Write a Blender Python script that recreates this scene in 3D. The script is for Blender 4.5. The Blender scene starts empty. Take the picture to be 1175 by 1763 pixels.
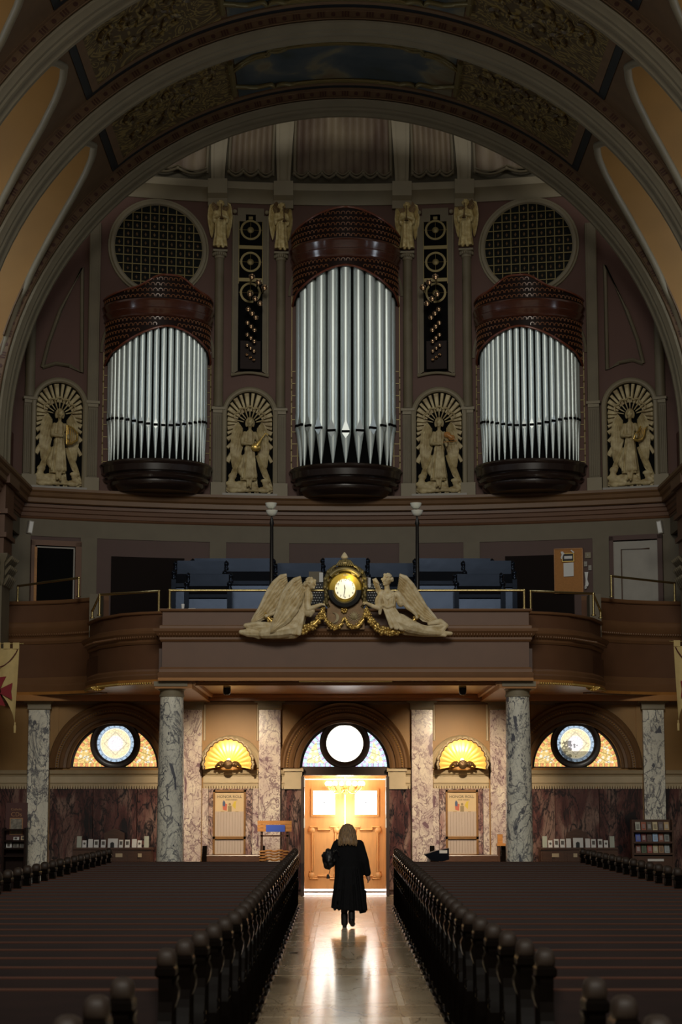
import bpy, math, random
from math import sin, cos, pi, radians, sqrt, atan2, hypot
random.seed(7)
sc = bpy.context.scene
COL = sc.collection
# ------------------------------------------------------------ camera
F_PX, PITCH, CAM_H, CAM_X = 3428.0, radians(8.22), 2.05, -0.09
cd = bpy.data.cameras.new('camera'); cam = bpy.data.objects.new('camera', cd); COL.objects.link(cam)
cam.location = (CAM_X, 0, CAM_H); cam.rotation_euler = (pi/2 + PITCH, 0, 0)
cd.sensor_fit = 'VERTICAL'; cd.sensor_height = 36.0; cd.sensor_width = 24.0; cd.lens = 36.0*F_PX/1763
cd.clip_end = 300
cd.dof.use_dof = True; cd.dof.focus_distance = 37.0; cd.dof.aperture_fstop = 3.2
sc.camera = cam
# ------------------------------------------------------------ world, exposure
w = bpy.data.worlds.new('world'); sc.world = w; w.use_nodes = True
w.node_tree.nodes['Background'].inputs[0].default_value = (1.0, 0.93, 0.80, 1)
w.node_tree.nodes['Background'].inputs[1].default_value = 0.16
sc.view_settings.view_transform = 'Standard'; sc.view_settings.look = 'None'
sc.view_settings.gamma = 1.0; sc.view_settings.use_curve_mapping = False
sc.view_settings.exposure = 0.0
sc.cycles.use_denoising = True
sc.cycles.max_bounces = 7; sc.cycles.diffuse_bounces = 4; sc.cycles.glossy_bounces = 4
sc.cycles.sample_clamp_indirect = 4.0; sc.cycles.caustics_reflective = False; sc.cycles.caustics_refractive = False
def lamp(name, kind, loc, energy, color, size=0.1, rot=(0,0,0), size_y=None, spot=None, blend=0.5):
    l = bpy.data.lights.new(name, kind); o = bpy.data.objects.new(name, l); COL.objects.link(o)
    o.location = loc; o.rotation_euler = rot; l.energy = energy; l.color = color
    if kind == 'AREA':
        l.size = size
        if size_y: l.shape = 'RECTANGLE'; l.size_y = size_y
    else: l.shadow_soft_size = size
    if spot: l.spot_size = spot; l.spot_blend = blend
    return o
WARM = (1.0, 0.66, 0.30); DAY = (0.80, 0.90, 1.0)
# daylight from the windows of the crossing dome behind the photographer, and from the lunette windows of the nave vault
lamp('dome_daylight', 'AREA', (0, -4, 21), 5000, (1.0, 0.95, 0.84), 16, (radians(64), 0, 0), 8)
BAY = 4.5
for s in (-1, 1):
    for k in range(4):
        lamp('lunette_daylight', 'AREA', (s*8.95, 40.3 - BAY*k, 12.7), 45, DAY, 1.5, (0, s*radians(90), 0), 1.5)
# ------------------------------------------------------------ pixel + distance -> world
def ray(px, py):
    u = (px-587.5)/F_PX; v = (881.5-py)/F_PX
    return u, cos(PITCH)-v*sin(PITCH), sin(PITCH)+v*cos(PITCH)
def at(px, py, Y):
    u, dy, dz = ray(px, py); s = Y/dy
    return CAM_X+u*s, CAM_H+dz*s
def X(px, py, Y): return at(px, py, Y)[0]
def Z(py, Y): return at(587.5, py, Y)[1]
def wy(x): return 46.2 - 0.0277*x*x                       # concave wall behind the organ
def wrot(x): return math.atan(-0.0554*x)
def WP(px, py, off=0.0):
    Y = 45.5
    for _ in range(6):
        x, z = at(px, py, Y); Y = wy(x)-off
    return x, Y, z
# ------------------------------------------------------------ mesh builder
class M:
    def __init__(s): s.v = []; s.f = []
    def add(s, vs, fs):
        b = len(s.v); s.v += [tuple(p) for p in vs]; s.f += [tuple(i+b for i in f) for f in fs]
    def box(s, x0, x1, y0, y1, z0, z1):
        s.add([(x0,y0,z0),(x1,y0,z0),(x1,y1,z0),(x0,y1,z0),(x0,y0,z1),(x1,y0,z1),(x1,y1,z1),(x0,y1,z1)],
              [(0,3,2,1),(4,5,6,7),(0,1,5,4),(1,2,6,5),(2,3,7,6),(3,0,4,7)])
    def prism(s, poly, a, b, plane='xz'):                 # closed outline pushed from a to b
        n = len(poly)
        g = {'xz': lambda p, d: (p[0], d, p[1]), 'yz': lambda p, d: (d, p[0], p[1]), 'xy': lambda p, d: (p[0], p[1], d)}[plane]
        s.add([g(p, a) for p in poly]+[g(p, b) for p in poly],
              [tuple(range(n))[::-1], tuple(range(n, 2*n))]+[(i, (i+1) % n, n+(i+1) % n, n+i) for i in range(n)])
    def grid(s, rows, closed=False):                      # rows of equal length -> quads
        n = len(rows[0]); vs = [p for r in rows for p in r]; fs = []
        for i in range(len(rows)-1):
            for j in range(n if closed else n-1):
                k = (j+1) % n
                fs.append((i*n+j, i*n+k, (i+1)*n+k, (i+1)*n+j))
        s.add(vs, fs)
    def loft(s, rings):
        n = len(rings[0]); s.grid(rings, True)
        b = len(s.v)-n*len(rings)
        s.f.append(tuple(b+i for i in range(n))[::-1]); s.f.append(tuple(len(s.v)-n+i for i in range(n)))
    def tube(s, path, r, n=8):
        rs = r if isinstance(r, (list, tuple)) else [r]*len(path); rings = []
        for i, p in enumerate(path):
            a = path[max(i-1, 0)]; b = path[min(i+1, len(path)-1)]
            t = [b[k]-a[k] for k in range(3)]; L = sqrt(sum(c*c for c in t)) or 1; t = [c/L for c in t]
            ref = (0,0,1) if abs(t[2]) < 0.9 else (0,1,0)
            u = [t[1]*ref[2]-t[2]*ref[1], t[2]*ref[0]-t[0]*ref[2], t[0]*ref[1]-t[1]*ref[0]]
            L = sqrt(sum(c*c for c in u)); u = [c/L for c in u]
            q = [t[1]*u[2]-t[2]*u[1], t[2]*u[0]-t[0]*u[2], t[0]*u[1]-t[1]*u[0]]
            rings.append([tuple(p[k]+rs[i]*(cos(2*pi*j/n)*u[k]+sin(2*pi*j/n)*q[k]) for k in range(3)) for j in range(n)])
        s.loft(rings)
    def cap(s, p0, p1, r0, r1, n=10):                     # tapered limb with round ends
        d = [p1[k]-p0[k] for k in range(3)]; L = sqrt(sum(c*c for c in d)) or 1e-6; d = [c/L for c in d]
        path = []; rs = []
        for a in (80, 50, 20): path.append([p0[k]-d[k]*r0*sin(radians(a)) for k in range(3)]); rs.append(r0*cos(radians(a)))
        path += [list(p0), list(p1)]; rs += [r0, r1]
        for a in (20, 50, 80): path.append([p1[k]+d[k]*r1*sin(radians(a)) for k in range(3)]); rs.append(r1*cos(radians(a)))
        s.tube(path, rs, n)
    def chain(s, pts, rs, n=10):
        for i in range(len(pts)-1): s.cap(pts[i], pts[i+1], rs[i], rs[i+1], n)
    def lathe(s, prof, c=(0,0,0), n=16, a0=0.0, a1=2*pi, sx=1.0, sy=1.0):
        full = abs(a1-a0-2*pi) < 1e-6; m = n if full else n+1
        rows = [[(c[0]+sx*r*cos(a0+(a1-a0)*j/n), c[1]+sy*r*sin(a0+(a1-a0)*j/n), c[2]+z) for j in range(m)] for r, z in prof]
        s.grid(rows, full)
    def ell(s, c, r, n=10, m=6):
        rr = r if isinstance(r, (list, tuple)) else (r, r, r)
        rings = [[(c[0]+rr[0]*sin(pi*i/m)*cos(2*pi*j/n), c[1]+rr[1]*sin(pi*i/m)*sin(2*pi*j/n), c[2]-rr[2]*cos(pi*i/m)) for j in range(n)] for i in range(1, m)]
        b = len(s.v); s.grid(rings, True); s.v += [(c[0], c[1], c[2]-rr[2]), (c[0], c[1], c[2]+rr[2])]
        B, T = len(s.v)-2, len(s.v)-1; k = b+(m-2)*n
        for j in range(n): s.f += [(B, b+(j+1) % n, b+j), (T, k+j, k+(j+1) % n)]
    def sweep(s, prof, path, flip=1):                     # profile (offset, z) along a plan path (x, y), mitred
        rows = []
        for i, p in enumerate(path):
            a = path[max(i-1, 0)]; b = path[min(i+1, len(path)-1)]
            def nrm(q, w):
                dx, dy = w[0]-q[0], w[1]-q[1]; L = hypot(dx, dy) or 1; return (dy/L*flip, -dx/L*flip)
            n1 = nrm(a, p) if i else nrm(p, b); n2 = nrm(p, b) if i < len(path)-1 else n1
            nx, ny = n1[0]+n2[0], n1[1]+n2[1]; L = hypot(nx, ny) or 1; nx /= L; ny /= L
            k = 1/max(0.4, nx*n1[0]+ny*n1[1])
            rows.append([(p[0]+nx*o*k, p[1]+ny*o*k, z) for o, z in prof])
        s.loft(rows)
    def arch(s, prof, cx, cz, y, a0=0.0, a1=pi, n=32, leg0=0.0, leg1=0.0):   # closed section (radius, depth) swept round an arch
        rows = []
        if leg0: rows.append([(cx+r*cos(a0), y+d, cz+r*sin(a0)-leg0) for r, d in prof])
        rows += [[(cx+r*cos(a0+(a1-a0)*i/n), y+d, cz+r*sin(a0+(a1-a0)*i/n)) for r, d in prof] for i in range(n+1)]
        if leg1: rows.append([(cx+r*cos(a1), y+d, cz+r*sin(a1)-leg1) for r, d in prof])
        s.loft(rows)
    def mesh(s, name, smooth=35):
        m = bpy.data.meshes.new(name); m.from_pydata(s.v, [], s.f); m.update()
        if smooth:
            m.polygons.foreach_set('use_smooth', [True]*len(m.polygons))
            if smooth < 180: m.set_sharp_from_angle(angle=radians(smooth))
        return m
    def obj(s, name, mat, parent=None, smooth=35, label=None):
        return put(name, s.mesh(name, smooth), mat, parent, label)
def put(name, mesh, mat, parent=None, label=None, loc=None):
    o = bpy.data.objects.new(name, mesh); COL.objects.link(o)
    if mat and not mesh.materials: mesh.materials.append(mat)
    if parent: o.parent = parent
    if label: o['label'] = label
    if loc: o.location = loc
    return o
def fixn(o):                                              # consistent outward normals for closed shells
    import bmesh
    b = bmesh.new(); b.from_mesh(o.data); bmesh.ops.recalc_face_normals(b, faces=b.faces); b.to_mesh(o.data); b.free(); return o
def fuse(m, voxel, sm=4):                                 # joins overlapping solids into one continuous skin
    me = m.mesh('tmp', 0); o = bpy.data.objects.new('tmp', me); COL.objects.link(o); fixn(o)
    r = o.modifiers.new('r', 'REMESH'); r.mode = 'VOXEL'; r.voxel_size = voxel
    k = o.modifiers.new('s', 'SMOOTH'); k.factor = 0.5; k.iterations = sm
    dg = bpy.context.evaluated_depsgraph_get(); dg.update()
    out = bpy.data.meshes.new_from_object(o.evaluated_get(dg)); bpy.data.objects.remove(o); bpy.data.meshes.remove(me)
    out.polygons.foreach_set('use_smooth', [True]*len(out.polygons)); return out
def thing(name, label, cat, loc=(0,0,0), rz=0.0, group=None):
    o = bpy.data.objects.new(name, None); COL.objects.link(o); o.location = loc; o.rotation_euler = (0,0,rz)
    o.empty_display_size = 0.1
    return tag(o, label, cat, group)
def tag(o, label, cat, group=None):
    o['label'] = label; o['category'] = cat
    if group: o['group'] = group
    return o
def struct(o): o['kind'] = 'structure'; return o
def stuff(o): o['kind'] = 'stuff'; return o
def kids(o): return [c for c in COL.objects if c.parent == o]
KID = {}
def tree(o):
    if o.name not in KID: KID[o.name] = [(c, tree(c)) for c in list(o.children)]
    return KID[o.name]
def dup(root, loc=None, rz=None, label=None, group=None, scale=None):
    r = root.copy(); COL.objects.link(r)
    if loc is not None: r.location = loc
    if rz is not None: r.rotation_euler = (0,0,rz)
    if scale: r.scale = scale
    if label: r['label'] = label
    if group: r['group'] = group
    def rec(pairs, par):
        for c, sub in pairs:
            d = c.copy(); COL.objects.link(d); d.parent = par; rec(sub, d)
    rec(tree(root), r)
    return r
def text(body, size, mat, parent, loc, rot=(pi/2,0,0), name='lettering', ext=0.002, label=None):
    c = bpy.data.curves.new(name, 'FONT'); c.body = body; c.size = size; c.align_x = 'CENTER'; c.align_y = 'CENTER'; c.extrude = ext
    c.resolution_u = 3
    tmp = bpy.data.objects.new(name, c); COL.objects.link(tmp)
    dg = bpy.context.evaluated_depsgraph_get(); dg.update()
    me = bpy.data.meshes.new_from_object(tmp.evaluated_get(dg)); bpy.data.objects.remove(tmp); me.materials.clear(); me.materials.append(mat)
    o = bpy.data.objects.new(name, me); COL.objects.link(o); o.parent = parent; o.location = loc; o.rotation_euler = rot
    if label: o['label'] = label
    return o
ORD = ['first','second','third','fourth','fifth','sixth','seventh','eighth','ninth','tenth','eleventh','twelfth','thirteenth','fourteenth','fifteenth','sixteenth','seventeenth','eighteenth','nineteenth','twentieth']
ORD += ['twenty-'+a for a in ORD[:9]]+['thirtieth']+['thirty-'+a for a in ORD[:9]]
# ------------------------------------------------------------ materials
def mat(name, col, rough=0.6, metal=0.0, var=0.0, scale=6.0, bump=0.0, bscale=None, col2=None, coat=0.0, spec=0.5, emit=None, estr=0.0, stretch=(1,1,1)):
    m = bpy.data.materials.new(name); m.use_nodes = True; nt = m.node_tree; b = nt.nodes['Principled BSDF']
    b.inputs['Base Color'].default_value = (*col, 1); b.inputs['Roughness'].default_value = rough; b.inputs['Metallic'].default_value = metal
    b.inputs['Coat Weight'].default_value = coat; b.inputs['Coat Roughness'].default_value = 0.12; b.inputs['Specular IOR Level'].default_value = spec
    if emit: b.inputs['Emission Color'].default_value = (*emit, 1); b.inputs['Emission Strength'].default_value = estr
    if var or bump:
        tc = nt.nodes.new('ShaderNodeTexCoord'); mp = nt.nodes.new('ShaderNodeMapping'); mp.inputs['Scale'].default_value = stretch
        nt.links.new(tc.outputs['Object'], mp.inputs[0])
        n = nt.nodes.new('ShaderNodeTexNoise'); n.inputs['Scale'].default_value = scale; n.inputs['Detail'].default_value = 5
        nt.links.new(mp.outputs[0], n.inputs['Vector'])
        if var:
            r = nt.nodes.new('ShaderNodeValToRGB'); nt.links.new(n.outputs['Fac'], r.inputs[0])
            c2 = col2 or tuple(c*(1-var) for c in col)
            r.color_ramp.elements[0].position = 0.32; r.color_ramp.elements[1].position = 0.68
            r.color_ramp.elements[0].color = (*c2, 1); r.color_ramp.elements[1].color = (*col, 1)
            nt.links.new(r.outputs[0], b.inputs['Base Color'])
        if bump:
            n2 = n
            if bscale: n2 = nt.nodes.new('ShaderNodeTexNoise'); n2.inputs['Scale'].default_value = bscale; n2.inputs['Detail'].default_value = 3; nt.links.new(mp.outputs[0], n2.inputs['Vector'])
            bp = nt.nodes.new('ShaderNodeBump'); bp.inputs['Strength'].default_value = bump; bp.inputs['Distance'].default_value = 0.02
            nt.links.new(n2.outputs['Fac'], bp.inputs['Height']); nt.links.new(bp.outputs[0], b.inputs['Normal'])
    return m
def marble(name, base, base2, vein, vscale=3.0, vwidth=0.06, stretch=(1,1,0.6), rough=0.25, warp=0.5, cloud=1.2, blot=None):
    m = bpy.data.materials.new(name); m.use_nodes = True; nt = m.node_tree; N = nt.nodes; L = nt.links; b = N['Principled BSDF']
    b.inputs['Roughness'].default_value = rough
    tc = N.new('ShaderNodeTexCoord'); oi = N.new('ShaderNodeObjectInfo')
    ad = N.new('ShaderNodeVectorMath'); ad.operation = 'MULTIPLY_ADD'; L.new(oi.outputs['Random'], ad.inputs[0]); ad.inputs[1].default_value = (37, 19, 53); L.new(tc.outputs['Object'], ad.inputs[2])
    mp = N.new('ShaderNodeMapping'); mp.inputs['Scale'].default_value = stretch; L.new(ad.outputs[0], mp.inputs[0])
    nz = N.new('ShaderNodeTexNoise'); nz.inputs['Scale'].default_value = vscale*0.9; nz.inputs['Detail'].default_value = 6; L.new(mp.outputs[0], nz.inputs['Vector'])
    mx = N.new('ShaderNodeMix'); mx.data_type = 'VECTOR'; mx.inputs[0].default_value = warp; L.new(mp.outputs[0], mx.inputs[4]); L.new(nz.outputs['Color'], mx.inputs[5])
    vo = N.new('ShaderNodeTexVoronoi'); vo.feature = 'DISTANCE_TO_EDGE'; vo.inputs['Scale'].default_value = vscale; L.new(mx.outputs[1], vo.inputs['Vector'])
    n2 = N.new('ShaderNodeTexNoise'); n2.inputs['Scale'].default_value = cloud; n2.inputs['Detail'].default_value = 7; n2.inputs['Distortion'].default_value = 1.2; L.new(mp.outputs[0], n2.inputs['Vector'])
    # vein width breathes with the cloud noise so that veins come and go
    mu = N.new('ShaderNodeMath'); mu.operation = 'MULTIPLY_ADD'; L.new(n2.outputs['Fac'], mu.inputs[0]); mu.inputs[1].default_value = vwidth*4.5; mu.inputs[2].default_value = -vwidth*1.6
    dv = N.new('ShaderNodeMath'); dv.operation = 'LESS_THAN'
    sm = N.new('ShaderNodeMapRange'); sm.interpolation_type = 'SMOOTHSTEP'; L.new(vo.outputs['Distance'], sm.inputs['Value']); sm.inputs['From Min'].default_value = 0.0; L.new(mu.outputs[0], sm.inputs['From Max'])
    sm.inputs['To Min'].default_value = 1; sm.inputs['To Max'].default_value = 0
    prev = sm.outputs[0]
    for sc_, w_, amt in ((vscale*.55, .030, .9), (vscale*1.5, .020, .6)):
        rn = N.new('ShaderNodeTexNoise'); rn.inputs['Scale'].default_value = sc_; rn.inputs['Detail'].default_value = 8; rn.inputs['Roughness'].default_value = .62; rn.inputs['Distortion'].default_value = 1.6; L.new(mp.outputs[0], rn.inputs['Vector'])
        ab = N.new('ShaderNodeMath'); ab.operation = 'SUBTRACT'; L.new(rn.outputs['Fac'], ab.inputs[0]); ab.inputs[1].default_value = .5
        a2 = N.new('ShaderNodeMath'); a2.operation = 'ABSOLUTE'; L.new(ab.outputs[0], a2.inputs[0])
        mr = N.new('ShaderNodeMapRange'); mr.interpolation_type = 'SMOOTHSTEP'; L.new(a2.outputs[0], mr.inputs['Value']); mr.inputs['From Min'].default_value = 0; mr.inputs['From Max'].default_value = w_*vwidth/.06; mr.inputs['To Min'].default_value = amt; mr.inputs['To Max'].default_value = 0
        mxx = N.new('ShaderNodeMath'); mxx.operation = 'MAXIMUM'; L.new(prev, mxx.inputs[0]); L.new(mr.outputs[0], mxx.inputs[1]); prev = mxx.outputs[0]
    rp = N.new('ShaderNodeValToRGB'); L.new(n2.outputs['Fac'], rp.inputs[0])
    rp.color_ramp.elements[0].position = 0.36; rp.color_ramp.elements[1].position = 0.62
    rp.color_ramp.elements[0].color = (*base2, 1); rp.color_ramp.elements[1].color = (*base, 1)
    if blot: e = rp.color_ramp.elements.new(0.47); e.color = (*blot, 1)
    mc = N.new('ShaderNodeMix'); mc.data_type = 'RGBA'; L.new(prev, mc.inputs[0]); L.new(rp.outputs[0], mc.inputs[6]); mc.inputs[7].default_value = (*vein, 1)
    L.new(mc.outputs[2], b.inputs['Base Color'])
    return m
MT = {}
MT['cream'] = mat('cream_stone', (0.27,0.23,0.15), 0.55, var=0.15, scale=2.0)
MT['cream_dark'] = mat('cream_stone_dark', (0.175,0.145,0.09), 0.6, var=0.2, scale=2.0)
MT['band'] = mat('arch_band_paint', (0.20,0.118,0.06), 0.6, var=0.2, scale=3)
MT['dash'] = mat('arch_dash_paint', (0.085,0.032,0.02), 0.6)
MT['navy'] = mat('navy_paint', (0.009,0.013,0.017), 0.5)
MT['mauve'] = mat('mauve_wall_paint', (0.105,0.043,0.028), 0.6, var=0.12, scale=1.5)
MT['purple'] = mat('purple_brown_paint', (0.082,0.041,0.032), 0.6, var=0.1, scale=2)
MT['frieze'] = mat('grey_tan_frieze', (0.145,0.12,0.076), 0.6, var=0.1, scale=3)
MT['brown'] = mat('gallery_brown_paint', (0.20,0.098,0.044), 0.42, var=0.1, scale=3)
MT['brown_flat'] = mat('gallery_mauve_paint', (0.145,0.068,0.034), 0.45, var=0.1, scale=3)
MT['ledge'] = mat('cornice_brown', (0.17,0.088,0.036), 0.45, var=0.15, scale=3)
MT['ochre'] = mat('ochre_wall_paint', (0.32,0.165,0.036), 0.5, var=0.1, scale=3)
MT['tan'] = mat('tan_stone', (0.50,0.40,0.25), 0.5, var=0.12, scale=4)
MT['soffit'] = mat('soffit_orange_varnish', (0.44,0.19,0.045), 0.3, var=0.15, scale=2, stretch=(1,6,1))
MT['gold'] = mat('gilding', (0.70,0.48,0.14), 0.35, 0.75)
MT['goldline'] = mat('dull_gilding', (0.20,0.155,0.058), 0.45, 0.4)
MT['ivory'] = mat('ivory_plaster', (0.78,0.67,0.44), 0.5, var=0.25, scale=9, col2=(0.55,0.42,0.21))
MT['relief'] = mat('relief_plaster', (0.58,0.49,0.27), 0.55, var=0.5, scale=7, col2=(0.30,0.22,0.10))
MT['gilt'] = mat('gilded_plaster', (0.78,0.66,0.34), 0.42, 0.2, var=0.35, scale=9, col2=(0.45,0.32,0.11))
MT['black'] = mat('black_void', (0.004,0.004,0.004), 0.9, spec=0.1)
MT['mahog'] = mat('mahogany', (0.095,0.030,0.016), 0.22, var=0.3, scale=5, stretch=(1,1,5), coat=0.6)
MT['fret'] = mat('carved_fretwork', (0.22,0.088,0.038), 0.26, coat=0.3)
MT['fretbed'] = mat('dark_fretbed_wood', (0.016,0.007,0.005), 0.5, spec=0.12)  # near-black wood for fretwork beds, wind chests and the disc rack
MT['redtrim'] = mat('red_brown_trim', (0.17,0.045,0.022), 0.3, coat=0.3)
MT['ebony'] = mat('dark_case_base', (0.022,0.013,0.010), 0.25, coat=0.5)
MT['zinc'] = mat('zinc_pipe', (0.80,0.90,0.88), 0.40, 0.55, var=0.12, scale=3, stretch=(2,2,0.4))
MT['zinclip'] = mat('zinc_lip', (0.68,0.74,0.73), 0.42, 0.65)
MT['pew'] = mat('pew_wood', (0.015,0.006,0.0045), 0.42, var=0.35, scale=4, stretch=(0.5,6,6), spec=0.25)
MT['rail'] = mat('pew_rail_wood', (0.060,0.022,0.012), 0.5, spec=0.3)
MT['pewend'] = mat('pew_end_wood', (0.0045,0.0032,0.0024), 0.27, var=0.3, scale=7, spec=0.015)
MT['stall'] = mat('choir_stall_wood', (0.006,0.007,0.010), 0.22, bump=0.25, bscale=1.1, spec=0.24)
MT['stall'].node_tree.nodes['Principled BSDF'].inputs['Specular Tint'].default_value = (0.50, 0.66, 1.0, 1)  # blue tint puts the sheen of coloured windows into the wood
MT['brass'] = mat('polished_brass', (0.72,0.58,0.26), 0.22, 0.95)
MT['bronze'] = mat('dark_bronze', (0.17,0.10,0.042), 0.38, 0.5, var=0.3, scale=12)
MT['iron'] = mat('dark_metal', (0.022,0.020,0.018), 0.35, 0.5)
MT['white'] = mat('white_paper', (0.70,0.70,0.68), 0.7)
MT['greyw'] = mat('grey_white_paint', (0.33,0.31,0.27), 0.5, var=0.1, scale=4)
MT['opal'] = mat('opal_glass_bowl', (0.86,0.87,0.76), 0.25)
MT['ink'] = mat('black_ink', (0.012,0.012,0.012), 0.6)
MT['cork'] = mat('cork_board', (0.45,0.20,0.055), 0.8, var=0.15, scale=30)
MT['oak'] = mat('orange_oak', (0.50,0.22,0.055), 0.4, var=0.3, scale=6, stretch=(1,6,6))
MT['door'] = mat('orange_door_varnish', (0.66,0.37,0.155), 0.35, var=0.12, scale=4, stretch=(5,5,0.6))
MT['darkdoor'] = mat('dark_door_wood', (0.045,0.026,0.018), 0.35, coat=0.2)
MT['blue'] = mat('blue_notice', (0.035,0.085,0.45), 0.5)
MT['darkwood'] = mat('dark_brown_wood', (0.085,0.036,0.018), 0.35, var=0.3, scale=5, stretch=(1,6,6))
MT['coat'] = mat('black_wool', (0.006,0.006,0.007), 0.9, bump=0.3, bscale=60, spec=0.15)
MT['leather'] = mat('black_leather', (0.009,0.008,0.008), 0.45)
MT['hose'] = mat('sheer_black_hose', (0.035,0.022,0.018), 0.6)
MT['skin'] = mat('skin', (0.55,0.31,0.21), 0.5)
MT['hair'] = mat('ash_blonde_hair', (0.33,0.20,0.085), 0.55, var=0.55, scale=9, stretch=(9,9,0.8), col2=(0.085,0.05,0.026))
MT['cloth'] = mat('cream_banner_cloth', (0.62,0.47,0.20), 0.8, var=0.15, scale=5)
MT['crimson'] = mat('crimson_applique', (0.24,0.010,0.018), 0.75)
MT['cord'] = mat('maroon_cord', (0.10,0.012,0.012), 0.7)
MT['m_col'] = marble('white_grey_marble', (0.90,0.88,0.75), (0.72,0.71,0.62), (0.12,0.125,0.15), 3.4, 0.062, (1,1,0.6), warp=0.6, cloud=2.0)
MT['m_pil'] = marble('white_violet_marble', (0.68,0.60,0.50), (0.48,0.38,0.35), (0.17,0.10,0.12), 4.0, 0.055, (1,1,0.7), warp=0.6, cloud=2.4)
MT['m_dado'] = marble('violet_breccia_marble', (0.24,0.15,0.12), (0.050,0.019,0.018), (0.014,0.011,0.013), 2.6, 0.07, (1.3,1.3,0.42), warp=0.65, cloud=1.5, blot=(0.115,0.045,0.040), rough=0.2)
MT['m_dado2'] = marble('rosy_breccia_marble', (0.56,0.44,0.38), (0.20,0.095,0.095), (0.055,0.032,0.042), 4.2, 0.085, (1,1,0.6), warp=0.6, cloud=2.5, blot=(0.36,0.22,0.19), rough=0.2)
MT['slab'] = marble('aisle_marble', (0.80,0.68,0.50), (0.64,0.52,0.36), (0.46,0.36,0.24), 1.6, 0.015, (1,0.35,1), warp=0.4, rough=0.16)
MT['slab2'] = marble('aisle_marble_brown', (0.60,0.47,0.31), (0.44,0.33,0.205), (0.28,0.20,0.12), 2.0, 0.02, (1,0.35,1), warp=0.4, rough=0.16)
MT['slab3'] = marble('aisle_marble_light', (0.86,0.75,0.58), (0.74,0.62,0.46), (0.5,0.39,0.27), 1.6, 0.01, (1,0.35,1), rough=0.16)
# ============================================================ FLOOR
YW = 44.0
floor = struct(put('floor', (lambda m: (m.box(-12, 12, 2, 43.9, -0.3, 0), m.mesh('floor', 0))[1])(M()), MT['slab2']))
def slab(x0, x1, y0, y1, mk):
    m = M(); g = 0.006; z = 0.007
    m.v = [(x0+g,y0+g,0),(x1-g,y0+g,0),(x1-g,y1-g,0),(x0+g,y1-g,0),(x0+g+.004,y0+g+.004,z),(x1-g-.004,y0+g+.004,z),(x1-g-.004,y1-g-.004,z),(x0+g+.004,y1-g-.004,z)]
    m.f = [(4,5,6,7),(0,1,5,4),(1,2,6,5),(2,3,7,6),(3,0,4,7)]
    m.obj('marble_slab', MT[mk], floor, 0)
yy = 11.5
while yy < 43:
    a, b, c = yy, min(yy+3.4, 43.85), min(yy+4.5, 43.85)
    for x0, x1, mk in ((-.98,-.56,'slab2'),(-.56,-.48,'slab3'),(-.48,.48,'slab'),(.48,.56,'slab3'),(.56,.98,'slab2')): slab(x0, x1, a, b, mk)
    if c-b > .2:
        for x0, x1, mk in ((-.98,-.48,'slab2'),(-.48,.48,'slab2'),(.48,.98,'slab2')): slab(x0, x1, b, c, mk)
    yy += 4.5
# ============================================================ SIDE WALLS OF THE NAVE
for s, nm in ((-1,'wall_left'), (1,'wall_right')):
    m = M(); m.box(s*7.75-.2, s*7.75+.2, 26, 45.2, 4.3, 9.0); m.box(s*7.75-.2, s*7.75+.2, 26, 44.9, 9.0, 10.3)
    m.box(s*11.8-.2, s*11.8+.2, 3, 44.5, 0, 4.4)
    a, b = sorted((s*7.6, s*9.25)); m.box(a, b, 26, 45.2, 10.2, 10.3); m.box(a, b, 42.9, 45.2, 4.3, 13.4)
    for yb in (38.2, 33.7, 29.2): m.box(a, b, yb-.2, yb+.2, 9.0, 13.6)
    struct(m.obj(nm, MT['mauve'], None, 0))
m = M(); m.box(-12, -7.55, 26, 44.4, 4.28, 4.45); m.box(7.55, 12, 26, 44.4, 4.28, 4.45)
struct(m.obj('trim_1', MT['brown_flat'], None, 0))
# ============================================================ VAULT: transverse arches, severies, lunettes
ZC, RI, RV = 9.9, 7.34, 7.72
ANG = [(0,47),(.2,46),(.4,43.8),(.6,40.3),(.75,36),(.86,31.5),(.94,26),(.985,20),(1.0,13),(1.0,2)]
def groin(t):
    t = min(abs(t), 1.0)
    for (a, A), (b, B) in zip(ANG, ANG[1:]):
        if t <= b: return A if b == a else A+(B-A)*(t-a)/(b-a)
    return 2
ceiling = thing('ceiling', 'x', 'x'); del ceiling['category']; del ceiling['label']; struct(ceiling)
MT['severy'] = mat('vault_ochre_paint', (0.17,0.10,0.048), 0.6, var=0.2, scale=2)
MT['lunette'] = mat('lunette_orange_paint', (0.40,0.205,0.052), 0.6, var=0.12, scale=1.2)
MT['lunglass'] = mat('dark_leaded_glass', (0.010,0.012,0.009), 0.5, var=0.7, scale=14, col2=(0.003,0.004,0.004), spec=0.1)
def scrollmat():
    m = mat('painted_gold_scrolls', (0.3,0.2,0.06), 0.55); nt = m.node_tree; N = nt.nodes; L = nt.links
    tc = N.new('ShaderNodeTexCoord'); n = N.new('ShaderNodeTexNoise'); n.inputs['Scale'].default_value = 1.1; n.inputs['Detail'].default_value = 2; n.inputs['Distortion'].default_value = 2.5
    L.new(tc.outputs['Object'], n.inputs['Vector'])
    wv = N.new('ShaderNodeMath'); wv.operation = 'MULTIPLY'; wv.inputs[1].default_value = 42; L.new(n.outputs['Fac'], wv.inputs[0])
    sn = N.new('ShaderNodeMath'); sn.operation = 'SINE'; L.new(wv.outputs[0], sn.inputs[0])
    r = N.new('ShaderNodeValToRGB'); L.new(sn.outputs[0], r.inputs[0]); r.color_ramp.elements[0].position = 0.0; r.color_ramp.elements[1].position = 0.8
    r.color_ramp.elements[0].color = (0.10,0.066,0.026,1); r.color_ramp.elements[1].color = (0.28,0.205,0.065,1)
    L.new(r.outputs[0], N['Principled BSDF'].inputs['Base Color']); return m
MT['scroll'] = scrollmat()
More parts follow.
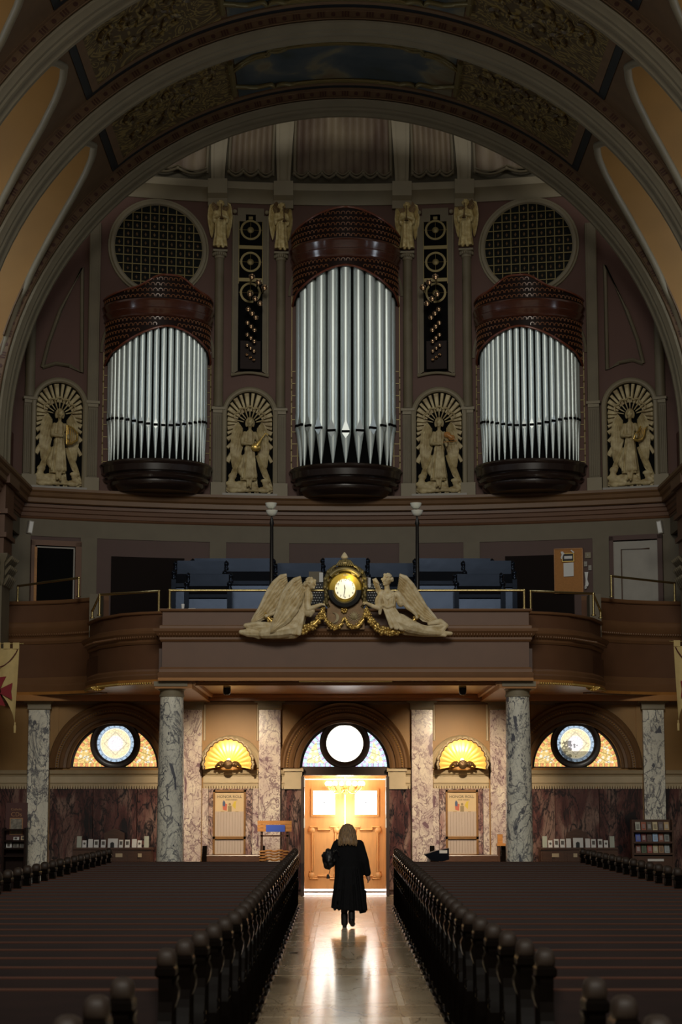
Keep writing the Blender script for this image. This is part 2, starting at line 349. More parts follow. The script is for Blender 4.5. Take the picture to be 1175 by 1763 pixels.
def skymat():
    m = mat('painted_sky_fresco', (0.2,0.3,0.35), 0.55); nt = m.node_tree; N = nt.nodes; L = nt.links
    tc = N.new('ShaderNodeTexCoord'); n = N.new('ShaderNodeTexNoise'); n.inputs['Scale'].default_value = 0.62; n.inputs['Detail'].default_value = 6; n.inputs['Distortion'].default_value = 0.6
    L.new(tc.outputs['Object'], n.inputs['Vector']); r = N.new('ShaderNodeValToRGB'); L.new(n.outputs['Fac'], r.inputs[0]); e = r.color_ramp.elements
    e[0].position = .30; e[0].color = (0.035,0.05,0.042,1); e[1].position = .74; e[1].color = (0.15,0.085,0.04,1)
    for p, c in ((.42,(0.05,0.072,0.085,1)), (.53,(0.085,0.10,0.10,1)), (.60,(0.20,0.18,0.11,1))): k = e.new(p); k.color = c
    L.new(r.outputs[0], N['Principled BSDF'].inputs['Base Color']); return m
MT['skyfresco'] = skymat()
def vp(r, th, y): return (-r*cos(radians(th)), y, ZC+r*sin(radians(th)))
def patch(m, r, t0, t1, y0, y1, n=24, thick=0.03):
    rows = [[vp(r, t0+(t1-t0)*i/n, y0), vp(r, t0+(t1-t0)*i/n, y1), vp(r+thick, t0+(t1-t0)*i/n, y1), vp(r+thick, t0+(t1-t0)*i/n, y0)] for i in range(n+1)]
    m.loft(rows)
def dash_band(parent, y, r0):                              # painted rows of three bars and a rosette, cut as low relief
    m = M(); k = 0
    for i in range(97):
        a = 2+176*i/96; am = radians(a); r = r0+.14
        if i % 2 == 0:
            for d in (-.42, 0, .42):
                b = radians(a+d); c, s = cos(b), sin(b); w = .016
                q = [(-(r-.055)*c-w*s, ZC+(r-.055)*s-w*c), (-(r-.055)*c+w*s, ZC+(r-.055)*s+w*c), (-(r+.055)*c+w*s, ZC+(r+.055)*s+w*c), (-(r+.055)*c-w*s, ZC+(r+.055)*s-w*c)]
                m.prism(q, y-.008, y+.01)
        else: m.prism([(-r*cos(am)+.045*cos(2*pi*j/8), ZC+r*sin(am)+.045*sin(2*pi*j/8)) for j in range(8)], y-.008, y+.01)
    stuff(fixn(m.obj('painted_ornament', MT['dash'], parent, 0)))
def nave_arch(idx, Yf, legs=0.95, extra=False):
    e = thing('trim_%d' % idx, 'x', 'x'); del e['category']; del e['label']; struct(e)
    d = -0.72
    def ring(name, prof, mk, n=64): fixn((lambda m: (m.arch(prof, 0, ZC, Yf, 0, pi, n, legs, legs), m)[1])(M()).obj(name, MT[mk], e, 25))
    ring('lip_moulding', [(RI,0),(RI,-.10),(RI+.035,-.14),(RI+.055,-.20),(RI+.055,0)], 'cream')
    ring('dark_groove', [(RI+.055,-.02),(RI+.055,-.30),(RI+.075,-.30),(RI+.075,-.02)], 'cream_dark')  # darker stone ring beside the lip
    ring('soffit_moulding', [(RI+.03,-.26),(RI+.015,-.34),(RI+.03,-.42),(RI+.06,-.46),(RI+.09,-.30)], 'cream')
    ring('arch_body', [(RI+.06,0),(RI+.06,-.56),(RI+.10,-.62),(RI+.13,-.70),(RI+.17,-.72),(RI+.20,-.68),(RI+.40,-.68),(RI+.60,-.60),(RI+.60,0)], 'cream')
    ring('painted_band', [(RI+.20,-.66),(RI+.20,d),(RI+.215,d-.02),(RI+.23,d),(RI+.36,d),(RI+.375,d-.02),(RI+.40,d),(RI+.40,-.66)], 'band')
    dash_band(e, Yf+d, RI+.155)
    return e
ARCH_Y = [43.05, 38.55, 34.05, 29.55]
for i, y in enumerate(ARCH_Y): nave_arch(i+2, y)
RW = 9.05
for k in range(3):
    Yf = ARCH_Y[k]-.66; Yn = ARCH_Y[k+1]; ym = (ARCH_Y[k]+ARCH_Y[k+1])/2-.33+.0; hw = Yf-ym
    hw = 2.45; ym = Yf-hw
    ys = [Yn]+[y for y in [ym+hw*sin(pi/2*t/20) for t in range(-20, 21)] if y > Yn]+[Yf+.06]
    m = M(); rows = []
    for y in ys:
        g = groin((y-ym)/hw) if ym-hw <= y <= ym+hw else 2
        rows.append([vp(RV, g+(180-2*g)*j/48, y) for j in range(49)])
    m.grid(rows); m.obj('vault_severy', MT['severy'], ceiling, 60)
    for s in (1, -1):
        def gp(y, out=0.0):
            x, _, z = vp(RV, groin((y-ym)/hw), y); return (s*x if out == 0 else s*(-out), y, z)
        gy = [Yn]+[y for y in [ym+hw*sin(pi/2*t/20) for t in range(-20, 21)] if y > Yn]
        m = M(); m.grid([[gp(y), (s*-(7.7), y, gp(y)[2]+.01) if gp(y)[0]*-s < 7.7 else gp(y), (s*-RW, y, gp(y)[2]+.04)] for y in gy]); m.obj('lunette_soffit', MT['lunette'], ceiling, 60)
        m = M(); pth = [gp(y) for y in gy]; m.tube([(p[0]+s*.03, p[1], p[2]-.02) for p in pth], .075, 8); m.obj('groin_rib', MT['cream'], ceiling, 60)
        m = M(); top = [(y, gp(y)[2]+.05) for y in gy]
        m.prism([(Yn, 9.0)]+top+[(ym+hw, 9.0)], s*-RW, s*-(RW+.15), 'yz'); fixn(m.obj('lunette_wall', MT['lunette'], ceiling, 0))
        # leaded window low in the lunette wall
        wl = [(ym+1.25*cos(a), 12.0+1.9*sin(a)) for a in [pi*i/16 for i in range(17)]]
        m = M(); m.prism([(ym+1.25, 9.9)]+wl+[(ym-1.25, 9.9)], s*-(RW-.02), s*-(RW-.05), 'yz'); o = fixn(m.obj('lunette_glass', MT['lunglass'], ceiling, 0))
        m = M(); m.tube([(s*-(RW-.06), ym+1.25, 9.9)]+[(s*-(RW-.06), p[0], p[1]) for p in wl]+[(s*-(RW-.06), ym-1.25, 9.9)], .05, 6)
        for q in range(1, 5): m.tube([(s*-(RW-.06), ym-1.25+.5*q, 9.9), (s*-(RW-.06), ym-1.25+.5*q, 13.6-.25*abs(q-2.5)**2)], .018, 4)
        for q in range(1, 7): m.tube([(s*-(RW-.06), ym-1.2+.03*max(0,q-4)**2, 9.9+.55*q), (s*-(RW-.06), ym+1.2-.03*max(0,q-4)**2, 9.9+.55*q)], .018, 4)
        m.obj('lunette_tracery', MT['goldline'], ceiling, 60)
    # painted panel: navy band, gilt mouldings, scroll fields and the sky fresco, each proud of the severy
    y0, y1 = Yn+.55, Yf-.42; A0, A1 = 51.0, 129.0
    m = M(); patch(m, RV-.012, 3+groin(1), 177-groin(1), Yf-.20, Yf+.02, 60); patch(m, RV-.012, 46, 134, Yn, Yn+.3, 60); m.obj('brown_border', MT['band'], ceiling, 60)
    m = M(); patch(m, RV-.02, A0-2.4, A1+2.4, y1, y1+.17, 60); patch(m, RV-.02, A0-2.4, A1+2.4, y0-.17, y0, 60)
    patch(m, RV-.02, A0-2.4, A0-1.2, y0, y1, 3); patch(m, RV-.02, A1+1.2, A1+2.4, y0, y1, 3); fixn(m.obj('navy_border', MT['navy'], ceiling, 60))
    m = M(); patch(m, RV-.035, A0-1.2, A1+1.2, y1-.16, y1-.02, 60); patch(m, RV-.035, A0-1.2, A1+1.2, y0+.02, y0+.16, 60)
    patch(m, RV-.035, A0-1.2, A0, y0, y1, 3); patch(m, RV-.035, A1, A1+1.2, y0, y1, 3); fixn(m.obj('brown_moulding', MT['redtrim' if False else 'band'], ceiling, 60))
    for a, b in ((A0, 71.5), (108.5, A1)):
        m = M(); patch(m, RV-.02, a, b, y0+.12, y1-.12, 20); fixn(m.obj('scroll_panel', MT['scroll'], ceiling, 60))
        # foliage scrolls in low relief
        m = M(); rnd = random.Random(k*7+int(a))
        for q in range(9):
            ca = a+2+(b-a-4)*((q % 5)+.5)/5; cy = y0+.7+(y1-y0-1.4)*(q//5 + .25)/1.6; sg = rnd.choice((-1, 1))
            pth = [vp(RV-.03, ca+(.0+2.0*(1-t/14))*cos(sg*t*.55+q), cy+(.42*(1-t/14)+.02)*sin(sg*t*.55+q)) for t in range(14)]
            m.tube(pth, [.035+.03*sin(pi*t/13) for t in range(14)], 5)
            for t in (2, 5, 8): m.ell(pth[t], .075, 6, 4)
        stuff(m.obj('scroll_foliage', MT['scroll'], ceiling, 60))
    m = M(); patch(m, RV-.015, 72.5, 107.5, y0+.2, y1-.2, 24); fixn(m.obj('sky_fresco', MT['skyfresco'], ceiling, 60))
    def wav(u):                                            # stepped, scalloped gilt frame of the fresco
        c = abs(u-90)
        return .0 if c < 9 else (.12*sin((c-9)/3*pi) if c < 12 else (.22 if c < 14.5 else .22+.45*(c-14.5)/4))
    m = M()
    for yb, sg in ((y1-.36, -1), (y0+.36, 1)):
        pth = [vp(RV-.045, 71.5+37*i/70, yb+sg*wav(71.5+37*i/70)) for i in range(71)]; m.tube(pth, .055, 6)
        pth = [vp(RV-.03, 71.5+37*i/70, yb-sg*.1+sg*wav(71.5+37*i/70)) for i in range(71)]; m.tube(pth, .04, 6)
    for u in (71.8, 108.2): m.tube([vp(RV-.045, u, y0+.5), vp(RV-.045, u, y1-.5)], .06, 6)
    m.obj('fresco_frame', MT['goldline'], ceiling, 60)
# ============================================================ UPPER END WALL (concave) with half-dome
XS = [-7.6+15.2*i/48 for i in range(49)]
def arcwall(m, z0, z1, off=0.0, th=.25, x0=-7.6, x1=7.6, n=48):
    xs = [x0+(x1-x0)*i/n for i in range(n+1)]
    m.grid([[(x, wy(x)-off, z0), (x, wy(x)-off, z1), (x, wy(x)-off+th, z1), (x, wy(x)-off+th, z0)] for x in xs], True)
ZCOR = WP(588, 858)[2]                                       # top of the great cornice
ZSH0, ZSH1 = WP(588, 354)[2], WP(588, 322)[2]                # cornice under the half-dome
wall_apse = M(); arcwall(wall_apse, 4.96, ZSH1); wall_apse = struct(wall_apse.obj('wall_back', MT['mauve'], None, 60))
# frame pilasters and lower strips follow later; half-dome of fluted shells
dome = thing('ceiling', 'x', 'x'); del dome['category']; del dome['label']; struct(dome)
def domept(x, t, off=0.0):                                   # t: height above the shell cornice
    return (x*(1-.012*t*t), wy(x)-.06-.10*t*t-off, ZSH1+t)
m = M(); m.grid([[domept(x, t*.35) for x in XS] for t in range(13)]); m.obj('half_dome', mat('half_dome_plaster', (0.095,0.08,0.05), .7), dome, 180)
m = M(); prof = [(-.05,ZSH0-.02),(.03,ZSH0),(.05,ZSH0+.10),(.12,ZSH0+.22),(.22,ZSH0+.30),(.24,ZSH1-.06),(.26,ZSH1),(.0,ZSH1+.02)]
m.sweep(prof, [(x, wy(x)) for x in XS]); fixn(m.obj('shell_cornice', MT['cream'], dome, 30))
RIBX = [WP(px, 320)[0] for px in (376, 489, 692, 799)]
for x in RIBX:                                               # ribs between the shells, each on a console
    m = M(); hwid = .155
    rows = []
    for t in range(11):
        T = t*.36; ww = hwid*(1+.1*t); c = domept(x, T)
        rows.append([(c[0]-ww, c[1]+.05, c[2]), (c[0]-ww, c[1]-.10, c[2]), (c[0]-ww*.62, c[1]-.10, c[2]), (c[0]-ww*.62, c[1]-.07, c[2]), (c[0]+ww*.62, c[1]-.07, c[2]), (c[0]+ww*.62, c[1]-.10, c[2]), (c[0]+ww, c[1]-.10, c[2]), (c[0]+ww, c[1]+.05, c[2])])
    m.loft(rows); fixn(m.obj('dome_rib', MT['cream'], dome, 30))
    y = wy(x); m = M()
    m.prism([(y+.05,ZSH0-.12),(y-.12,ZSH0-.12),(y-.16,ZSH0+.06),(y-.26,ZSH0+.16),(y-.30,ZSH1+.04),(y+.05,ZSH1+.04)], x-.23, x+.23, 'yz')
    fixn(m.obj('dome_console', MT['cream'], dome, 0))
MT['shell'] = mat('shell_plaster', (0.235,0.185,0.12), 0.6, var=0.5, scale=1.6, stretch=(1,1,.35), col2=(0.10,0.062,0.042))
SHB = [(-5.3, RIBX[0]-.26, 7), (RIBX[0]+.26, RIBX[1]-.26, 7), (RIBX[1]+.26, RIBX[2]-.26, 13), (RIBX[2]+.26, RIBX[3]-.26, 7), (RIBX[3]+.26, 5.3, 7)]
for x0, x1, nf in SHB:
    m = M(); rows = []; n = nf*6
    for t in range(12):
        r = []
        for j in range(n+1):
            u = j/n; p = abs(sin(pi*nf*u)); c = domept(x0+(x1-x0)*u, .22+t*.33, .03+.045*p+.10*sin(pi*u)); r.append(c)
        rows.append(r)
    m.grid(rows); m.obj('fluted_shell', MT['shell'], dome, 50)
    m = M()
    for j in range(nf//2+1 if nf > 7 else 3):
        nn = nf//2+1 if nf > 7 else 3
        u0, u1 = j/nn, (j+1)/nn
        pth = [domept(x0+(x1-x0)*(u0+(u1-u0)*q/10), .24-.11*sin(pi*q/10), .16+.08*sin(pi*(u0+(u1-u0)*q/10))) for q in range(11)]
        m.tube(pth, .032, 6); m.tube([(p[0], p[1]-.02, p[2]+.07) for p in pth], .02, 6)
        m.ell(pth[0], .05, 6, 4)
    m.obj('scalloped_hem', MT['cream_dark'], dome, 60)
    m = M()
    for u in (0, 1): m.tube([domept(x0+(x1-x0)*u, .2+t*.35, .09) for t in range(11)], .035, 6)
    m.obj('shell_border', MT['cream_dark'], dome, 60)
# ============================================================ GREAT CORNICE round the gallery
PATH = [(-7.40, 27), (-7.40, wy(7.4))]+[(x, wy(x)) for x in [-6.9+13.8*i/36 for i in range(37)]]+[(7.40, wy(7.4)), (7.40, 27)]
corn = thing('trim_6', 'x', 'x'); del corn['category']; del corn['label']; struct(corn)
zz = ZCOR
def csw(name, prof, mk, parent, path=PATH): fixn((lambda m: (m.sweep(prof, path), m)[1])(M()).obj(name, MT[mk], parent, 25))
csw('cornice_top', [(-.55,zz-.10),(.30,zz-.10),(.33,zz-.06),(.33,zz),(-.55,zz)], 'ledge', corn)
csw('corona', [(-.5,zz-.34),(.20,zz-.34),(.23,zz-.32),(.23,zz-.22),(.27,zz-.18),(.29,zz-.10),(-.5,zz-.10)], 'ledge', corn)
csw('cornice_bed', [(-.4,zz-.62),(.06,zz-.62),(.07,zz-.54),(.10,zz-.52),(.11,zz-.44),(.14,zz-.42),(.14,zz-.34),(-.4,zz-.34)], 'brown_flat', corn)
csw('cornice_astragal', [(-.05,zz-.68),(.04,zz-.68),(.06,zz-.65),(.04,zz-.62),(-.05,zz-.62)], 'brown_flat', corn)
ZFR0 = WP(588, 936)[2]
csw('frieze_band', [(-.06,ZFR0),(.03,ZFR0),(.03,zz-.66),(-.06,zz-.66)], 'frieze', corn)
for px in (152, 375, 484, 702, 813, 1036):                   # strips dividing the gallery wall
    x, y, z = WP(px, 960); m = M(); m.box(-.19, .19, -.05, .1, 4.95, ZFR0)
    o = m.obj('wall_strip', MT['frieze'], corn, 0); o.location = (x, y, 0); o.rotation_euler = (0,0,wrot(x))
for px in (30, 1160):
    x, y, z = WP(px, 960); m = M(); m.box(-.22, .28, -.05, .1, 4.95, ZFR0)
    o = m.obj('wall_strip', MT['frieze'], corn, 0); o.location = (x, y, 0); o.rotation_euler = (0,0,wrot(x))
# purple-brown field of the gallery wall
m = M(); arcwall(m, 4.95, ZFR0+.02, .012, .03, -7.3, 7.3); m.obj('gallery_wall_field', MT['purple'], corn, 60)
# near-black flush panels in place of shaded recesses in the gallery wall, each side
for a, b in ((192, 318), (870, 988)):
    x0, y0, z1 = WP(a, 958); x1, y1, _ = WP(b, 958); m = M(); n = 8; xs = [x0+(x1-x0)*i/n for i in range(n+1)]
    m.grid([[(x, wy(x)-.035, 5.0), (x, wy(x)-.035, z1), (x, wy(x)-.01, z1), (x, wy(x)-.01, 5.0)] for x in xs], True); fixn(m.obj('recess_shade_panel', mat('recess_shade', (0.012,0.008,0.007), .8, spec=.1), corn, 0))
    m = M()
    for x in xs[1:-1:1]:
        for d in (0, .09): m.box(x+d-.03, x+d+.03, wy(x)-.14, wy(x)-.05, 5.0, 6.0)
    stuff(m.obj('radiator_fins', MT['ebony'], corn, 0))
# ============================================================ LOWER END WALL
ZSP = Z(1322, YW); ZTOP = 4.33; ZDOOR = Z(1335, YW); XD = 0.92
WIN = [(X(197,1318,YW), .975), (X(594,1322,YW), .985), (X(993.5,1315,YW), .975)]
lw = M()
def arch_bay(m, x0, x1, z0, z1, cx, cz, r, y0, y1):
    n = 24; inn = []; out = []
    for i in range(n+1):
        a = pi*i/n; c, s = cos(a), sin(a); inn.append((cx+r*c, cz+r*s))
        k = min([(x1-cx)/c if c > 1e-6 else 1e9, (x0-cx)/c if c < -1e-6 else 1e9, (z1-cz)/s if s > 1e-6 else 1e9]); out.append((cx+k*c, cz+k*s))
    for y in (y0, y1): m.grid([[(p[0], y, p[1]) for p in inn], [(p[0], y, p[1]) for p in out]])
    m.grid([[(p[0], y0, p[1]) for p in inn], [(p[0], y1, p[1]) for p in inn]])
    for cxx, sgn in ((x1, 1), (x0, -1)): pass
    # corner triangles
    for X_ in (x0, x1):
        best = min(out, key=lambda p: abs(p[0]-X_)*10+abs(p[1]-z1))
    m.v += []
def bay(x0, x1, win):
    if win is None: lw.box(x0, x1, YW, YW+.45, 0, ZTOP); return
    cx, r = win; arch_bay(lw, x0, x1, ZSP, ZTOP, cx, ZSP, r, YW, YW+.45)
    # fill the two upper corners left by the radial quads
    for X_ in (x0, x1):
        n = 24; ps = []
        for i in range(n+1):
            a = pi*i/n; c, s = cos(a), sin(a)
            k = min([(x1-cx)/c if c > 1e-6 else 1e9, (x0-cx)/c if c < -1e-6 else 1e9, (ZTOP-ZSP)/s if s > 1e-6 else 1e9]); ps.append((cx+k*c, ZSP+k*s))
        on_side = [p for p in ps if abs(p[0]-X_) < 1e-6]; on_top = [p for p in ps if abs(p[1]-ZTOP) < 1e-6]
        hi = max(on_side, key=lambda p: p[1]); nt_ = min(on_top, key=lambda p: abs(p[0]-X_))
        for y in (YW, YW+.45): lw.add([(hi[0], y, hi[1]), (X_, y, ZTOP), (nt_[0], y, nt_[1])], [(0,1,2)])
    if abs(cx) < .5:
        lw.box(x0, -XD, YW, YW+.45, 0, ZSP); lw.box(XD, x1, YW, YW+.45, 0, ZSP)
    else: lw.box(x0, x1, YW, YW+.45, 0, ZSP)
bay(-12, -6.5, None); bay(-6.5, -3.8, WIN[0]); bay(-3.8, -1.55, None); bay(-1.55, 1.55, WIN[1]); bay(1.55, 3.8, None); bay(3.8, 6.55, WIN[2]); bay(6.55, 12, None)
wall_low = struct(lw.obj('wall_back', MT['ochre'], None, 0))
# entablature under the soffit
m = M(); m.sweep([(-.02,4.12),(.05,4.12),(.07,4.18),(.10,4.20),(.12,4.30),(.14,ZTOP),(-.02,ZTOP)], [(-7.9,YW),(7.9,YW)]); fixn(m.obj('upper_moulding', MT['ledge'], wall_low, 25))
# arch mouldings round the three windows
for i, (cx, r) in enumerate(WIN):
    m = M(); a0 = 0
    m.arch([(r,.02),(r,-.05),(r+.05,-.07),(r+.08,-.04),(r+.14,-.05),(r+.14,.02)], cx, ZSP, YW, n=40); fixn(m.obj('inner_arch_moulding', MT['ledge'], wall_low, 25))
    m = M(); m.arch([(r+.14,.02),(r+.14,-.09),(r+.20,-.12),(r+.24,-.09),(r+.31,-.10),(r+.34,-.13),(r+.38,-.11),(r+.43,-.15),(r+.46,-.12),(r+.46,.02)], cx, ZSP, YW, n=40); fixn(m.obj('outer_arch_moulding', MT['ledge'], wall_low, 25))
    m = M()
    for k in range(72):
        a = pi*(k+.5)/72; m.ell((cx+(r+.275)*cos(a), YW-.11, ZSP+(r+.275)*sin(a)), .022, 5, 4)
    stuff(m.obj('bead_row', MT['ochre'], wall_low, 60))
# raised spandrel frames beside the arches
for x0, x1 in ((-6.4,-6.3),(-3.9,-3.8),(-1.52,-1.45),(1.45,1.52),(3.86,3.94),(6.4,6.5)):
    m = M(); m.box(x0, x1, YW-.03, YW, ZSP+.1, 4.08); m.obj('spandrel_strip', MT['ochre'], wall_low, 0)
ZC0, ZC1 = Z(1357, YW), Z(1326, YW)
def cornice_run(x0, x1, d=0.0, mk='tan'):
    y = YW-d; h = ZC1-ZC0
    m = M(); m.sweep([(-.02,ZC0+h*.30),(.03,ZC0+h*.30),(.03,ZC0+h*.66),(.05,ZC0+h*.68),(.06,ZC0+h*.74),(.12,ZC0+h*.80),(.14,ZC0+h*.92),(.16,ZC1),(-.02,ZC1)], [(x0,y),(x1,y)]); fixn(m.obj('band_cornice', MT[mk], wall_low, 25))
    m = M(); m.sweep([(-.02,ZC0+.02),(.02,ZC0+.02),(.04,ZC0+h*.12),(.05,ZC0+h*.26),(.07,ZC0+h*.30),(-.02,ZC0+h*.30)], [(x0,y),(x1,y)]); fixn(m.obj('band_architrave', MT[mk], wall_low, 25))
    m = M(); n = max(3, int((x1-x0)/.055))
    for k in range(n): xx = x0+(x1-x0)*(k+.5)/n; m.box(xx-.016, xx+.016, y-.06, y, ZC0-.015, ZC0+.055)
    stuff(m.obj('dentil_row', MT[mk], wall_low, 0))
PIL = [(X(68,1300,YW),.23), (X(331,1300,YW),.22), (X(465,1300,YW),.235), (X(727,1300,YW),.23), (X(861,1300,YW),.22), (X(1125,1300,YW),.23)]
for x0, x1 in ((-7.6,PIL[0][0]-.25),(PIL[0][0]+.25,PIL[1][0]-.25),(PIL[1][0]+.25,PIL[2][0]-.25),(PIL[2][0]+.25,-XD-.12),(XD+.12,PIL[3][0]-.25),(PIL[3][0]+.25,PIL[4][0]-.25),(PIL[4][0]+.25,PIL[5][0]-.25),(PIL[5][0]+.25,7.6)):
    cornice_run(x0, x1)
# marble dado slabs
def dado(x0, x1, mk, z0=.12, z1=None, d=.03):
    m = M(); z1 = z1 or ZC0; b = .006
    m.add([(x0+b,YW-d,z0),(x1-b,YW-d,z0),(x1-b,YW-d,z1),(x0+b,YW-d,z1),(x0,YW,z0),(x1,YW,z0),(x1,YW,z1),(x0,YW,z1)], [(0,1,2,3),(0,4,5,1),(1,5,6,2),(2,6,7,3),(3,7,4,0)])
    m.obj('marble_panel', MT[mk], wall_low, 0)
def dados(x0, x1, n, mk):
    for i in range(n): dado(x0+(x1-x0)*i/n, x0+(x1-x0)*(i+1)/n, mk)
dados(PIL[0][0]+.24, PIL[1][0]-.23, 3, 'm_dado'); dados(PIL[4][0]+.23, PIL[5][0]-.24, 3, 'm_dado')
dados(-7.6, PIL[0][0]-.24, 1, 'm_dado'); dados(PIL[5][0]+.24, 7.6, 1, 'm_dado')
for a, b in ((1, 2), (3, 4)):
    xa, xb = PIL[a][0]+.23, PIL[b][0]-.24
    dado(xa, xa+.14, 'm_pil', d=.045); dado(xb-.14, xb, 'm_pil', d=.045); dado(xa+.14, (xa+xb)/2, 'm_dado2'); dado((xa+xb)/2, xb-.14, 'm_dado2')
dado(PIL[2][0]+.24, -XD-.14, 'm_dado'); dado(XD+.14, PIL[3][0]-.24, 'm_dado')
dado(-XD-.36, -XD-.02, 'm_dado', d=.16); dado(XD+.02, XD+.36, 'm_dado', d=.16)
m = M(); 
for s in (-1, 1):
    a, b = sorted((s*(XD+.02), s*(XD+.40))); m.box(a, b, YW-.2, YW, ZC0, ZC1-.03); m.box(a-.03, b+.03, YW-.24, YW, ZC1-.03, ZC1+.03); m.box(a-.02, b+.02, YW-.22, YW, ZC0-.02, ZC0+.05)
m.obj('door_impost', MT['tan'], wall_low, 0)
m = M(); m.box(-7.6, -XD-.03, YW-.06, YW, 0, .14); m.box(XD+.03, 7.6, YW-.06, YW, 0, .14); struct(m.obj('baseboard_back', MT['m_dado'], None, 0))
# upper ochre panels over the shell niches
for a, b in ((1, 2), (3, 4)):
    xa, xb = PIL[a][0]+.27, PIL[b][0]-.27; cx = (xa+xb)/2; R = (xb-xa)/2
    zt = Z(1208, YW); zb = Z(1275, YW)
    m = M()
    for (p, q) in (((xa,zb),(xa,zt)), ((xa,zt),(xb,zt)), ((xb,zt),(xb,zb))): m.tube([(p[0],YW-.015,p[1]),(q[0],YW-.015,q[1])], .028, 6)
    m.obj('panel_moulding', MT['tan'], wall_low, 60)
    r = .69
    m = M(); m.arch([(r-.13,.02),(r-.13,-.03),(r-.09,-.06),(r-.06,-.03),(r-.02,-.05),(r,-.07),(r+.02,-.03),(r+.02,.02)], cx, ZSP, YW, n=40); fixn(m.obj('niche_arch', MT['tan'], wall_low, 25))
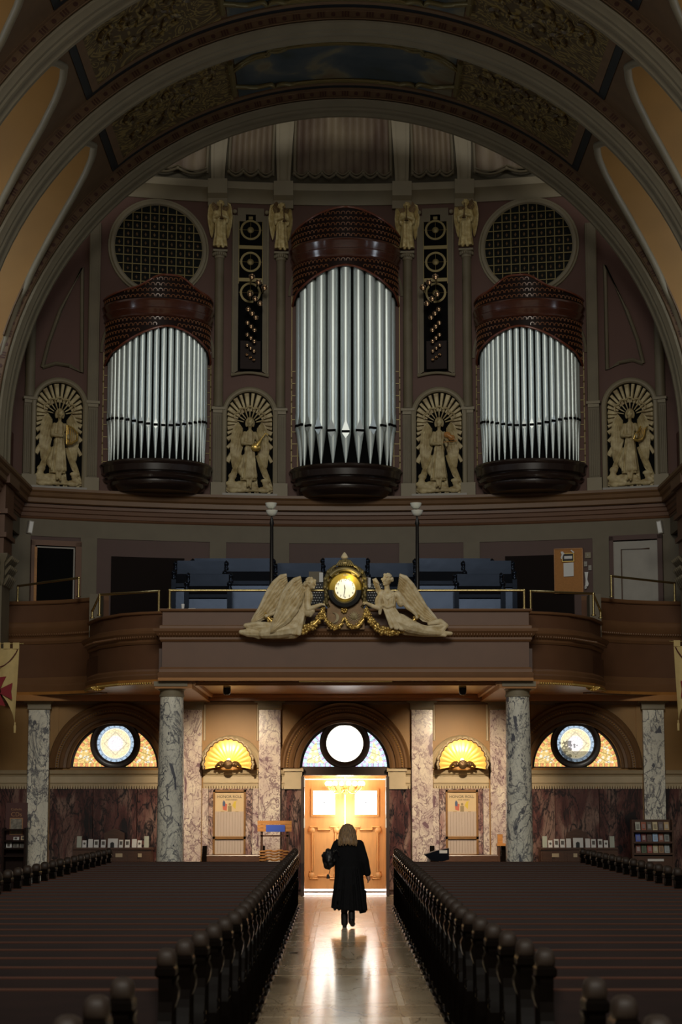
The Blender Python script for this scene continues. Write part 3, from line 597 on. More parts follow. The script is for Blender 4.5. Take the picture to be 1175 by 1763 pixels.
# ---------------------------------------------------------- windows
def N_(nt, t, **kw):
    n = nt.nodes.new(t)
    for k, v in kw.items(): setattr(n, k, v)
    return n
def glassmat(name, kind, strength, dark=0.0, pal=0):
    m = bpy.data.materials.new(name); m.use_nodes = True; nt = m.node_tree; L = nt.links; b = nt.nodes['Principled BSDF']
    b.inputs['Base Color'].default_value = (.05,.05,.05,1); b.inputs['Roughness'].default_value = .2
    tc = N_(nt, 'ShaderNodeTexCoord'); sp = N_(nt, 'ShaderNodeSeparateXYZ'); L.new(tc.outputs['Object'], sp.inputs[0])
    def mt(op, a, c=None, d=None):
        n = N_(nt, 'ShaderNodeMath', operation=op)
        for i, q in enumerate((a, c, d)):
            if q is None: continue
            if isinstance(q, (int, float)): n.inputs[i].default_value = q
            else: L.new(q, n.inputs[i])
        return n.outputs[0]
    x, z = sp.outputs[0], sp.outputs[2]
    rad = mt('SQRT', mt('ADD', mt('MULTIPLY', x, x), mt('MULTIPLY', z, z)))
    ang = mt('ARCTAN2', z, x)
    vo = N_(nt, 'ShaderNodeTexVoronoi', feature='DISTANCE_TO_EDGE'); vo.inputs['Scale'].default_value = 13; L.new(tc.outputs['Object'], vo.inputs['Vector'])
    vc = N_(nt, 'ShaderNodeTexVoronoi'); vc.inputs['Scale'].default_value = 13; L.new(tc.outputs['Object'], vc.inputs['Vector'])
    lead = mt('GREATER_THAN', vo.outputs['Distance'], .045)
    rp = N_(nt, 'ShaderNodeValToRGB'); e = rp.color_ramp.elements
    if kind == 'round':
        # a diamond medallion in a ring of small square quarries
        dia = mt('ADD', mt('ABSOLUTE', x), mt('ABSOLUTE', z)); L.new(mt('DIVIDE', rad, .44), rp.inputs[0])
        cols = [(0,(1,.96,.97)),(.34,(1,.93,.95)),(.42,(1,.88,.62)),(.70,(1,.86,.50)),(.76,(.93,.95,.9)),(.80,(.42,.56,.72)),(.93,(.48,.62,.78)),(.96,(1,1,1))] if pal == 0 else [(0,(1,1,1)),(.7,(1,1,.97)),(.9,(1,.97,.82)),(.97,(.9,.95,.8))]
        e[0].position, e[0].color = cols[0][0], (*cols[0][1], 1); e[1].position, e[1].color = cols[-1][0], (*cols[-1][1], 1)
        for p, c in cols[1:-1]: q = e.new(p); q.color = (*c, 1)
        sq = mt('MULTIPLY', mt('GREATER_THAN', mt('SINE', mt('MULTIPLY', ang, 20)), .55), mt('GREATER_THAN', rad, .36))
        dl = mt('LESS_THAN', mt('ABSOLUTE', mt('SUBTRACT', dia, .25)), .016)
        k = mt('SUBTRACT', 1.0, mt('MULTIPLY', mt('MAXIMUM', sq, mt('MULTIPLY', dl, .6)), .45 if pal == 0 else .06))
        k = mt('MULTIPLY', k, mt('MULTIPLY_ADD', lead, .25 if pal == 0 else .02, .75 if pal == 0 else .98))
        if dark: k = mt('MULTIPLY', k, mt('SUBTRACT', 1.0, mt('MULTIPLY', dark, mt('MULTIPLY', mt('LESS_THAN', z, -.17), mt('GREATER_THAN', 1.0, rad)))))
        if dark: k = mt('MULTIPLY', k, mt('SUBTRACT', 1.0, mt('MULTIPLY', .72, mt('MULTIPLY', mt('LESS_THAN', mt('ABSOLUTE', mt('ADD', x, mt('MULTIPLY', vc.outputs['Distance'], .4))), .11), mt('LESS_THAN', z, .06)))))
        colr = rp.outputs[0]
    else:
        # border of small tiles along the three edges, pale field inside; the object's origin is the arch centre
        ro = mt('GREATER_THAN', rad, .845); rb = mt('LESS_THAN', z, .105)
        zz_ = mt('SUBTRACT', z, .535); ri = mt('LESS_THAN', mt('SQRT', mt('ADD', mt('MULTIPLY', x, x), mt('MULTIPLY', zz_, zz_))), .615)
        bd = mt('MINIMUM', 1.0, mt('ADD', mt('ADD', ro, rb), ri))
        a2 = mt('ARCTAN2', zz_, x)
        def sel(f, a, c): return mt('ADD', mt('MULTIPLY', f, a), mt('MULTIPLY', mt('SUBTRACT', 1.0, f), c))
        ck = mt('FRACT', sel(rb, mt('MULTIPLY', x, 8.5), sel(ro, mt('MULTIPLY', ang, 7.0), mt('MULTIPLY', a2, 5.0))))
        tile = mt('GREATER_THAN', ck, .38); joint = mt('GREATER_THAN', mt('ABSOLUTE', mt('SUBTRACT', ck, .38)), .05)
        A, B, C, D = (((.98,.42,.16),(1,.78,.22),(1,.93,.72),(1,.70,.25)) if pal == 0 else ((.62,.85,.95),(.70,.55,.80),(1,.99,.93),(1,.92,.45)))
        def mix(f, a, c):
            n = N_(nt, 'ShaderNodeMix', data_type='RGBA')
            for s_, v in ((0, f), (6, a), (7, c)):
                if isinstance(v, tuple): n.inputs[s_].default_value = (*v, 1)
                elif isinstance(v, (int, float)): n.inputs[s_].default_value = v
                else: L.new(v, n.inputs[s_])
            return n.outputs[2]
        inner = mix(mt('GREATER_THAN', vc.outputs['Distance'], .42), C, D)
        colr = mix(bd, inner, mix(tile, B, A))
        k = mt('MULTIPLY', mt('MULTIPLY_ADD', lead, .35, .65), mt('MULTIPLY_ADD', joint, .5, .5))
    L.new(colr, b.inputs['Emission Color']); L.new(mt('MULTIPLY', k, strength), b.inputs['Emission Strength'])
    return m
GL = [glassmat('stained_round_left', 'round', 1.15), glassmat('stained_round_centre', 'round', 2.4, 0, 1), glassmat('stained_round_right', 'round', 1.15, .62)]
GS = [glassmat('stained_side_left', 'side', 1.0), glassmat('stained_side_centre', 'side', 1.35, 0, 1), glassmat('stained_side_right', 'side', 1.0)]
def arc(cx, cz, r, a0, a1, n): return [(cx+r*cos(a0+(a1-a0)*i/n), cz+r*sin(a0+(a1-a0)*i/n)) for i in range(n+1)]
for i, (cx, r) in enumerate(WIN):
    wnd = thing('window_%d' % (i+1), 'x', 'x', (cx, YW+.16, ZSP)); del wnd['category']; del wnd['label']; struct(wnd)
    zc = .535; rc, ro = .425, .555
    m = M(); m.arch([(rc-.01,.02),(rc-.01,-.07),(rc+.03,-.09),(ro-.03,-.09),(ro,-.06),(ro,.02)], 0, zc, 0, 0, 2*pi, 48); fixn(m.obj('round_frame', MT['darkdoor'], wnd, 30))
    m = M(); m.arch([(r-.055,.02),(r-.055,-.05),(r+.01,-.05),(r+.01,.02)], 0, 0, 0, 0, pi, 40); m.box(-r, r, -.08, .03, -.07, .03); fixn(m.obj('outer_frame', MT['darkdoor'], wnd, 30))
    o = (lambda m: (m.prism(arc(0, 0, rc+.005, 0, 2*pi, 48)[:-1], .0, .015), m)[1])(M()).obj('round_pane', GL[i], wnd, 0); o.location = (0, 0, zc)
    m = M(); m.arch([(rc*.80,-.004),(rc*.80,-.012),(rc*.815,-.012),(rc*.815,-.004)], 0, zc, 0, 0, 2*pi, 40); m.arch([(rc-.02,-.004),(rc-.02,-.02),(rc,-.02),(rc,-.004)], 0, zc, 0, 0, 2*pi, 40); fixn(m.obj('lead_ring', MT['goldline'], wnd, 30))
    for s in (1, -1):
        # curved triangle between the outer arch, the sill and the round frame
        rr = r-.05; pts = []
        ca = math.asin(min(1, (rr*rr+zc*zc-ro*ro)/(2*rr*zc))) if False else None
        # intersection of the two circles
        zi = (rr*rr-(ro-.01)**2+zc*zc)/(2*zc); zi = min(zi, rr*.999); ai = math.asin(zi/rr)
        pts = arc(0, 0, rr, 0, ai, 16)
        b0 = atan2(zi-zc, rr*cos(ai)); b1 = -math.acos(min(1, sqrt(max(0, 1-((zc-.03)/(ro-.01))**2)))) if True else 0
        pts += arc(0, zc, ro-.01, b0, math.asin((.03-zc)/(ro-.01)), 16)[1:]
        pts = [(s*p[0], max(p[1], .03)) for p in pts]
        m = M(); m.prism(pts, 0, .015); fixn(m.obj('side_pane', GS[i], wnd, 0))
# ---------------------------------------------------------- entrance: lobby, open inner leaves, outer double door
YD = 45.25
lob = M(); lob.box(-1.35, -1.15, YW+.45, YD+.3, 0, 3.1); lob.box(1.15, 1.35, YW+.45, YD+.3, 0, 3.1); lob.box(-1.35, 1.35, YW+.3, YD+.3, 3.0, 3.1)
lob.box(-1.2, -.93, YD, YD+.2, 0, 3.0); lob.box(.93, 1.2, YD, YD+.2, 0, 3.0); lob.box(-.93, .93, YD, YD+.2, 2.72, 3.0); struct(lob.obj('wall_lobby', MT['door'], None, 0))
m = M(); m.box(-1.3, 1.3, 43.9, YD+.6, -.3, 0.004); struct(m.obj('floor', MT['slab2'], None, 0))
m = M()
for s in (-1, 1): m.box(min(s*XD, s*(XD+.05)), max(s*XD, s*(XD+.05)), YW-.1, YW+.4, 0, ZSP-.02)
m.box(-XD-.05, XD+.05, YW-.1, YW+.4, ZDOOR, ZSP-.03); struct(m.obj('trim_7', MT['darkdoor'], None, 0))
outer = thing('door_1', 'x', 'x', (0, YD, 0)); del outer['category']; del outer['label']; struct(outer)
for s in (-1, 1):
    lf = thing('door_leaf', 'x', 'x', (0,0,0)); del lf['category']; del lf['label']; lf.parent = outer
    x0, x1 = (.012, .93); zb, zt = .075, 2.50
    w0, w1, wz0, wz1 = .225, .715, 1.72, 2.245
    def bx(m, a, b, y0, y1, c, d): m.box(min(s*a, s*b), max(s*a, s*b), y0, y1, c, d)
    m = M(); bx(m, x0, w0, -.03, .04, zb, zt); bx(m, w1, x1, -.03, .04, zb, zt); bx(m, w0, w1, -.03, .04, zb, wz0); bx(m, w0, w1, -.03, .04, wz1, zt); m.obj('leaf_panel', MT['door'], lf, 0)
    m = M()
    for a, b, c, d in ((w0-.05,w1+.05,wz1,wz1+.05),(w0-.05,w1+.05,wz0-.05,wz0),(w0-.05,w0,wz0,wz1),(w1,w1+.05,wz0,wz1)): bx(m, a, b, -.05, .0, c, d)
    m.obj('pane_moulding', MT['door'], lf, 0)
    m = M(); bx(m, w0, w1, -.005, .01, wz0, wz1); m.obj('pane', mat('daylit_pane', (.8,.8,.8), .3, emit=(1,.99,.96), estr=7), lf, 0)
    m = M(); m.ell((s*(w0+w1)/2, -.012, (wz0+wz1)/2+.01), (.018,.01,.018), 8, 5); m.obj('pane_boss', MT['iron'], lf, 60)
    # cross-shaped raised panel with corner roundels
    P = [(.14,.52),(.14,.42),(.34,.42),(.34,.34),(.76,.34),(.76,.42),(.80,.42)]
    out = [(.16,.36),(.16,.52),(.21,.52),(.21,1.37),(.16,1.37),(.16,1.50),(.33,1.50),(.33,1.44),(.61,1.44),(.61,1.50),(.78,1.50),(.78,1.37),(.73,1.37),(.73,.52),(.78,.52),(.78,.36),(.61,.36),(.61,.42),(.33,.42),(.33,.36)]
    m = M(); ring_ = [(s*p[0], -.035, p[1]-.06) for p in out]; m.tube(ring_+[ring_[0]], .030, 6)
    ring_ = [(s*(.47+(p[0]-.47)*.86), -.035, .93-.06+(p[1]-.93)*.93) for p in out]; m.tube(ring_+[ring_[0]], .012, 6); m.obj('panel_moulding', MT['door'], lf, 60)
    for cx, cz in ((.19,.375),(.75,.375),(.19,1.37),(.75,1.37)):
        m = M(); m.ell((s*cx, -.035, cz), (.078,.045,.078), 12, 6); m.obj('roundel', MT['door'], lf, 60)
m = M(); m.box(-.95, .95, -.02, .06, 2.51, 2.74); m.tube([(-.95,-.03,2.53),(.95,-.03,2.53)], .02, 6); m.obj('transom_rail', MT['door'], outer, 0)
m = M(); m.box(-.95, .95, -.06, .06, .0, .03); m.obj('threshold', MT['darkdoor'], outer, 0)
m = M(); m.box(-1.2, 1.2, YD+.32, YD+.34, 0, 2.7); struct(m.obj('window_4', mat('street_daylight', (.8,.8,.8), .5, emit=(1,1,1), estr=6), None, 0))  # added glowing sheet in place of the daylight outside the doors
for s, nm in ((-1,'door_2'), (1,'door_3')):                  # inner leaves folded back into the nave
    d = thing(nm, 'x', 'x', (s*(XD-.005), YW-.1, 0)); del d['category']; del d['label']; struct(d)
    m = M(); m.box(-.035 if s < 0 else -.035, .035, -.62, 0, .02, ZDOOR-.03); m.obj('folded_leaf', MT['darkdoor'], d, 0)
    for z in (1.55, 2.42):
        m = M(); m.box(-s*.04-.012, -s*.04+.012, -.66, -.62, z-.10, z+.10); m.obj('light_slit', MT['white'], d, 0)  # white slips stand in for light showing through the door gaps
# chandelier in the lobby
ch = thing('chandelier', 'gilt branched chandelier with glowing globes hanging before the orange entrance doors', 'chandelier', (0, 44.85, Z(1369,44.85)))
m = M(); m.lathe([(.0,0),(.02,.02),(.05,.06),(.03,.10),(.06,.16),(.02,.22),(.015,.75)], (0,0,0), 12); m.obj('stem', MT['gold'], ch, 60)
for k in range(8):
    a = 2*pi*k/8+.2; c, s_ = cos(a), sin(a)
    m = M(); m.tube([(c*(.04+.36*t/8), s_*(.04+.36*t/8), .12-.10*sin(pi*t/8)+.06*(t/8)**2) for t in range(9)], .012, 6); m.lathe([(.0,0),(.035,.005),(.045,.025)], (c*.40, s_*.40, .18), 10); arm = m.obj('arm', MT['gold'], ch, 60)
    m = M(); m.ell((c*.40, s_*.40, .255), .058, 12, 8); m.obj('globe', mat('lit_globe', (.9,.8,.6), .4, emit=(1,.82,.50), estr=5) if k == 0 else bpy.data.materials['lit_globe'], arm, 60)
lamp('chandelier_light', 'POINT', (0, 44.72, 2.62), 64, (1,.84,.62), .22)
lamp('lobby_light', 'POINT', (0, 44.75, 1.7), 34, (1,.84,.62), .3)
# ============================================================ ORGAN
def ogee(u, lo, hi, k=1.0):                                  # u -1..1 -> bell-topped curve
    a = abs(u)
    return lo+(hi-lo)*(0.5+0.5*cos(pi*min(1, a*1.45)))**0.8*k + (hi-lo)*0.22*(1-a)
def hc(a, b, th): return (a*sin(th), -b*cos(th))
def organ_case(name, label, px, n, wide, zs, asym=0.0):
    """zs: base bottom, base top, mouth centre, mouth side, frieze centre, frieze side, cornice bottom, cornice top, crest peak, crest side (all z)"""
    x, y, _ = WP(px, 700); zb0, zb1, zmc, zms, zfc, zfs, zc0, zc1, zpk, zps = zs
    t = thing(name, label, 'organ', (x, y, 0), wrot(x))
    a, b = wide, wide*.92
    H = (pi, 2*pi)
    h = zb1-zb0
    m = M(); m.lathe([(q*.925, zq) for q, zq in [(.55,zb0),(a*.86,zb0+.03),(a*.98,zb0+h*.18),(a*1.0,zb0+h*.24),(a*1.0,zb0+h*.34),(a*1.07,zb0+h*.40),(a*1.09,zb0+h*.48),(a*1.07,zb0+h*.55),(a*1.05,zb0+h*.58),(a*1.12,zb0+h*.64),(a*1.13,zb0+h*.84),(a*1.15,zb0+h*.88),(a*1.16,zb0+h*.93),(a*1.13,zb1),(.3,zb1)]], (0,0,0), 40, *H, sy=.92); m.obj('case_base', MT['ebony'], t, 30)
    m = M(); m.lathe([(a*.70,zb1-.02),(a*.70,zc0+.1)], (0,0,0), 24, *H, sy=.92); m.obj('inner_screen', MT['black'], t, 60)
    m = M(); h = zc1-zc0
    m.lathe([(a*.9,zc0),(a*1.02,zc0),(a*1.04,zc0+h*.06),(a*1.02,zc0+h*.14),(a*1.03,zc0+h*.24),(a*1.055,zc0+h*.40),(a*1.06,zc0+h*.46),(a*1.04,zc0+h*.52),(a*1.045,zc0+h*.58),(a*1.06,zc0+h*.74),(a*1.075,zc0+h*.88),(a*1.07,zc0+h*.94),(a*1.06,zc1),(a*.4,zc1+.01)], (0,0,0), 48, *H, sy=.92); m.obj('case_cornice', MT['mahog'], t, 25)
    ths = [-pi/2+pi*i/60 for i in range(61)]
    def drop(th):
        return min(1.15, abs(sin(th)-asym))
    def low(th): return zfc-(zfc-zfs)*(drop(th)**1.65+.28*max(0, abs(th)/(pi/2)-.72)/.28)
    def top(th):
        u = drop(th); q = min(1, max(0, (u-.13)/.48)); q = q*q*(3-2*q)
        return zpk-(zpk-zps)*((.60*q+.40*u*u) if n > 15 else u**1.7)
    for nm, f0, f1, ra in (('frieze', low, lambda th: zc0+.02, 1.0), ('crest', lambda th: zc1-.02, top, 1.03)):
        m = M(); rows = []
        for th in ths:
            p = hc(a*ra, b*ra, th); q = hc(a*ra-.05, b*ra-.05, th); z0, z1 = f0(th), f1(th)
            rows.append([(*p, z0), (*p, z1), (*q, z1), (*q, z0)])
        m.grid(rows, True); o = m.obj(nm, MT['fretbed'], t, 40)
        edge = f0 if nm == 'frieze' else f1
        m = M(); m.tube([(*hc(a*ra+.01, b*ra+.01, th), edge(th)) for th in ths], .028, 6); m.obj('edge_trim', MT['redtrim'], o, 60)
        # interlaced fretwork cut in rows of linked loops
        m = M(); ncol = 34; dth = pi/ncol; dz = a*dth*1.15
        for r in range(14):
            for c in range(ncol):
                tc_ = -pi/2+dth*(c+.5+(.5 if r % 2 else 0)); 
                if abs(tc_) > pi/2-.03: continue
                z = (f1(tc_) if nm == 'frieze' else f0(tc_)+dz*.0)+(-1 if nm == 'frieze' else 1)*dz*(r+.6)
                if not (f0(tc_)+dz*.45 < z < f1(tc_)-dz*.3): continue
                if not (f0(tc_+dth*.5)+dz*.4 < z < f1(tc_+dth*.5)-dz*.2): continue
                pts = []
                for k in range(7):
                    g = pi*k/6*(1.25)-.39; pts.append((tc_+dth*.46*cos(g), z+dz*.42*sin(g)))
                for (u0, w0), (u1, w1) in zip(pts, pts[1:]):
                    A = hc(a*ra+.018, b*ra+.018, u0); B = hc(a*ra+.018, b*ra+.018, u1); dx, dzz = u1-u0, w1-w0; L = hypot(dx*a, dzz) or 1; nx, nz = -dzz/L*.016, dx*a/L*.016
                    Ai = hc(a*ra+.018, b*ra+.018, u0+nx/a); Bi = hc(a*ra+.018, b*ra+.018, u1+nx/a)
                    m.add([(*A, w0), (*B, w1), (*Bi, w1+nz), (*Ai, w0+nz), (A[0]*.97, A[1]*.97, w0), (B[0]*.97, B[1]*.97, w1)], [(0,1,2,3), (0,4,5,1)])
        stuff(m.obj('fretwork', MT['fret'], o, 0))
    # pipes
    dth = pi/n*.985
    for i in range(n):
        th = (i-(n-1)/2)*dth; c = cos(th); r = a*dth*.365
        p = hc(a-r-.055, b-r-.055, th); zm = zms+(zmc-zms)*(c**3); zt = low(th)+.10
        m = M(); rf = .016
        m.lathe([(rf*.9,zb1),(rf,zb1+.02),(r*.96,zm-.06),(r,zm-.03)], (0,0,0), 12); foot_v = m
        body = M(); body.lathe([(r*.93,zm-.04),(r*.97,zm+.0),(r,zm+.05),(r,zt),(0,zt)], (0,0,0), 14)
        o = body.obj('organ_pipe', MT['zinc'], t, 60); o.location = (p[0], p[1], 0); o.rotation_euler = (0,0,th)
        foot_v.obj('pipe_foot', MT['zinc'], o, 60)
        m = M(); m.box(-r*.72, r*.72, -r*1.03, -r*.6, zm-.045, zm+.012); m.obj('pipe_mouth', MT['black'], o, 0)
        lp = r*2.1
        m = M(); m.add([(-r*.72,-r*1.0,zm+.012),(r*.72,-r*1.0,zm+.012),(0,-r*1.05,zm+.012+lp),(-r*.3,-r*.7,zm+.02),(r*.3,-r*.7,zm+.02)], [(0,1,2),(0,2,3),(1,4,2),(0,3,4,1)])
        m.add([(-r*.70,-r*1.0,zm-.045),(r*.70,-r*1.0,zm-.045),(0,-r*1.0,zm-.045-lp*.5),(-r*.3,-r*.7,zm-.05),(r*.3,-r*.7,zm-.05)], [(0,2,1),(0,3,2),(1,2,4),(0,1,4,3)]); m.obj('pipe_lip', MT['zinclip'], o, 0)
    # arched grille on the wall behind
    gw = a*1.03; zt = zfs+.1
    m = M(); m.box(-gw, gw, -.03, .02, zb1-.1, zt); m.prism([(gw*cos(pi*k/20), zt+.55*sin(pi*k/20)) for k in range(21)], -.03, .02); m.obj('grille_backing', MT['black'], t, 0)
    m = M()
    for s in (-1, 1):
        for k in range(9):
            z = zb1+.05+k*.29
            if z > zt: break
            m.box(min(s*(gw-.20), s*gw), max(s*(gw-.20), s*gw), -.06, -.03, z, z+.018)
        m.box(min(s*(gw-.02), s*gw), max(s*(gw-.02), s*gw), -.06, -.03, zb1, zt); m.box(min(s*(gw-.16), s*(gw-.145)), max(s*(gw-.16), s*(gw-.145)), -.06, -.03, zb1, zt)
        for k in range(8): m.ell((s*(gw-.01), -.06, zb1+.2+k*.29), .022, 6, 4)
        m.obj('side_grille', MT['goldline'], t, 0); m = M()
    m = M(); m.arch([(gw+.02,.02),(gw+.02,-.07),(gw+.08,-.09),(gw+.10,.02)], 0, zt, 0, 0, pi, 30); fixn(m.obj('grille_arch', MT['cream_dark'], t, 30))
    return t
def zat(px, rows): return [WP(px, r, o)[2] for r, o in rows]
# base bottom/top seen on the bulging front, hence nearer than the wall
side_rows = [(848,.55),(791,1.0),(731,1.05),(719,.6),(562,1.05),(614,.35),(546,1.05),(514,1.15),(475,1.05),(516,.35)]
oL = organ_case('organ_case', 'left organ case, rounded mahogany with slim silver pipes, beside the harp angel relief', 270, 21, 1.235, zat(270, side_rows), .08)
oR = organ_case('organ_case', 'right organ case, rounded mahogany with slim silver pipes, beside the lyre angel relief', 914, 21, 1.235, zat(914, side_rows), -.08)
ctr_rows = [(857,.55),(799,1.0),(742,1.05),(727,.6),(458,1.05),(512,.35),(445,1.05),(411,1.1),(359,1.05),(405,.35)]
oC = organ_case('organ_case', 'central organ case, tallest and darkest, with eleven stout silver pipes above the clock', 595.5, 11, 1.25, zat(595, ctr_rows), 0)
# ============================================================ round grilles
def round_grille(px, py, label, sgn):
    x, y, z = WP(px, py); R = WP(px+90, py)[0]-WP(px-90, py)[0]; R = abs(R)/2
    t = thing('round_grille', label, 'grille', (x, y, z), wrot(x))
    m = M(); m.prism(arc(0,0,R*.9,0,2*pi,48)[:-1], -.03, .01); m.obj('dark_backing', MT['lunglass'], t, 0)
    m = M(); m.arch([(R*.86,.02),(R*.86,-.05),(R*.89,-.08),(R*.94,-.08),(R*.96,-.05),(R*.99,-.06),(R*1.0,-.03),(R*1.0,.02)], 0, 0, 0, 0, 2*pi, 56); fixn(m.obj('stone_ring', MT['cream'], t, 30))
    nb = 10; g = 2*R*.86/nb
    for k in range(1, nb):
        d = -R*.86+g*k; h = sqrt(max(0, (R*.87)**2-d*d))
        m = M(); m.box(d-.011, d+.011, -.055, -.035, -h, h); m.obj('upright_bar', MT['goldline'], t, 0)
        m = M(); m.box(-h, h, -.062, -.045, d-.011, d+.011); m.obj('cross_bar', MT['goldline'], t, 0)
    m = M()
    for i in range(nb):
        for j in range(nb):
            cx, cz = -R*.86+g*(i+.5), -R*.86+g*(j+.5)
            if hypot(cx, cz) < R*.8: m.ell((cx, -.036, cz), (.035,.012,.02), 6, 4); m.ell((cx, -.036, cz), (.02,.012,.05), 6, 4)
    stuff(m.obj('lattice_stars', MT['bronze'], t, 60))
    return t
round_grille(273, 428, 'round lattice grille in a grey stone ring, above the left organ case', -1)
round_grille(911, 425, 'round lattice grille in a grey stone ring, above the right organ case', 1)
# ============================================================ columns between the cases
ZIMP, ZLED = WP(375,705)[2], ZCOR
def wall_column(px, ztop_px, label):
    x, y, zt = WP(px, ztop_px); t = thing('wall_column', label, 'column', (x, y, 0), wrot(x))
    z0 = ZIMP+.05; z1 = zt-.20
    m = M(); m.lathe([(.118,z0),(.125,z0+.04),(.112,z0+.08),(.108,z1)], (0,-.05,0), 16); m.obj('shaft', MT['cream_dark'], t, 60)
    m = M(); m.lathe([(.108,z1),(.125,z1+.015),(.12,z1+.03),(.13,z1+.10),(.165,z1+.155),(.165,z1+.16)], (0,-.05,0), 16); m.box(-.17, .17, -.22, .02, zt-.05, zt)
    for k in range(10):
        a = pi+pi*k/9; m.ell((.15*cos(a), -.05+.15*sin(a), z1+.11), (.025,.025,.05), 6, 4)
    m.obj('capital', MT['cream'], t, 40)
    lower_pier(t, x)
    return t
def lower_pier(t, x, w=.13):
    m = M(); m.box(-w-.03, w+.03, -.16, .02, ZIMP-.02, ZIMP+.04); m.box(-w, w, -.13, .02, ZIMP-.10, ZIMP-.02); m.obj('impost', MT['cream'], t, 0)
    m = M(); m.box(-w, w, -.10, .02, ZLED+.32, ZIMP-.1)
    for k in range(5): m.box(-w+.02+k*(2*w-.04)/5+.008, -w+.02+(k+1)*(2*w-.04)/5-.008, -.118, -.1, ZLED+.36, ZIMP-.16)
    m.obj('fluted_pier', MT['cream_dark'], t, 0)
    m = M(); m.box(-w-.04, w+.04, -.16, .02, ZLED, ZLED+.32); m.obj('plinth', MT['cream'], t, 0)
CN = [(378,433,'slender stone column at the right edge of the left round grille, carrying an angel'), (484,437,'slender stone column just left of the central organ case, carrying an angel'),
      (702,436,'slender stone column just right of the central organ case, carrying an angel'), (804,431,'slender stone column at the left edge of the right round grille, carrying an angel')]
COLS = [wall_column(*c) for c in CN]
for px, lab in ((158,'tall plain stone pilaster between the harp angel relief and the left organ case'), (1024,'tall plain stone pilaster between the right organ case and the lyre angel relief')):
    x, y, _ = WP(px, 700); t = thing('wall_pilaster', lab, 'pilaster', (x, y, 0), wrot(x)); zt = WP(px, 385)[2]
    m = M(); m.box(-.105, .105, -.12, .02, ZIMP+.04, zt); m.tube([(-.105,-.10,ZIMP),(-.105,-.10,zt)], .03, 6); m.tube([(.105,-.10,ZIMP),(.105,-.10,zt)], .03, 6); m.obj('shaft', MT['cream_dark'], t, 0)
    lower_pier(t, x)
for px, lab in ((50,'half-hidden stone shaft at the far left edge of the harp angel relief'), (1139,'half-hidden stone shaft at the far right edge of the lyre angel relief')):
    x, y, _ = WP(px, 700); t = thing('wall_column', lab, 'column', (x, y, 0), wrot(x)); zt = WP(px, 560)[2]
    m = M(); m.lathe([(.12,ZIMP+.05),(.11,zt+1.2)], (0,-.05,0), 14); m.obj('shaft', MT['cream_dark'], t, 60)
    lower_pier(t, x)
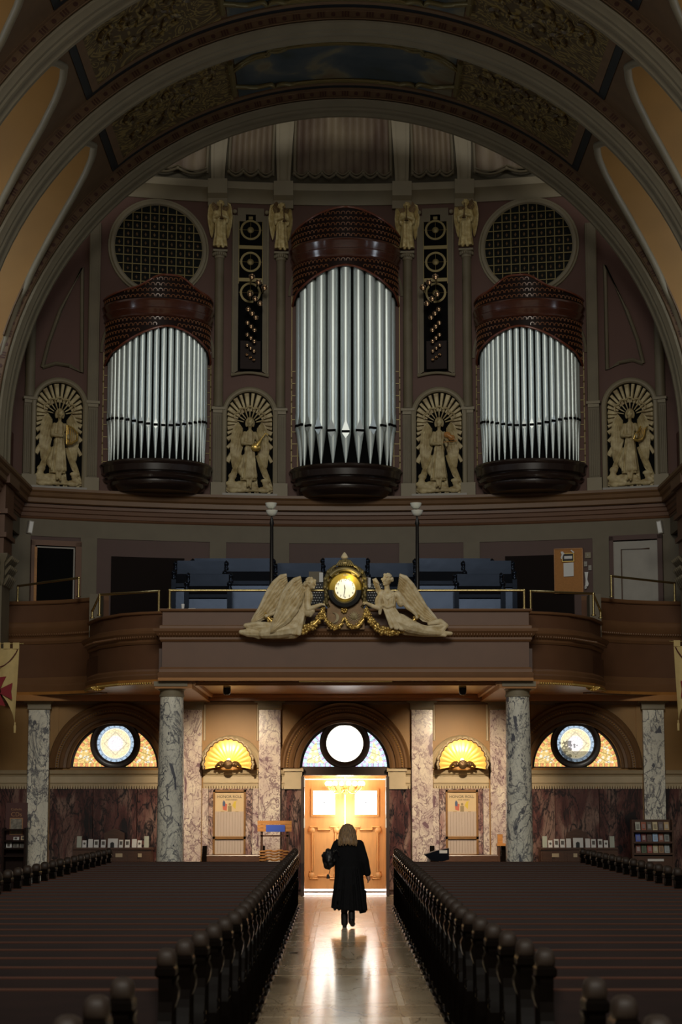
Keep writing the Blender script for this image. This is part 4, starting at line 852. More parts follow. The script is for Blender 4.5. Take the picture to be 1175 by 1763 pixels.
# ============================================================ tall grille panels with roundels, and horizontal trumpet pipes
def grille_panel(px, sgn, labels):
    x, y, _ = WP(px, 500); t = thing('grille_panel', labels[0], 'grille', (x, y, 0), wrot(x))
    k = .01345
    def zz_(r): return WP(px, r)[2]
    W, w = 33*k, 21.5*k
    m = M(); zt, zb = zz_(373), zz_(640)
    P = [(-W,zb),(-W,zt),(-W+.13,zt),(-W+.13,zz_(360)),(W-.13,zz_(360)),(W-.13,zt),(W,zt),(W,zb)]
    # frame: two uprights, stepped head, curved foot
    m.prism([(-W,zb-.10),(-w,zb),(-w,zz_(383)),(-.12,zz_(383)),(-.12,zz_(371)),(.12,zz_(371)),(.12,zz_(383)),(w,zz_(383)),(w,zb),(W,zb-.10),(W,zt),(W-.13,zt),(W-.13,zz_(360)),(-W+.13,zz_(360)),(-W+.13,zt),(-W,zt)], -.08, .02)
    m.obj('stone_frame', MT['cream_dark'], t, 0)
    m = M()
    for s in (-1, 1): m.ell((s*(W-.06), -.08, zt+.09), (.055,.04,.055), 10, 6); m.tube([(s*(W-.03),-.09,zb-.05),(s*(W-.03),-.09,zt)], .018, 6)
    m.tube([(-W,-.07,zb-.11)]+[(-W+2*W*q/10,-.07,zb-.11+.07*sin(pi*q/10)) for q in range(1,10)]+[(W,-.07,zb-.11)], .035, 6)
    m.obj('frame_roll', MT['cream'], t, 60)
    m = M(); m.box(-w, w, -.035, .01, zb, zz_(383)); m.box(-.12, .12, -.035, .01, zz_(383), zz_(371)); m.obj('dark_backing', MT['black'], t, 0)
    m = M()
    for s in (-1, 1): m.box(min(s*w, s*(w-.015)), max(s*w, s*(w-.015)), -.095, -.03, zz_(490), zz_(383))
    for r in (424, 480):
        m.box(-w, w, -.07, -.03, zz_(r+6), zz_(r))
    m.box(-.05, .05, -.06, -.03, zz_(379), zz_(374))
    m.obj('gilt_bars', MT['goldline'], t, 0)
    for r in (397, 452, 505):
        R = 18.5*k; zc = zz_(r)
        m = M(); m.arch([(R*.8,-.03),(R*.8,-.06),(R,-.06),(R,-.03)], 0, zc, 0, 0, 2*pi, 28); m.tube([(-R*.8,-.045,zc),(R*.8,-.045,zc)], .006, 5); m.tube([(0,-.045,zc-R*.8),(0,-.045,zc+R*.8)], .006, 5); m.ell((0,-.045,zc), (.08,.012,.08), 10, 5)
        for s in (-1, 1): m.ell((s*R*1.06,-.06,zc), .014, 6, 4)
        m.obj('roundel', MT['goldline'], t, 60)
    # fan of horizontal trumpets, bells towards the nave
    h = thing('trumpet_rank', labels[1], 'organ pipes', (x, y-.07, 0), wrot(x))
    m = M(); m.box(-w+.06, w-.04, -.12, 0, zz_(638), zz_(590)); m.obj('wind_chest', MT['fretbed'], h, 0)
    rnd = random.Random(5+sgn)
    row = 0; py = 488.0; step = 11.0; R = .072; cols = (.0, .155, .30) if sgn < 0 else (.02, -.13, -.28)
    r = 0
    while py < 625:
        for c in range(3):
            xo = cols[c]*(1-.45*min(1, (py-488)/60))-(.05*sgn*-1)*min(1,(py-488)/60)*1.6; p2 = py+c*step*.8
            if p2 > 630: continue
            zc = zz_(p2); d = -.55+.36*min(1, (py-488)/130)
            m = M(); m.lathe([(R*.25,0),(R*.3,-.2-d*0),(R*.55,d*.6),(R*.8,d*.85),(R*.93,d*.97),(R*1.03,d+.012),(R*1.06,d),(R*1.02,d-.012),(R*.92,d-.008),(R*.7,d*.86),(0,d*.8)], (0,0,0), 12)
            m.v = [(v[0]+xo, v[2], zc+v[1]) for v in m.v]
            o = m.obj('trumpet_pipe', MT['trump'], h, 60)
        py += step*2.55; step *= .885; R *= .90
    return t
MT['trump'] = mat('dark_polished_copper', (0.42,0.34,0.26), 0.16, 0.95)
grille_panel(431, -1, ('tall grille panel with gilt roundels between two angel columns, left of the central organ case', 'cluster of dark horizontal trumpet pipes on the grille left of the central organ case'))
grille_panel(751, 1, ('tall grille panel with gilt roundels between two angel columns, right of the central organ case', 'cluster of dark horizontal trumpet pipes on the grille right of the central organ case'))
# triangular panels beside the outer reliefs
for s, pts in ((-1, [(73,633),(84,590),(104,535),(142,462),(141,642),(120,630),(96,626)]), (1, [(1108,626),(1098,585),(1080,537),(1042,457),(1046,637),(1066,625),(1090,620)])):
    q = [WP(p[0], p[1]) for p in pts]; m = M(); m.tube([(p[0], p[1]-.02, p[2]) for p in q]+[(q[0][0], q[0][1]-.02, q[0][2])], .05, 6)
    o = m.obj('panel_moulding', MT['cream_dark'], wall_apse, 60)
# ============================================================ carved figures
def feather_wing(m, root, lead, tip, inner, rows=4, depth=.03, n=9):
    """feathered wing lying in the x-z plane: lead = outer edge points (from top to tip), inner = inner edge points (from root down)"""
    def lerp(P, t):
        k = t*(len(P)-1); i = min(int(k), len(P)-2); f = k-i
        return (P[i][0]+(P[i+1][0]-P[i][0])*f, P[i][1]+(P[i+1][1]-P[i][1])*f)
    outline = lead+[tip]+inner[::-1]
    cx = sum(p[0] for p in outline)/len(outline); cz = sum(p[1] for p in outline)/len(outline)
    m.prism(outline, -depth*.4, depth*.4)
    for r in range(rows):
        t0 = r/rows*.92; t1 = min(1, t0+(1.25/rows)+.12*(r == rows-1))
        cnt = n-(r if r < 2 else 2)
        for k in range(cnt):
            u = (k+.5)/cnt; a = lerp(lead+[tip], t0*.9); b = lerp(inner+[tip], t0*.9); c = lerp(lead+[tip], t1); d = lerp(inner+[tip], t1)
            p0 = (a[0]+(b[0]-a[0])*u, a[1]+(b[1]-a[1])*u); p1 = (c[0]+(d[0]-c[0])*u, c[1]+(d[1]-c[1])*u)
            L = hypot(p1[0]-p0[0], p1[1]-p0[1]); wd = hypot(b[0]-a[0], b[1]-a[1])/cnt*.62+.003
            dx, dz = (p1[0]-p0[0])/(L or 1), (p1[1]-p0[1])/(L or 1); nx, nz = -dz, dx
            prof = [(0,.55),(.25,1),(.6,1),(.85,.75),(1,.15)]
            rowsv = []
            for q, wq in prof:
                c0 = (p0[0]+dx*L*q, p0[1]+dz*L*q); h = -depth*(.5+.35*(rows-r)/rows); 
                rowsv.append([(c0[0]+nx*wd*wq, h+depth*.3, c0[1]+nz*wd*wq), (c0[0], h-depth*.25*wq, c0[1]), (c0[0]-nx*wd*wq, h+depth*.3, c0[1]-nz*wd*wq), (c0[0], h+depth*.5, c0[1])])
            m.loft(rowsv)
def head(m, c, r, yaw=0.0, hair=True):
    """small carved head facing -y turned by yaw"""
    def P(x, y, z): return (c[0]+r*(x*cos(yaw)-y*sin(yaw)), c[1]+r*(x*sin(yaw)+y*cos(yaw)), c[2]+r*z)
    m.ell(P(0,.05,.10), (r*.80, r*.88, r*.95), 14, 10); m.ell(P(0,-.22,-.42), (r*.55, r*.55, r*.55), 12, 8)     # skull, jaw
    m.cap(P(0,-.82,.10), P(0,-1.02,-.22), r*.09, r*.17, 8); m.ell(P(0,-.74,-.50), (r*.24, r*.14, r*.09), 8, 5)      # nose, lips
    m.ell(P(0,-.62,-.78), (r*.24, r*.2, r*.18), 8, 5); m.cap(P(-.42,-.70,.22), P(.42,-.70,.22), r*.12, r*.12, 8)     # chin, brow
    for s in (-1, 1): m.ell(P(s*.34,-.70,.05), (r*.14, r*.1, r*.09), 8, 5); m.ell(P(s*.80,.05,-.10), (r*.12, r*.2, r*.26), 8, 5)  # eyes, ears
    if hair:
        rnd = random.Random(3)
        for k in range(34):
            a = rnd.uniform(-2.6, 2.6); e = rnd.uniform(-.25, 1.35)
            m.ell(P(.88*sin(a)*cos(e), .10+.92*cos(a)*cos(e), .18+.95*sin(e)), r*.27, 8, 5)
def hand(m, p, d, up, s, curl=.5):
    """five-fingered hand: p wrist, d pointing direction, up back-of-hand normal, s hand length"""
    def nrm(v): L = sqrt(sum(c*c for c in v)); return [c/L for c in v]
    d = nrm(d); up = nrm(up); side = [d[1]*up[2]-d[2]*up[1], d[2]*up[0]-d[0]*up[2], d[0]*up[1]-d[1]*up[0]]
    def Q(a, b, c): return [p[k]+s*(a*d[k]+b*side[k]+c*up[k]) for k in range(3)]
    m.chain([Q(0,0,0), Q(.25,0,0), Q(.48,0,0)], [s*.15, s*.19, s*.20])
    m.cap(Q(.2,-.12,0), Q(.46,-.15,0), s*.12, s*.12); m.cap(Q(.2,.12,0), Q(.46,.15,0), s*.12, s*.12)
    for k, (b, L) in enumerate(((-.25,.36),(-.085,.44),(.08,.42),(.24,.33))):
        a = .46; q0 = Q(a, b, 0); q1 = Q(a+L*.5*cos(curl*.5), b*1.08, -L*.5*sin(curl*.5)); q2 = Q(a+L*.5*cos(curl*.5)+L*.5*cos(curl*1.5), b*1.1, -L*.5*sin(curl*.5)-L*.5*sin(curl*1.5))
        m.chain([q0, q1, q2], [s*.060, s*.055, s*.043], 8)
    m.chain([Q(.12,-.16,-.02), Q(.30,-.33,-.10), Q(.48,-.38,-.18)], [s*.09, s*.075, s*.058], 8)
def folds(m, pts0, pts1, r, n, seed=1):
    """tapering drapery ridges from one edge curve to another"""
    rnd = random.Random(seed)
    for k in range(n):
        u = (k+.5)/n+rnd.uniform(-.3, .3)/n
        def L(P):
            q = u*(len(P)-1); i = min(int(q), len(P)-2); f = q-i; return [P[i][j]+(P[i+1][j]-P[i][j])*f for j in range(3)]
        a, b = L(pts0), L(pts1); mid = [(a[j]+b[j])/2 for j in range(3)]; mid[1] -= r*.5
        m.chain([a, mid, b], [r*.7, r, r*1.15], 8)
# ---- small gilded angels playing trumpets, on the columns
def column_angel():
    H = 1.19; m = M()
    m.loft([[(cx+rx*cos(a)*(1+.10*sin(8*a)), cy+ry*sin(a)*(1+.10*sin(8*a)), z) for a in [2*pi*i/32 for i in range(32)]] for z, cx, cy, rx, ry in ((.07,0,-.02,.17,.13),(.16,0,-.02,.165,.13),(.35,0,-.01,.135,.11),(.55,0,0,.13,.105),(.70,0,0,.125,.10),(.85,0,0,.14,.10),(.94,0,0,.11,.085),(.98,0,0,.05,.05))])
    for s in (-1, 1):
        m.chain([(s*.12,-.02,.90),(s*.155,-.07,.76),(s*.02,-.17,.79)], [.055,.048,.03]); hand(m, (s*.04,-.165,.785), (-s*.8,-.3,.35), (0,-.7,.7), .085)
        m.ell((s*.15,-.05,.73), (.05,.06,.10), 10, 6); m.chain([(s*.05,-.06,.10),(s*.055,-.14,.035)], [.05,.035])
    m.cap((0,0,.95), (0,-.01,1.03), .045, .045); head(m, (0,-.01,1.10), .088)
    me = fuse(m, .011, 3)
    t = thing('angel_statue', CA[0], 'statue', (0,0,0), 0, 'gilded angels on the organ columns')
    put('robed_figure', me, MT['gilt'], t)
    for s in (-1, 1):
        w = M(); feather_wing(w, (s*.05,.95), [(s*.17,1.19),(s*.25,1.15),(s*.285,1.0),(s*.28,.72),(s*.24,.48)], (s*.19,.30), [(s*.09,1.05),(s*.10,.92),(s*.13,.7),(s*.15,.5)], 4, .05, 6)
        o = w.obj('wing', MT['gilt'], t, 50); o.location = (0, .09, 0)
    m = M(); m.lathe([(.012,0),(.012,.26),(.02,.34),(.05,.40),(.055,.40),(.03,.36)], (0,0,0), 12); m.v = [(v[0], -.19-.10*(v[2]/.4)+v[1], 1.07-v[2]) for v in m.v]; m.obj('trumpet', MT['bronze'], t, 60)
    m = M(); m.prism(arc(0,0,.20,0,2*pi,24)[:-1], .04, .06); m.v = [(v[0], v[1], v[2]+1.08) for v in m.v]; m.obj('halo_shell', MT['bronze'], t, 0)
    return t
CA = ['gilded trumpet-playing angel on the column by the left round grille', 'gilded trumpet-playing angel on the column just left of the central organ case', 'gilded trumpet-playing angel on the column just right of the central organ case', 'gilded trumpet-playing angel on the column by the right round grille']
ca = column_angel()
for i, (px, py, _) in enumerate(CN):
    x, y, z = WP(px, py); q = wrot(x)
    o = ca if i == 0 else dup(ca, label=CA[i])
    o.location = (x+.16*sin(q), y-.16*cos(q), z); o.rotation_euler = (0,0,q+(0,.2,.0,-.05)[i])
# ---- arched reliefs of music-making angels
def relief(px, pyc, label):
    x, y, _ = WP(px, pyc); z0 = ZCOR+.02
    t = thing('angel_relief', label, 'relief', (x, y-.02, z0), wrot(x), 'arched angel reliefs between the organ cases')
    W = .545; ZS = 1.93
    m = M(); m.arch([(W,.02),(W,-.10),(W+.03,-.13),(W+.07,-.12),(W+.10,-.14),(W+.12,-.10),(W+.12,.02)], 0, ZS, 0, 0, pi, 32, ZS, ZS); fixn(m.obj('arch_frame', MT['cream'], t, 30))
    m = M(); m.prism([(W,0.0)]+arc(0,ZS,W,0,pi,24)+[(-W,0.0)], -.01, .01); m.obj('dark_ground', MT['black'], t, 0)
    m = M(); m.box(-W-.1, W+.1, -.18, .0, -.01, .05); m.obj('sill', MT['greyw'], t, 0)  # the sill's paler colour carries the highlight along the ledge
    C = (0, 1.72); rel = MT['relief']
    for k in range(30):                                      # rays, long ones towards the foot
        a = 2*pi*(k+.5)/30-pi/2; c, s = cos(a), sin(a)
        lim = min((W-.015)/abs(c) if abs(c) > 1e-6 else 9, 9)
        if s < 0: lim = min(lim, (C[1]-.06)/-s)
        else:
            bq = C[1]-ZS; B = bq*s; disc = B*B-(bq*bq-(W-.015)**2); lim = min(lim, -B+sqrt(disc)) if C[1]+lim*s > ZS else lim
        r0, r1 = .30, lim; h = .036+.018*(k % 2)
        for seg in ((r0, r1) ,):
            w0, w1 = h*.65, h*1.0+r1*.012
            m = M(); m.add([(C[0]+seg[0]*c-w0*s, -.02, C[1]+seg[0]*s+w0*c), (C[0]+seg[0]*c+w0*s, -.02, C[1]+seg[0]*s-w0*c), (C[0]+seg[1]*c+w1*s, -.02, C[1]+seg[1]*s-w1*c), (C[0]+seg[1]*c-w1*s, -.02, C[1]+seg[1]*s+w1*c),
                            (C[0]+seg[0]*c-w0*s*.7, -.06, C[1]+seg[0]*s+w0*c*.7), (C[0]+seg[0]*c+w0*s*.7, -.06, C[1]+seg[0]*s-w0*c*.7), (C[0]+(seg[1]-.01)*c+w1*s*.7, -.06, C[1]+(seg[1]-.01)*s-w1*c*.7), (C[0]+(seg[1]-.01)*c-w1*s*.7, -.06, C[1]+(seg[1]-.01)*s+w1*c*.7)],
                           [(4,5,6,7),(0,1,5,4),(1,2,6,5),(2,3,7,6),(3,0,4,7)]); fixn(m.obj('ray', rel, t, 0))
    m = M()
    for k in range(5):                                       # scalloped glory above the head
        a0, a1 = pi*(.10+.16*k), pi*(.10+.16*(k+1)); pth = []
        for q in range(9):
            a = a0+(a1-a0)*q/8; r = .36+.05*sin(pi*q/8); pth.append((r*cos(a), -.07, C[1]+r*sin(a)))
        m.tube(pth, .025, 6)
    for k in range(9):
        a = pi*(.08+.84*k/8); m.tube([(.15*cos(a),-.06,C[1]+.15*sin(a)),(.35*cos(a),-.06,C[1]+.35*sin(a))], [.012,.022], 5)
    m.obj('glory', rel, t, 60)
    for s in (-1, 1):
        w = M(); feather_wing(w, (s*.1,1.5), [(s*.28,1.76),(s*.38,1.66),(s*.43,1.40),(s*.43,1.10),(s*.41,.85)], (s*.37,.62), [(s*.17,1.60),(s*.19,1.3),(s*.22,1.05),(s*.25,.85)], 4, .05, 5); o = w.obj('wing', rel, t, 50); o.location = (0,-.06,0)
        w = M(); feather_wing(w, (s*.2,.9), [(s*.24,1.0),(s*.33,.80),(s*.42,.55)], (s*.50,.30), [(s*.14,.95),(s*.22,.7),(s*.32,.45)], 2, .04, 4); o = w.obj('lower_wing', rel, t, 50); o.location = (0,-.05,0)
    fg = put('robed_figure', RELFIG, rel, t, loc=(0,-.10,0)); fg.scale = (.82, 1.15, 1)
    put('cloud_bank', RELCLOUD, rel, t, loc=(0,-.08,0))
    m = M()
    for k in range(7): xx = -.46+k*.153; m.box(xx-.035, xx+.035, -.06, -.01, .02, .14)
    stuff(m.obj('base_blocks', rel, t, 0))
    return t
m = M()
m.loft([[(cx+rx*cos(a)*(1+.09*sin(9*a)), ry*sin(a)*(1+.09*sin(9*a)), z) for a in [2*pi*i/36 for i in range(36)]] for z, cx, rx, ry in ((.36,-.03,.22,.07),(.48,-.02,.24,.09),(.75,0,.17,.09),(1.0,0,.14,.09),(1.12,0,.15,.09),(1.2,0,.12,.08),(1.38,0,.15,.09),(1.50,0,.13,.08),(1.56,0,.05,.05))])
m.chain([(-.15,0,1.47),(-.22,-.05,1.24),(0,-.13,1.20)], [.065,.055,.035]); hand(m, (0,-.13,1.20), (1,-.1,.05), (0,-.6,.7), .11)
m.chain([(.15,0,1.47),(.24,-.05,1.28),(.22,-.13,1.16)], [.06,.05,.035]); hand(m, (.22,-.13,1.18), (-.3,-.2,.8), (0,-1,.1), .10)
m.ell((-.21,-.02,1.3), (.07,.06,.13), 10, 6); m.cap((0,0,1.54), (0,-.01,1.63), .05, .05); head(m, (0,-.02,1.715), .098, -.25)
for k in range(14): a = pi*(-.15+1.3*k/13); m.ell((.105*cos(a), .01, 1.72+.115*sin(a)), .04, 8, 5)
m.chain([(-.05,-.02,.40),(-.06,-.05,.24),(-.07,-.10,.21)], [.05,.04,.035]); m.chain([(.03,-.02,.40),(.02,-.05,.22),(.02,-.11,.19)], [.05,.04,.035])
m.chain([(-.16,0,.95),(-.24,0,.72),(-.30,-.02,.60),(-.24,-.02,.50)], [.04,.06,.07,.05]); folds(m, [(-.14,-.06,1.08),(.14,-.06,1.08)], [(-.24,-.07,.42),(.22,-.07,.42)], .026, 6)
RELFIG = fuse(m, .013, 3)
m = M(); rnd = random.Random(11)
for k in range(34): m.ell((rnd.uniform(-.46,.46), rnd.uniform(-.01,.02), rnd.uniform(.10,.30)), (rnd.uniform(.08,.15), .05, rnd.uniform(.04,.07)), 10, 6)
for q in ((-.40,.46,.13,.09),(-.42,.36,.10,.08),(.38,.36,.16,.06)): m.ell((q[0],0,q[1]), (q[2]*.8,.05,q[3]), 10, 6)
RELCLOUD = fuse(m, .016, 2)
RL = [(101,'harp','arched angel relief at the far left, playing a small gold harp'), (430,'lute','arched angel relief left of the central pipes, playing a gold lute'), (757,'violin','arched angel relief right of the central pipes, playing a brown violin'), (1087,'lyre','arched angel relief at the far right, playing a gold lyre')]
for px, ins, lab in RL:
    t = relief(px, 750, lab); m = M(); mk = 'gold'
    if ins == 'harp':
        m.tube([(.14,-.24,1.02),(.14,-.24,1.46)], .022, 6); m.tube([(.14,-.24,1.46),(.28,-.24,1.40),(.40,-.24,1.28)], .022, 6); m.tube([(.40,-.24,1.28),(.38,-.24,1.12),(.26,-.24,1.04),(.14,-.24,1.02)], [.02,.03,.034,.03], 6)
        for k in range(5): m.tube([(.18+.045*k,-.24,1.05+.012*k),(.18+.045*k,-.24,1.43-.03*k)], .006, 4)
    elif ins == 'lute':
        m.ell((.13,-.24,1.13), (.12,.06,.10), 14, 8); m.cap((.16,-.24,1.17), (.24,-.24,1.30), .07, .03, 10); m.tube([(.22,-.25,1.28),(.36,-.23,1.47)], .018, 6); m.tube([(.36,-.23,1.47),(.42,-.22,1.43)], .014, 6)
    elif ins == 'violin':
        mk = 'oak'; m.ell((.20,-.24,1.42), (.085,.035,.075), 12, 6); m.ell((.30,-.24,1.35), (.08,.035,.07), 12, 6); m.cap((.20,-.24,1.42), (.30,-.24,1.35), .05, .05, 8); m.tube([(.33,-.25,1.33),(.42,-.25,1.27)], .014, 6); m.tube([(.10,-.27,1.24),(.42,-.27,1.26)], .008, 5)
    else:
        m.tube([(.12,-.24,1.12),(.20,-.24,1.08),(.30,-.24,1.12),(.37,-.24,1.22),(.38,-.24,1.33),(.44,-.24,1.40)], [.03,.035,.03,.026,.022,.02], 6); m.tube([(.12,-.24,1.12),(.15,-.24,1.24),(.22,-.24,1.30),(.28,-.24,1.42)], [.03,.022,.02,.02], 6)
        for k in range(5): m.tube([(.17+.035*k,-.24,1.13),(.24+.035*k,-.24,1.38)], .005, 4)
    m.obj(ins, MT[mk], t, 60)
# ============================================================ GALLERY (choir loft)
YG = 38.4
gal = thing('choir_gallery', 'brown moulded choir gallery front spanning the nave above the marble columns', 'gallery')
def gz(py, Y=YG): return Z(py, Y)
GB, GT = gz(1172), gz(1047)
CENT = [(-3.62, YG+.35), (-3.62, YG), (3.62, YG), (3.62, YG+.35)]
FL = [(-5.42,41.6),(-5.30,41.1),(-5.05,40.35),(-4.5,39.45),(-4.05,39.1),(-3.55,38.92)]
FR = [(-x, y) for x, y in FL[::-1]]
OL = [(-7.5,43.72),(-6.9,43.62),(-6.2,43.35),(-5.6,42.9),(-5.28,42.5)]
OR_ = [(-x, y) for x, y in OL[::-1]]
def gsw(name, prof, mk, path, par=gal): fixn((lambda m: (m.sweep(prof, path), m)[1])(M()).obj(name, MT[mk], par, 25))
def parapet(path, b, t, par=gal, lo=1.0):
    h = (t-b)
    def q(f): return b+h*f
    gsw('lower_moulding', [(-.25,q(0)),(-.06,q(0)),(-.02,q(.02)),(.0,q(.06)),(.01,q(.10)),(-.02,q(.12)),(-.02,q(.16)),(-.05,q(.19)),(-.25,q(.19))], 'brown', path, par)
    gsw('lower_field', [(-.25,q(.19)),(-.07,q(.19)),(-.07,q(.54)),(-.25,q(.54))], 'brown_flat', path, par)
    gsw('cornice_moulding', [(-.25,q(.54)),(-.05,q(.54)),(-.02,q(.57)),(-.02,q(.60)),(.03,q(.63)),(.05,q(.65)),(.09,q(.68)),(.10,q(.715)),(-.25,q(.715))], 'brown', path, par)
    gsw('step_moulding', [(-.25,q(.715)),(-.02,q(.715)),(-.02,q(.76)),(-.05,q(.77)),(-.25,q(.77))], 'brown', path, par)
    gsw('upper_field', [(-.25,q(.77)),(-.07,q(.77)),(-.07,q(.955)),(-.25,q(.955))], 'brown_flat', path, par)
    gsw('coping', [(-.25,q(.955)),(-.04,q(.955)),(-.02,q(.965)),(-.01,q(.985)),(-.01,q(.995)),(-.25,q(1.0))], 'brown', path, par)
    # egg-and-dart row as single small blocks
    m = M()
    for (xa, ya), (xb, yb) in zip(path, path[1:]):
        L = hypot(xb-xa, yb-ya); n = int(L/.055)
        for k in range(n):
            u = (k+.5)/n; dx, dy = (xb-xa)/L, (yb-ya)/L; cx, cy = xa+(xb-xa)*u+dy*.0, ya+(yb-ya)*u; nx, ny = dy, -dx
            m.ell((cx+nx*.045, cy+ny*.045, q(.635)), (.018,.018,.030), 5, 4)
    stuff(m.obj('egg_row', MT['brown'], par, 60))
parapet(CENT, GB, GT); parapet(FL, GB, GT); parapet(FR, GB, GT)
OT = Z(1029, 43.0); OB = Z(1196.5, 43.2)
parapet(OL, OB, OT); parapet(OR_, OB, OT)
def fillpoly(m, path, z0, z1): m.prism(path, z0, z1, 'xy')
deck = [(-7.4,45.6)]+OL+[(-5.42,42.3)]+FL+CENT+FR+[(5.42,42.3)]+OR_+[(7.4,45.6),(0,46.3)]
deck = [(x, y+.2 if y < 42 else y+.1) for x, y in deck]
m = M(); fillpoly(m, deck, GB+.12, 4.95); fixn(m.obj('gallery_floor', MT['darkwood'], gal, 0))
m = M(); fillpoly(m, [(x, y) for x, y in [(-7.4,44.0)]+OL+[(-5.42,42.3)]+FL+CENT+FR+[(5.42,42.3)]+OR_+[(7.4,44.0)]], GB, GB+.06); fixn(m.obj('soffit', MT['soffit'], gal, 0))
m = M()
for s in (-1, 1): m.box(s*3.33-.36, s*3.33+.36, 38.55, 44, GB-.14, GB); m.box(s*3.33-.42, s*3.33+.42, 38.6, 44, GB-.05, GB)
m.box(-3.6, 3.6, 43.45, 44, GB-.13, GB); m.box(-7.4, 7.4, 43.6, 44, GB-.13, GB)
m.obj('soffit_beams', MT['soffit'], gal, 0)
m = M(); m.tube([(-2.9,38.8,GB-.02),(2.9,38.8,GB-.02),(2.9,43.3,GB-.02),(-2.9,43.3,GB-.02),(-2.9,38.8,GB-.02)], .06, 6); m.obj('coffer_moulding', MT['soffit'], gal, 60)
for s in (-1, 1):
    m = M(); pth = [(x, y-.02, GB-.015) for x, y in (FL if s < 0 else FR)]
    for (xa, ya, za), (xb, yb, zb) in zip(pth, pth[1:]):
        n = max(2, int(hypot(xb-xa, yb-ya)/.05))
        for k in range(n): u = (k+.5)/n; m.ell((xa+(xb-xa)*u, ya+(yb-ya)*u, za), (.024,.024,.03), 6, 4)
    stuff(m.obj('gilt_bead_edge', MT['gold'], gal, 60))
    m = M(); cx, cy = s*5.0, 40.3
    for k in range(7): a = -1.2+2.4*k/6; m.cap((cx, cy-.05, GB-.01), (cx+.13*sin(a), cy-.10, GB-.01-.07*cos(a)), .02, .03, 8)
    m.ell((cx, cy-.08, GB-.02), (.05,.05,.03), 10, 6); m.obj('acanthus_drop', MT['gold'], gal, 60)
m = M(); m.tube([(-.9,YG+.05,GB-.005),(.9,YG+.05,GB-.005)], .02, 6); m.obj('gilt_edge', MT['gold'], gal, 60)
# end scrolls between curved flank and outer box
for s in (-1, 1):
    m = M(); m.prism([(42.0,5.2),(42.0,OT-.02),(42.5,OT-.02),(42.5,5.2)], s*5.30-.12, s*5.30+.12, 'yz'); m.obj('gallery_pier', MT['frieze'], gal, 0)
    m = M(); m.tube([(s*5.32,42.38,5.75),(s*5.32,42.34,6.0),(s*5.32,42.30,6.2)], [.05,.07,.05], 8); m.obj('pier_scroll', MT['brown'], gal, 60)
# the big side piers with carved capitals at the frame's edges
for s, nm in ((-1,'left'), (1,'right')):
    t = thing('crossing_pier', 'grey pier with a carved leafy capital at the far %s edge, behind the banner' % nm, 'pier', (s*7.47, 42.3, 0))
    w = .22
    m = M(); m.box(-w, w, -.5, .5, 4.6, Z(1005, 42)); m.obj('shaft', MT['cream_dark'], t, 0)
    z0, z1 = Z(1010, 42), Z(955, 42)
    m = M(); m.loft([[(sx*(w+o), sy*(.5+o), z) for sx, sy in ((-1,-1),(1,-1),(1,1),(-1,1))] for z, o in ((z0,.0),(z0+.08,.04),(z0+.5,.05),(z1-.06,.12),(z1,.12))])
    rnd = random.Random(4)
    for k in range(5):
        for r in range(3):
            xx = -w+.06+k*.08
            m.cap((xx,-.52,z0+.05+r*.2), (xx+rnd.uniform(-.02,.02),-.64-.03*r,z0+.22+r*.2), .045, .03, 6)
            yy_ = -.4+k*.2; m.cap((-s*(w+.02),yy_,z0+.05+r*.2), (-s*(w+.12+.03*r),yy_,z0+.22+r*.2), .045, .03, 6)
    m.obj('leafy_capital', MT['cream_dark'], t, 40)
    m = M()
    for (za, zb, o) in ((z1,z1+.35,.02),(z1+.35,z1+.45,.08),(z1+.45,z1+.85,.03),(z1+.85,z1+.95,.10),(z1+.95,z1+1.5,.04),(z1+1.5,z1+1.7,.14)): m.box(-w-o, w+o, -.5-o, .5+o, za, zb)
    m.obj('entablature_block', MT['brown_flat'], t, 0)
    sp = thing('wall_speaker', 'small white box speaker high on the pier at the %s end of the gallery' % nm, 'speaker', (s*6.86, 42.9, Z(908, 42.9)), s*-.5)
    m = M(); m.box(-.055, .055, -.06, .06, -.14, .14); o = m.obj('cabinet', MT['greyw'], sp, 0); o.rotation_euler = (0, s*-.15, 0)
    m = M(); m.box(-.04, .04, -.068, -.058, -.12, .12); g = m.obj('speaker_cloth', MT['white'], sp, 0); g.rotation_euler = (0, s*-.15, 0)
# gallery doors
def recess(px0, px1, py0): 
    x0, y0, z1 = WP(px0, py0, .03); x1, y1, _ = WP(px1, py0, .03); return (x0+x1)/2, (y0+y1)/2, hypot(x1-x0, y1-y0), z1
cx, cy, wd, z1 = recess(55, 136, 931)
d = thing('door_4', 'x', 'x', (cx, cy, 0), wrot(cx)); del d['category']; del d['label']; struct(d)
h = wd/2
m = M(); m.box(-h-.02, -h+.07, -.08, .06, 4.95, z1); m.box(h-.09, h+.05, -.08, .06, 4.95, z1); m.box(-h-.02, h+.05, -.08, .06, z1-.10, z1+.02); m.obj('door_frame', MT['brown_flat'], d, 0)
m = M(); m.box(-h+.12, h-.09, -.04, .03, 4.95, z1-.10); m.obj('dark_opening', MT['black'], d, 0)
m = M(); m.box(-h+.05, -h+.11, -.09, .03, 4.95, z1-.14); m.obj('oak_door_edge', MT['oak'], d, 0)  # orange oak strip along the door's edge
m = M(); m.box(h-.14, h-.11, -.10, -.02, 4.95, z1-.14); m.box(-h+.1, h-.11, -.10, -.06, z1-.16, z1-.13); m.obj('inner_jamb', MT['greyw'], d, 0)
cx, cy, wd, z1 = recess(1053, 1138, 925)
d = thing('door_5', 'x', 'x', (cx, cy, 0), wrot(cx)); del d['category']; del d['label']; struct(d); h = wd/2
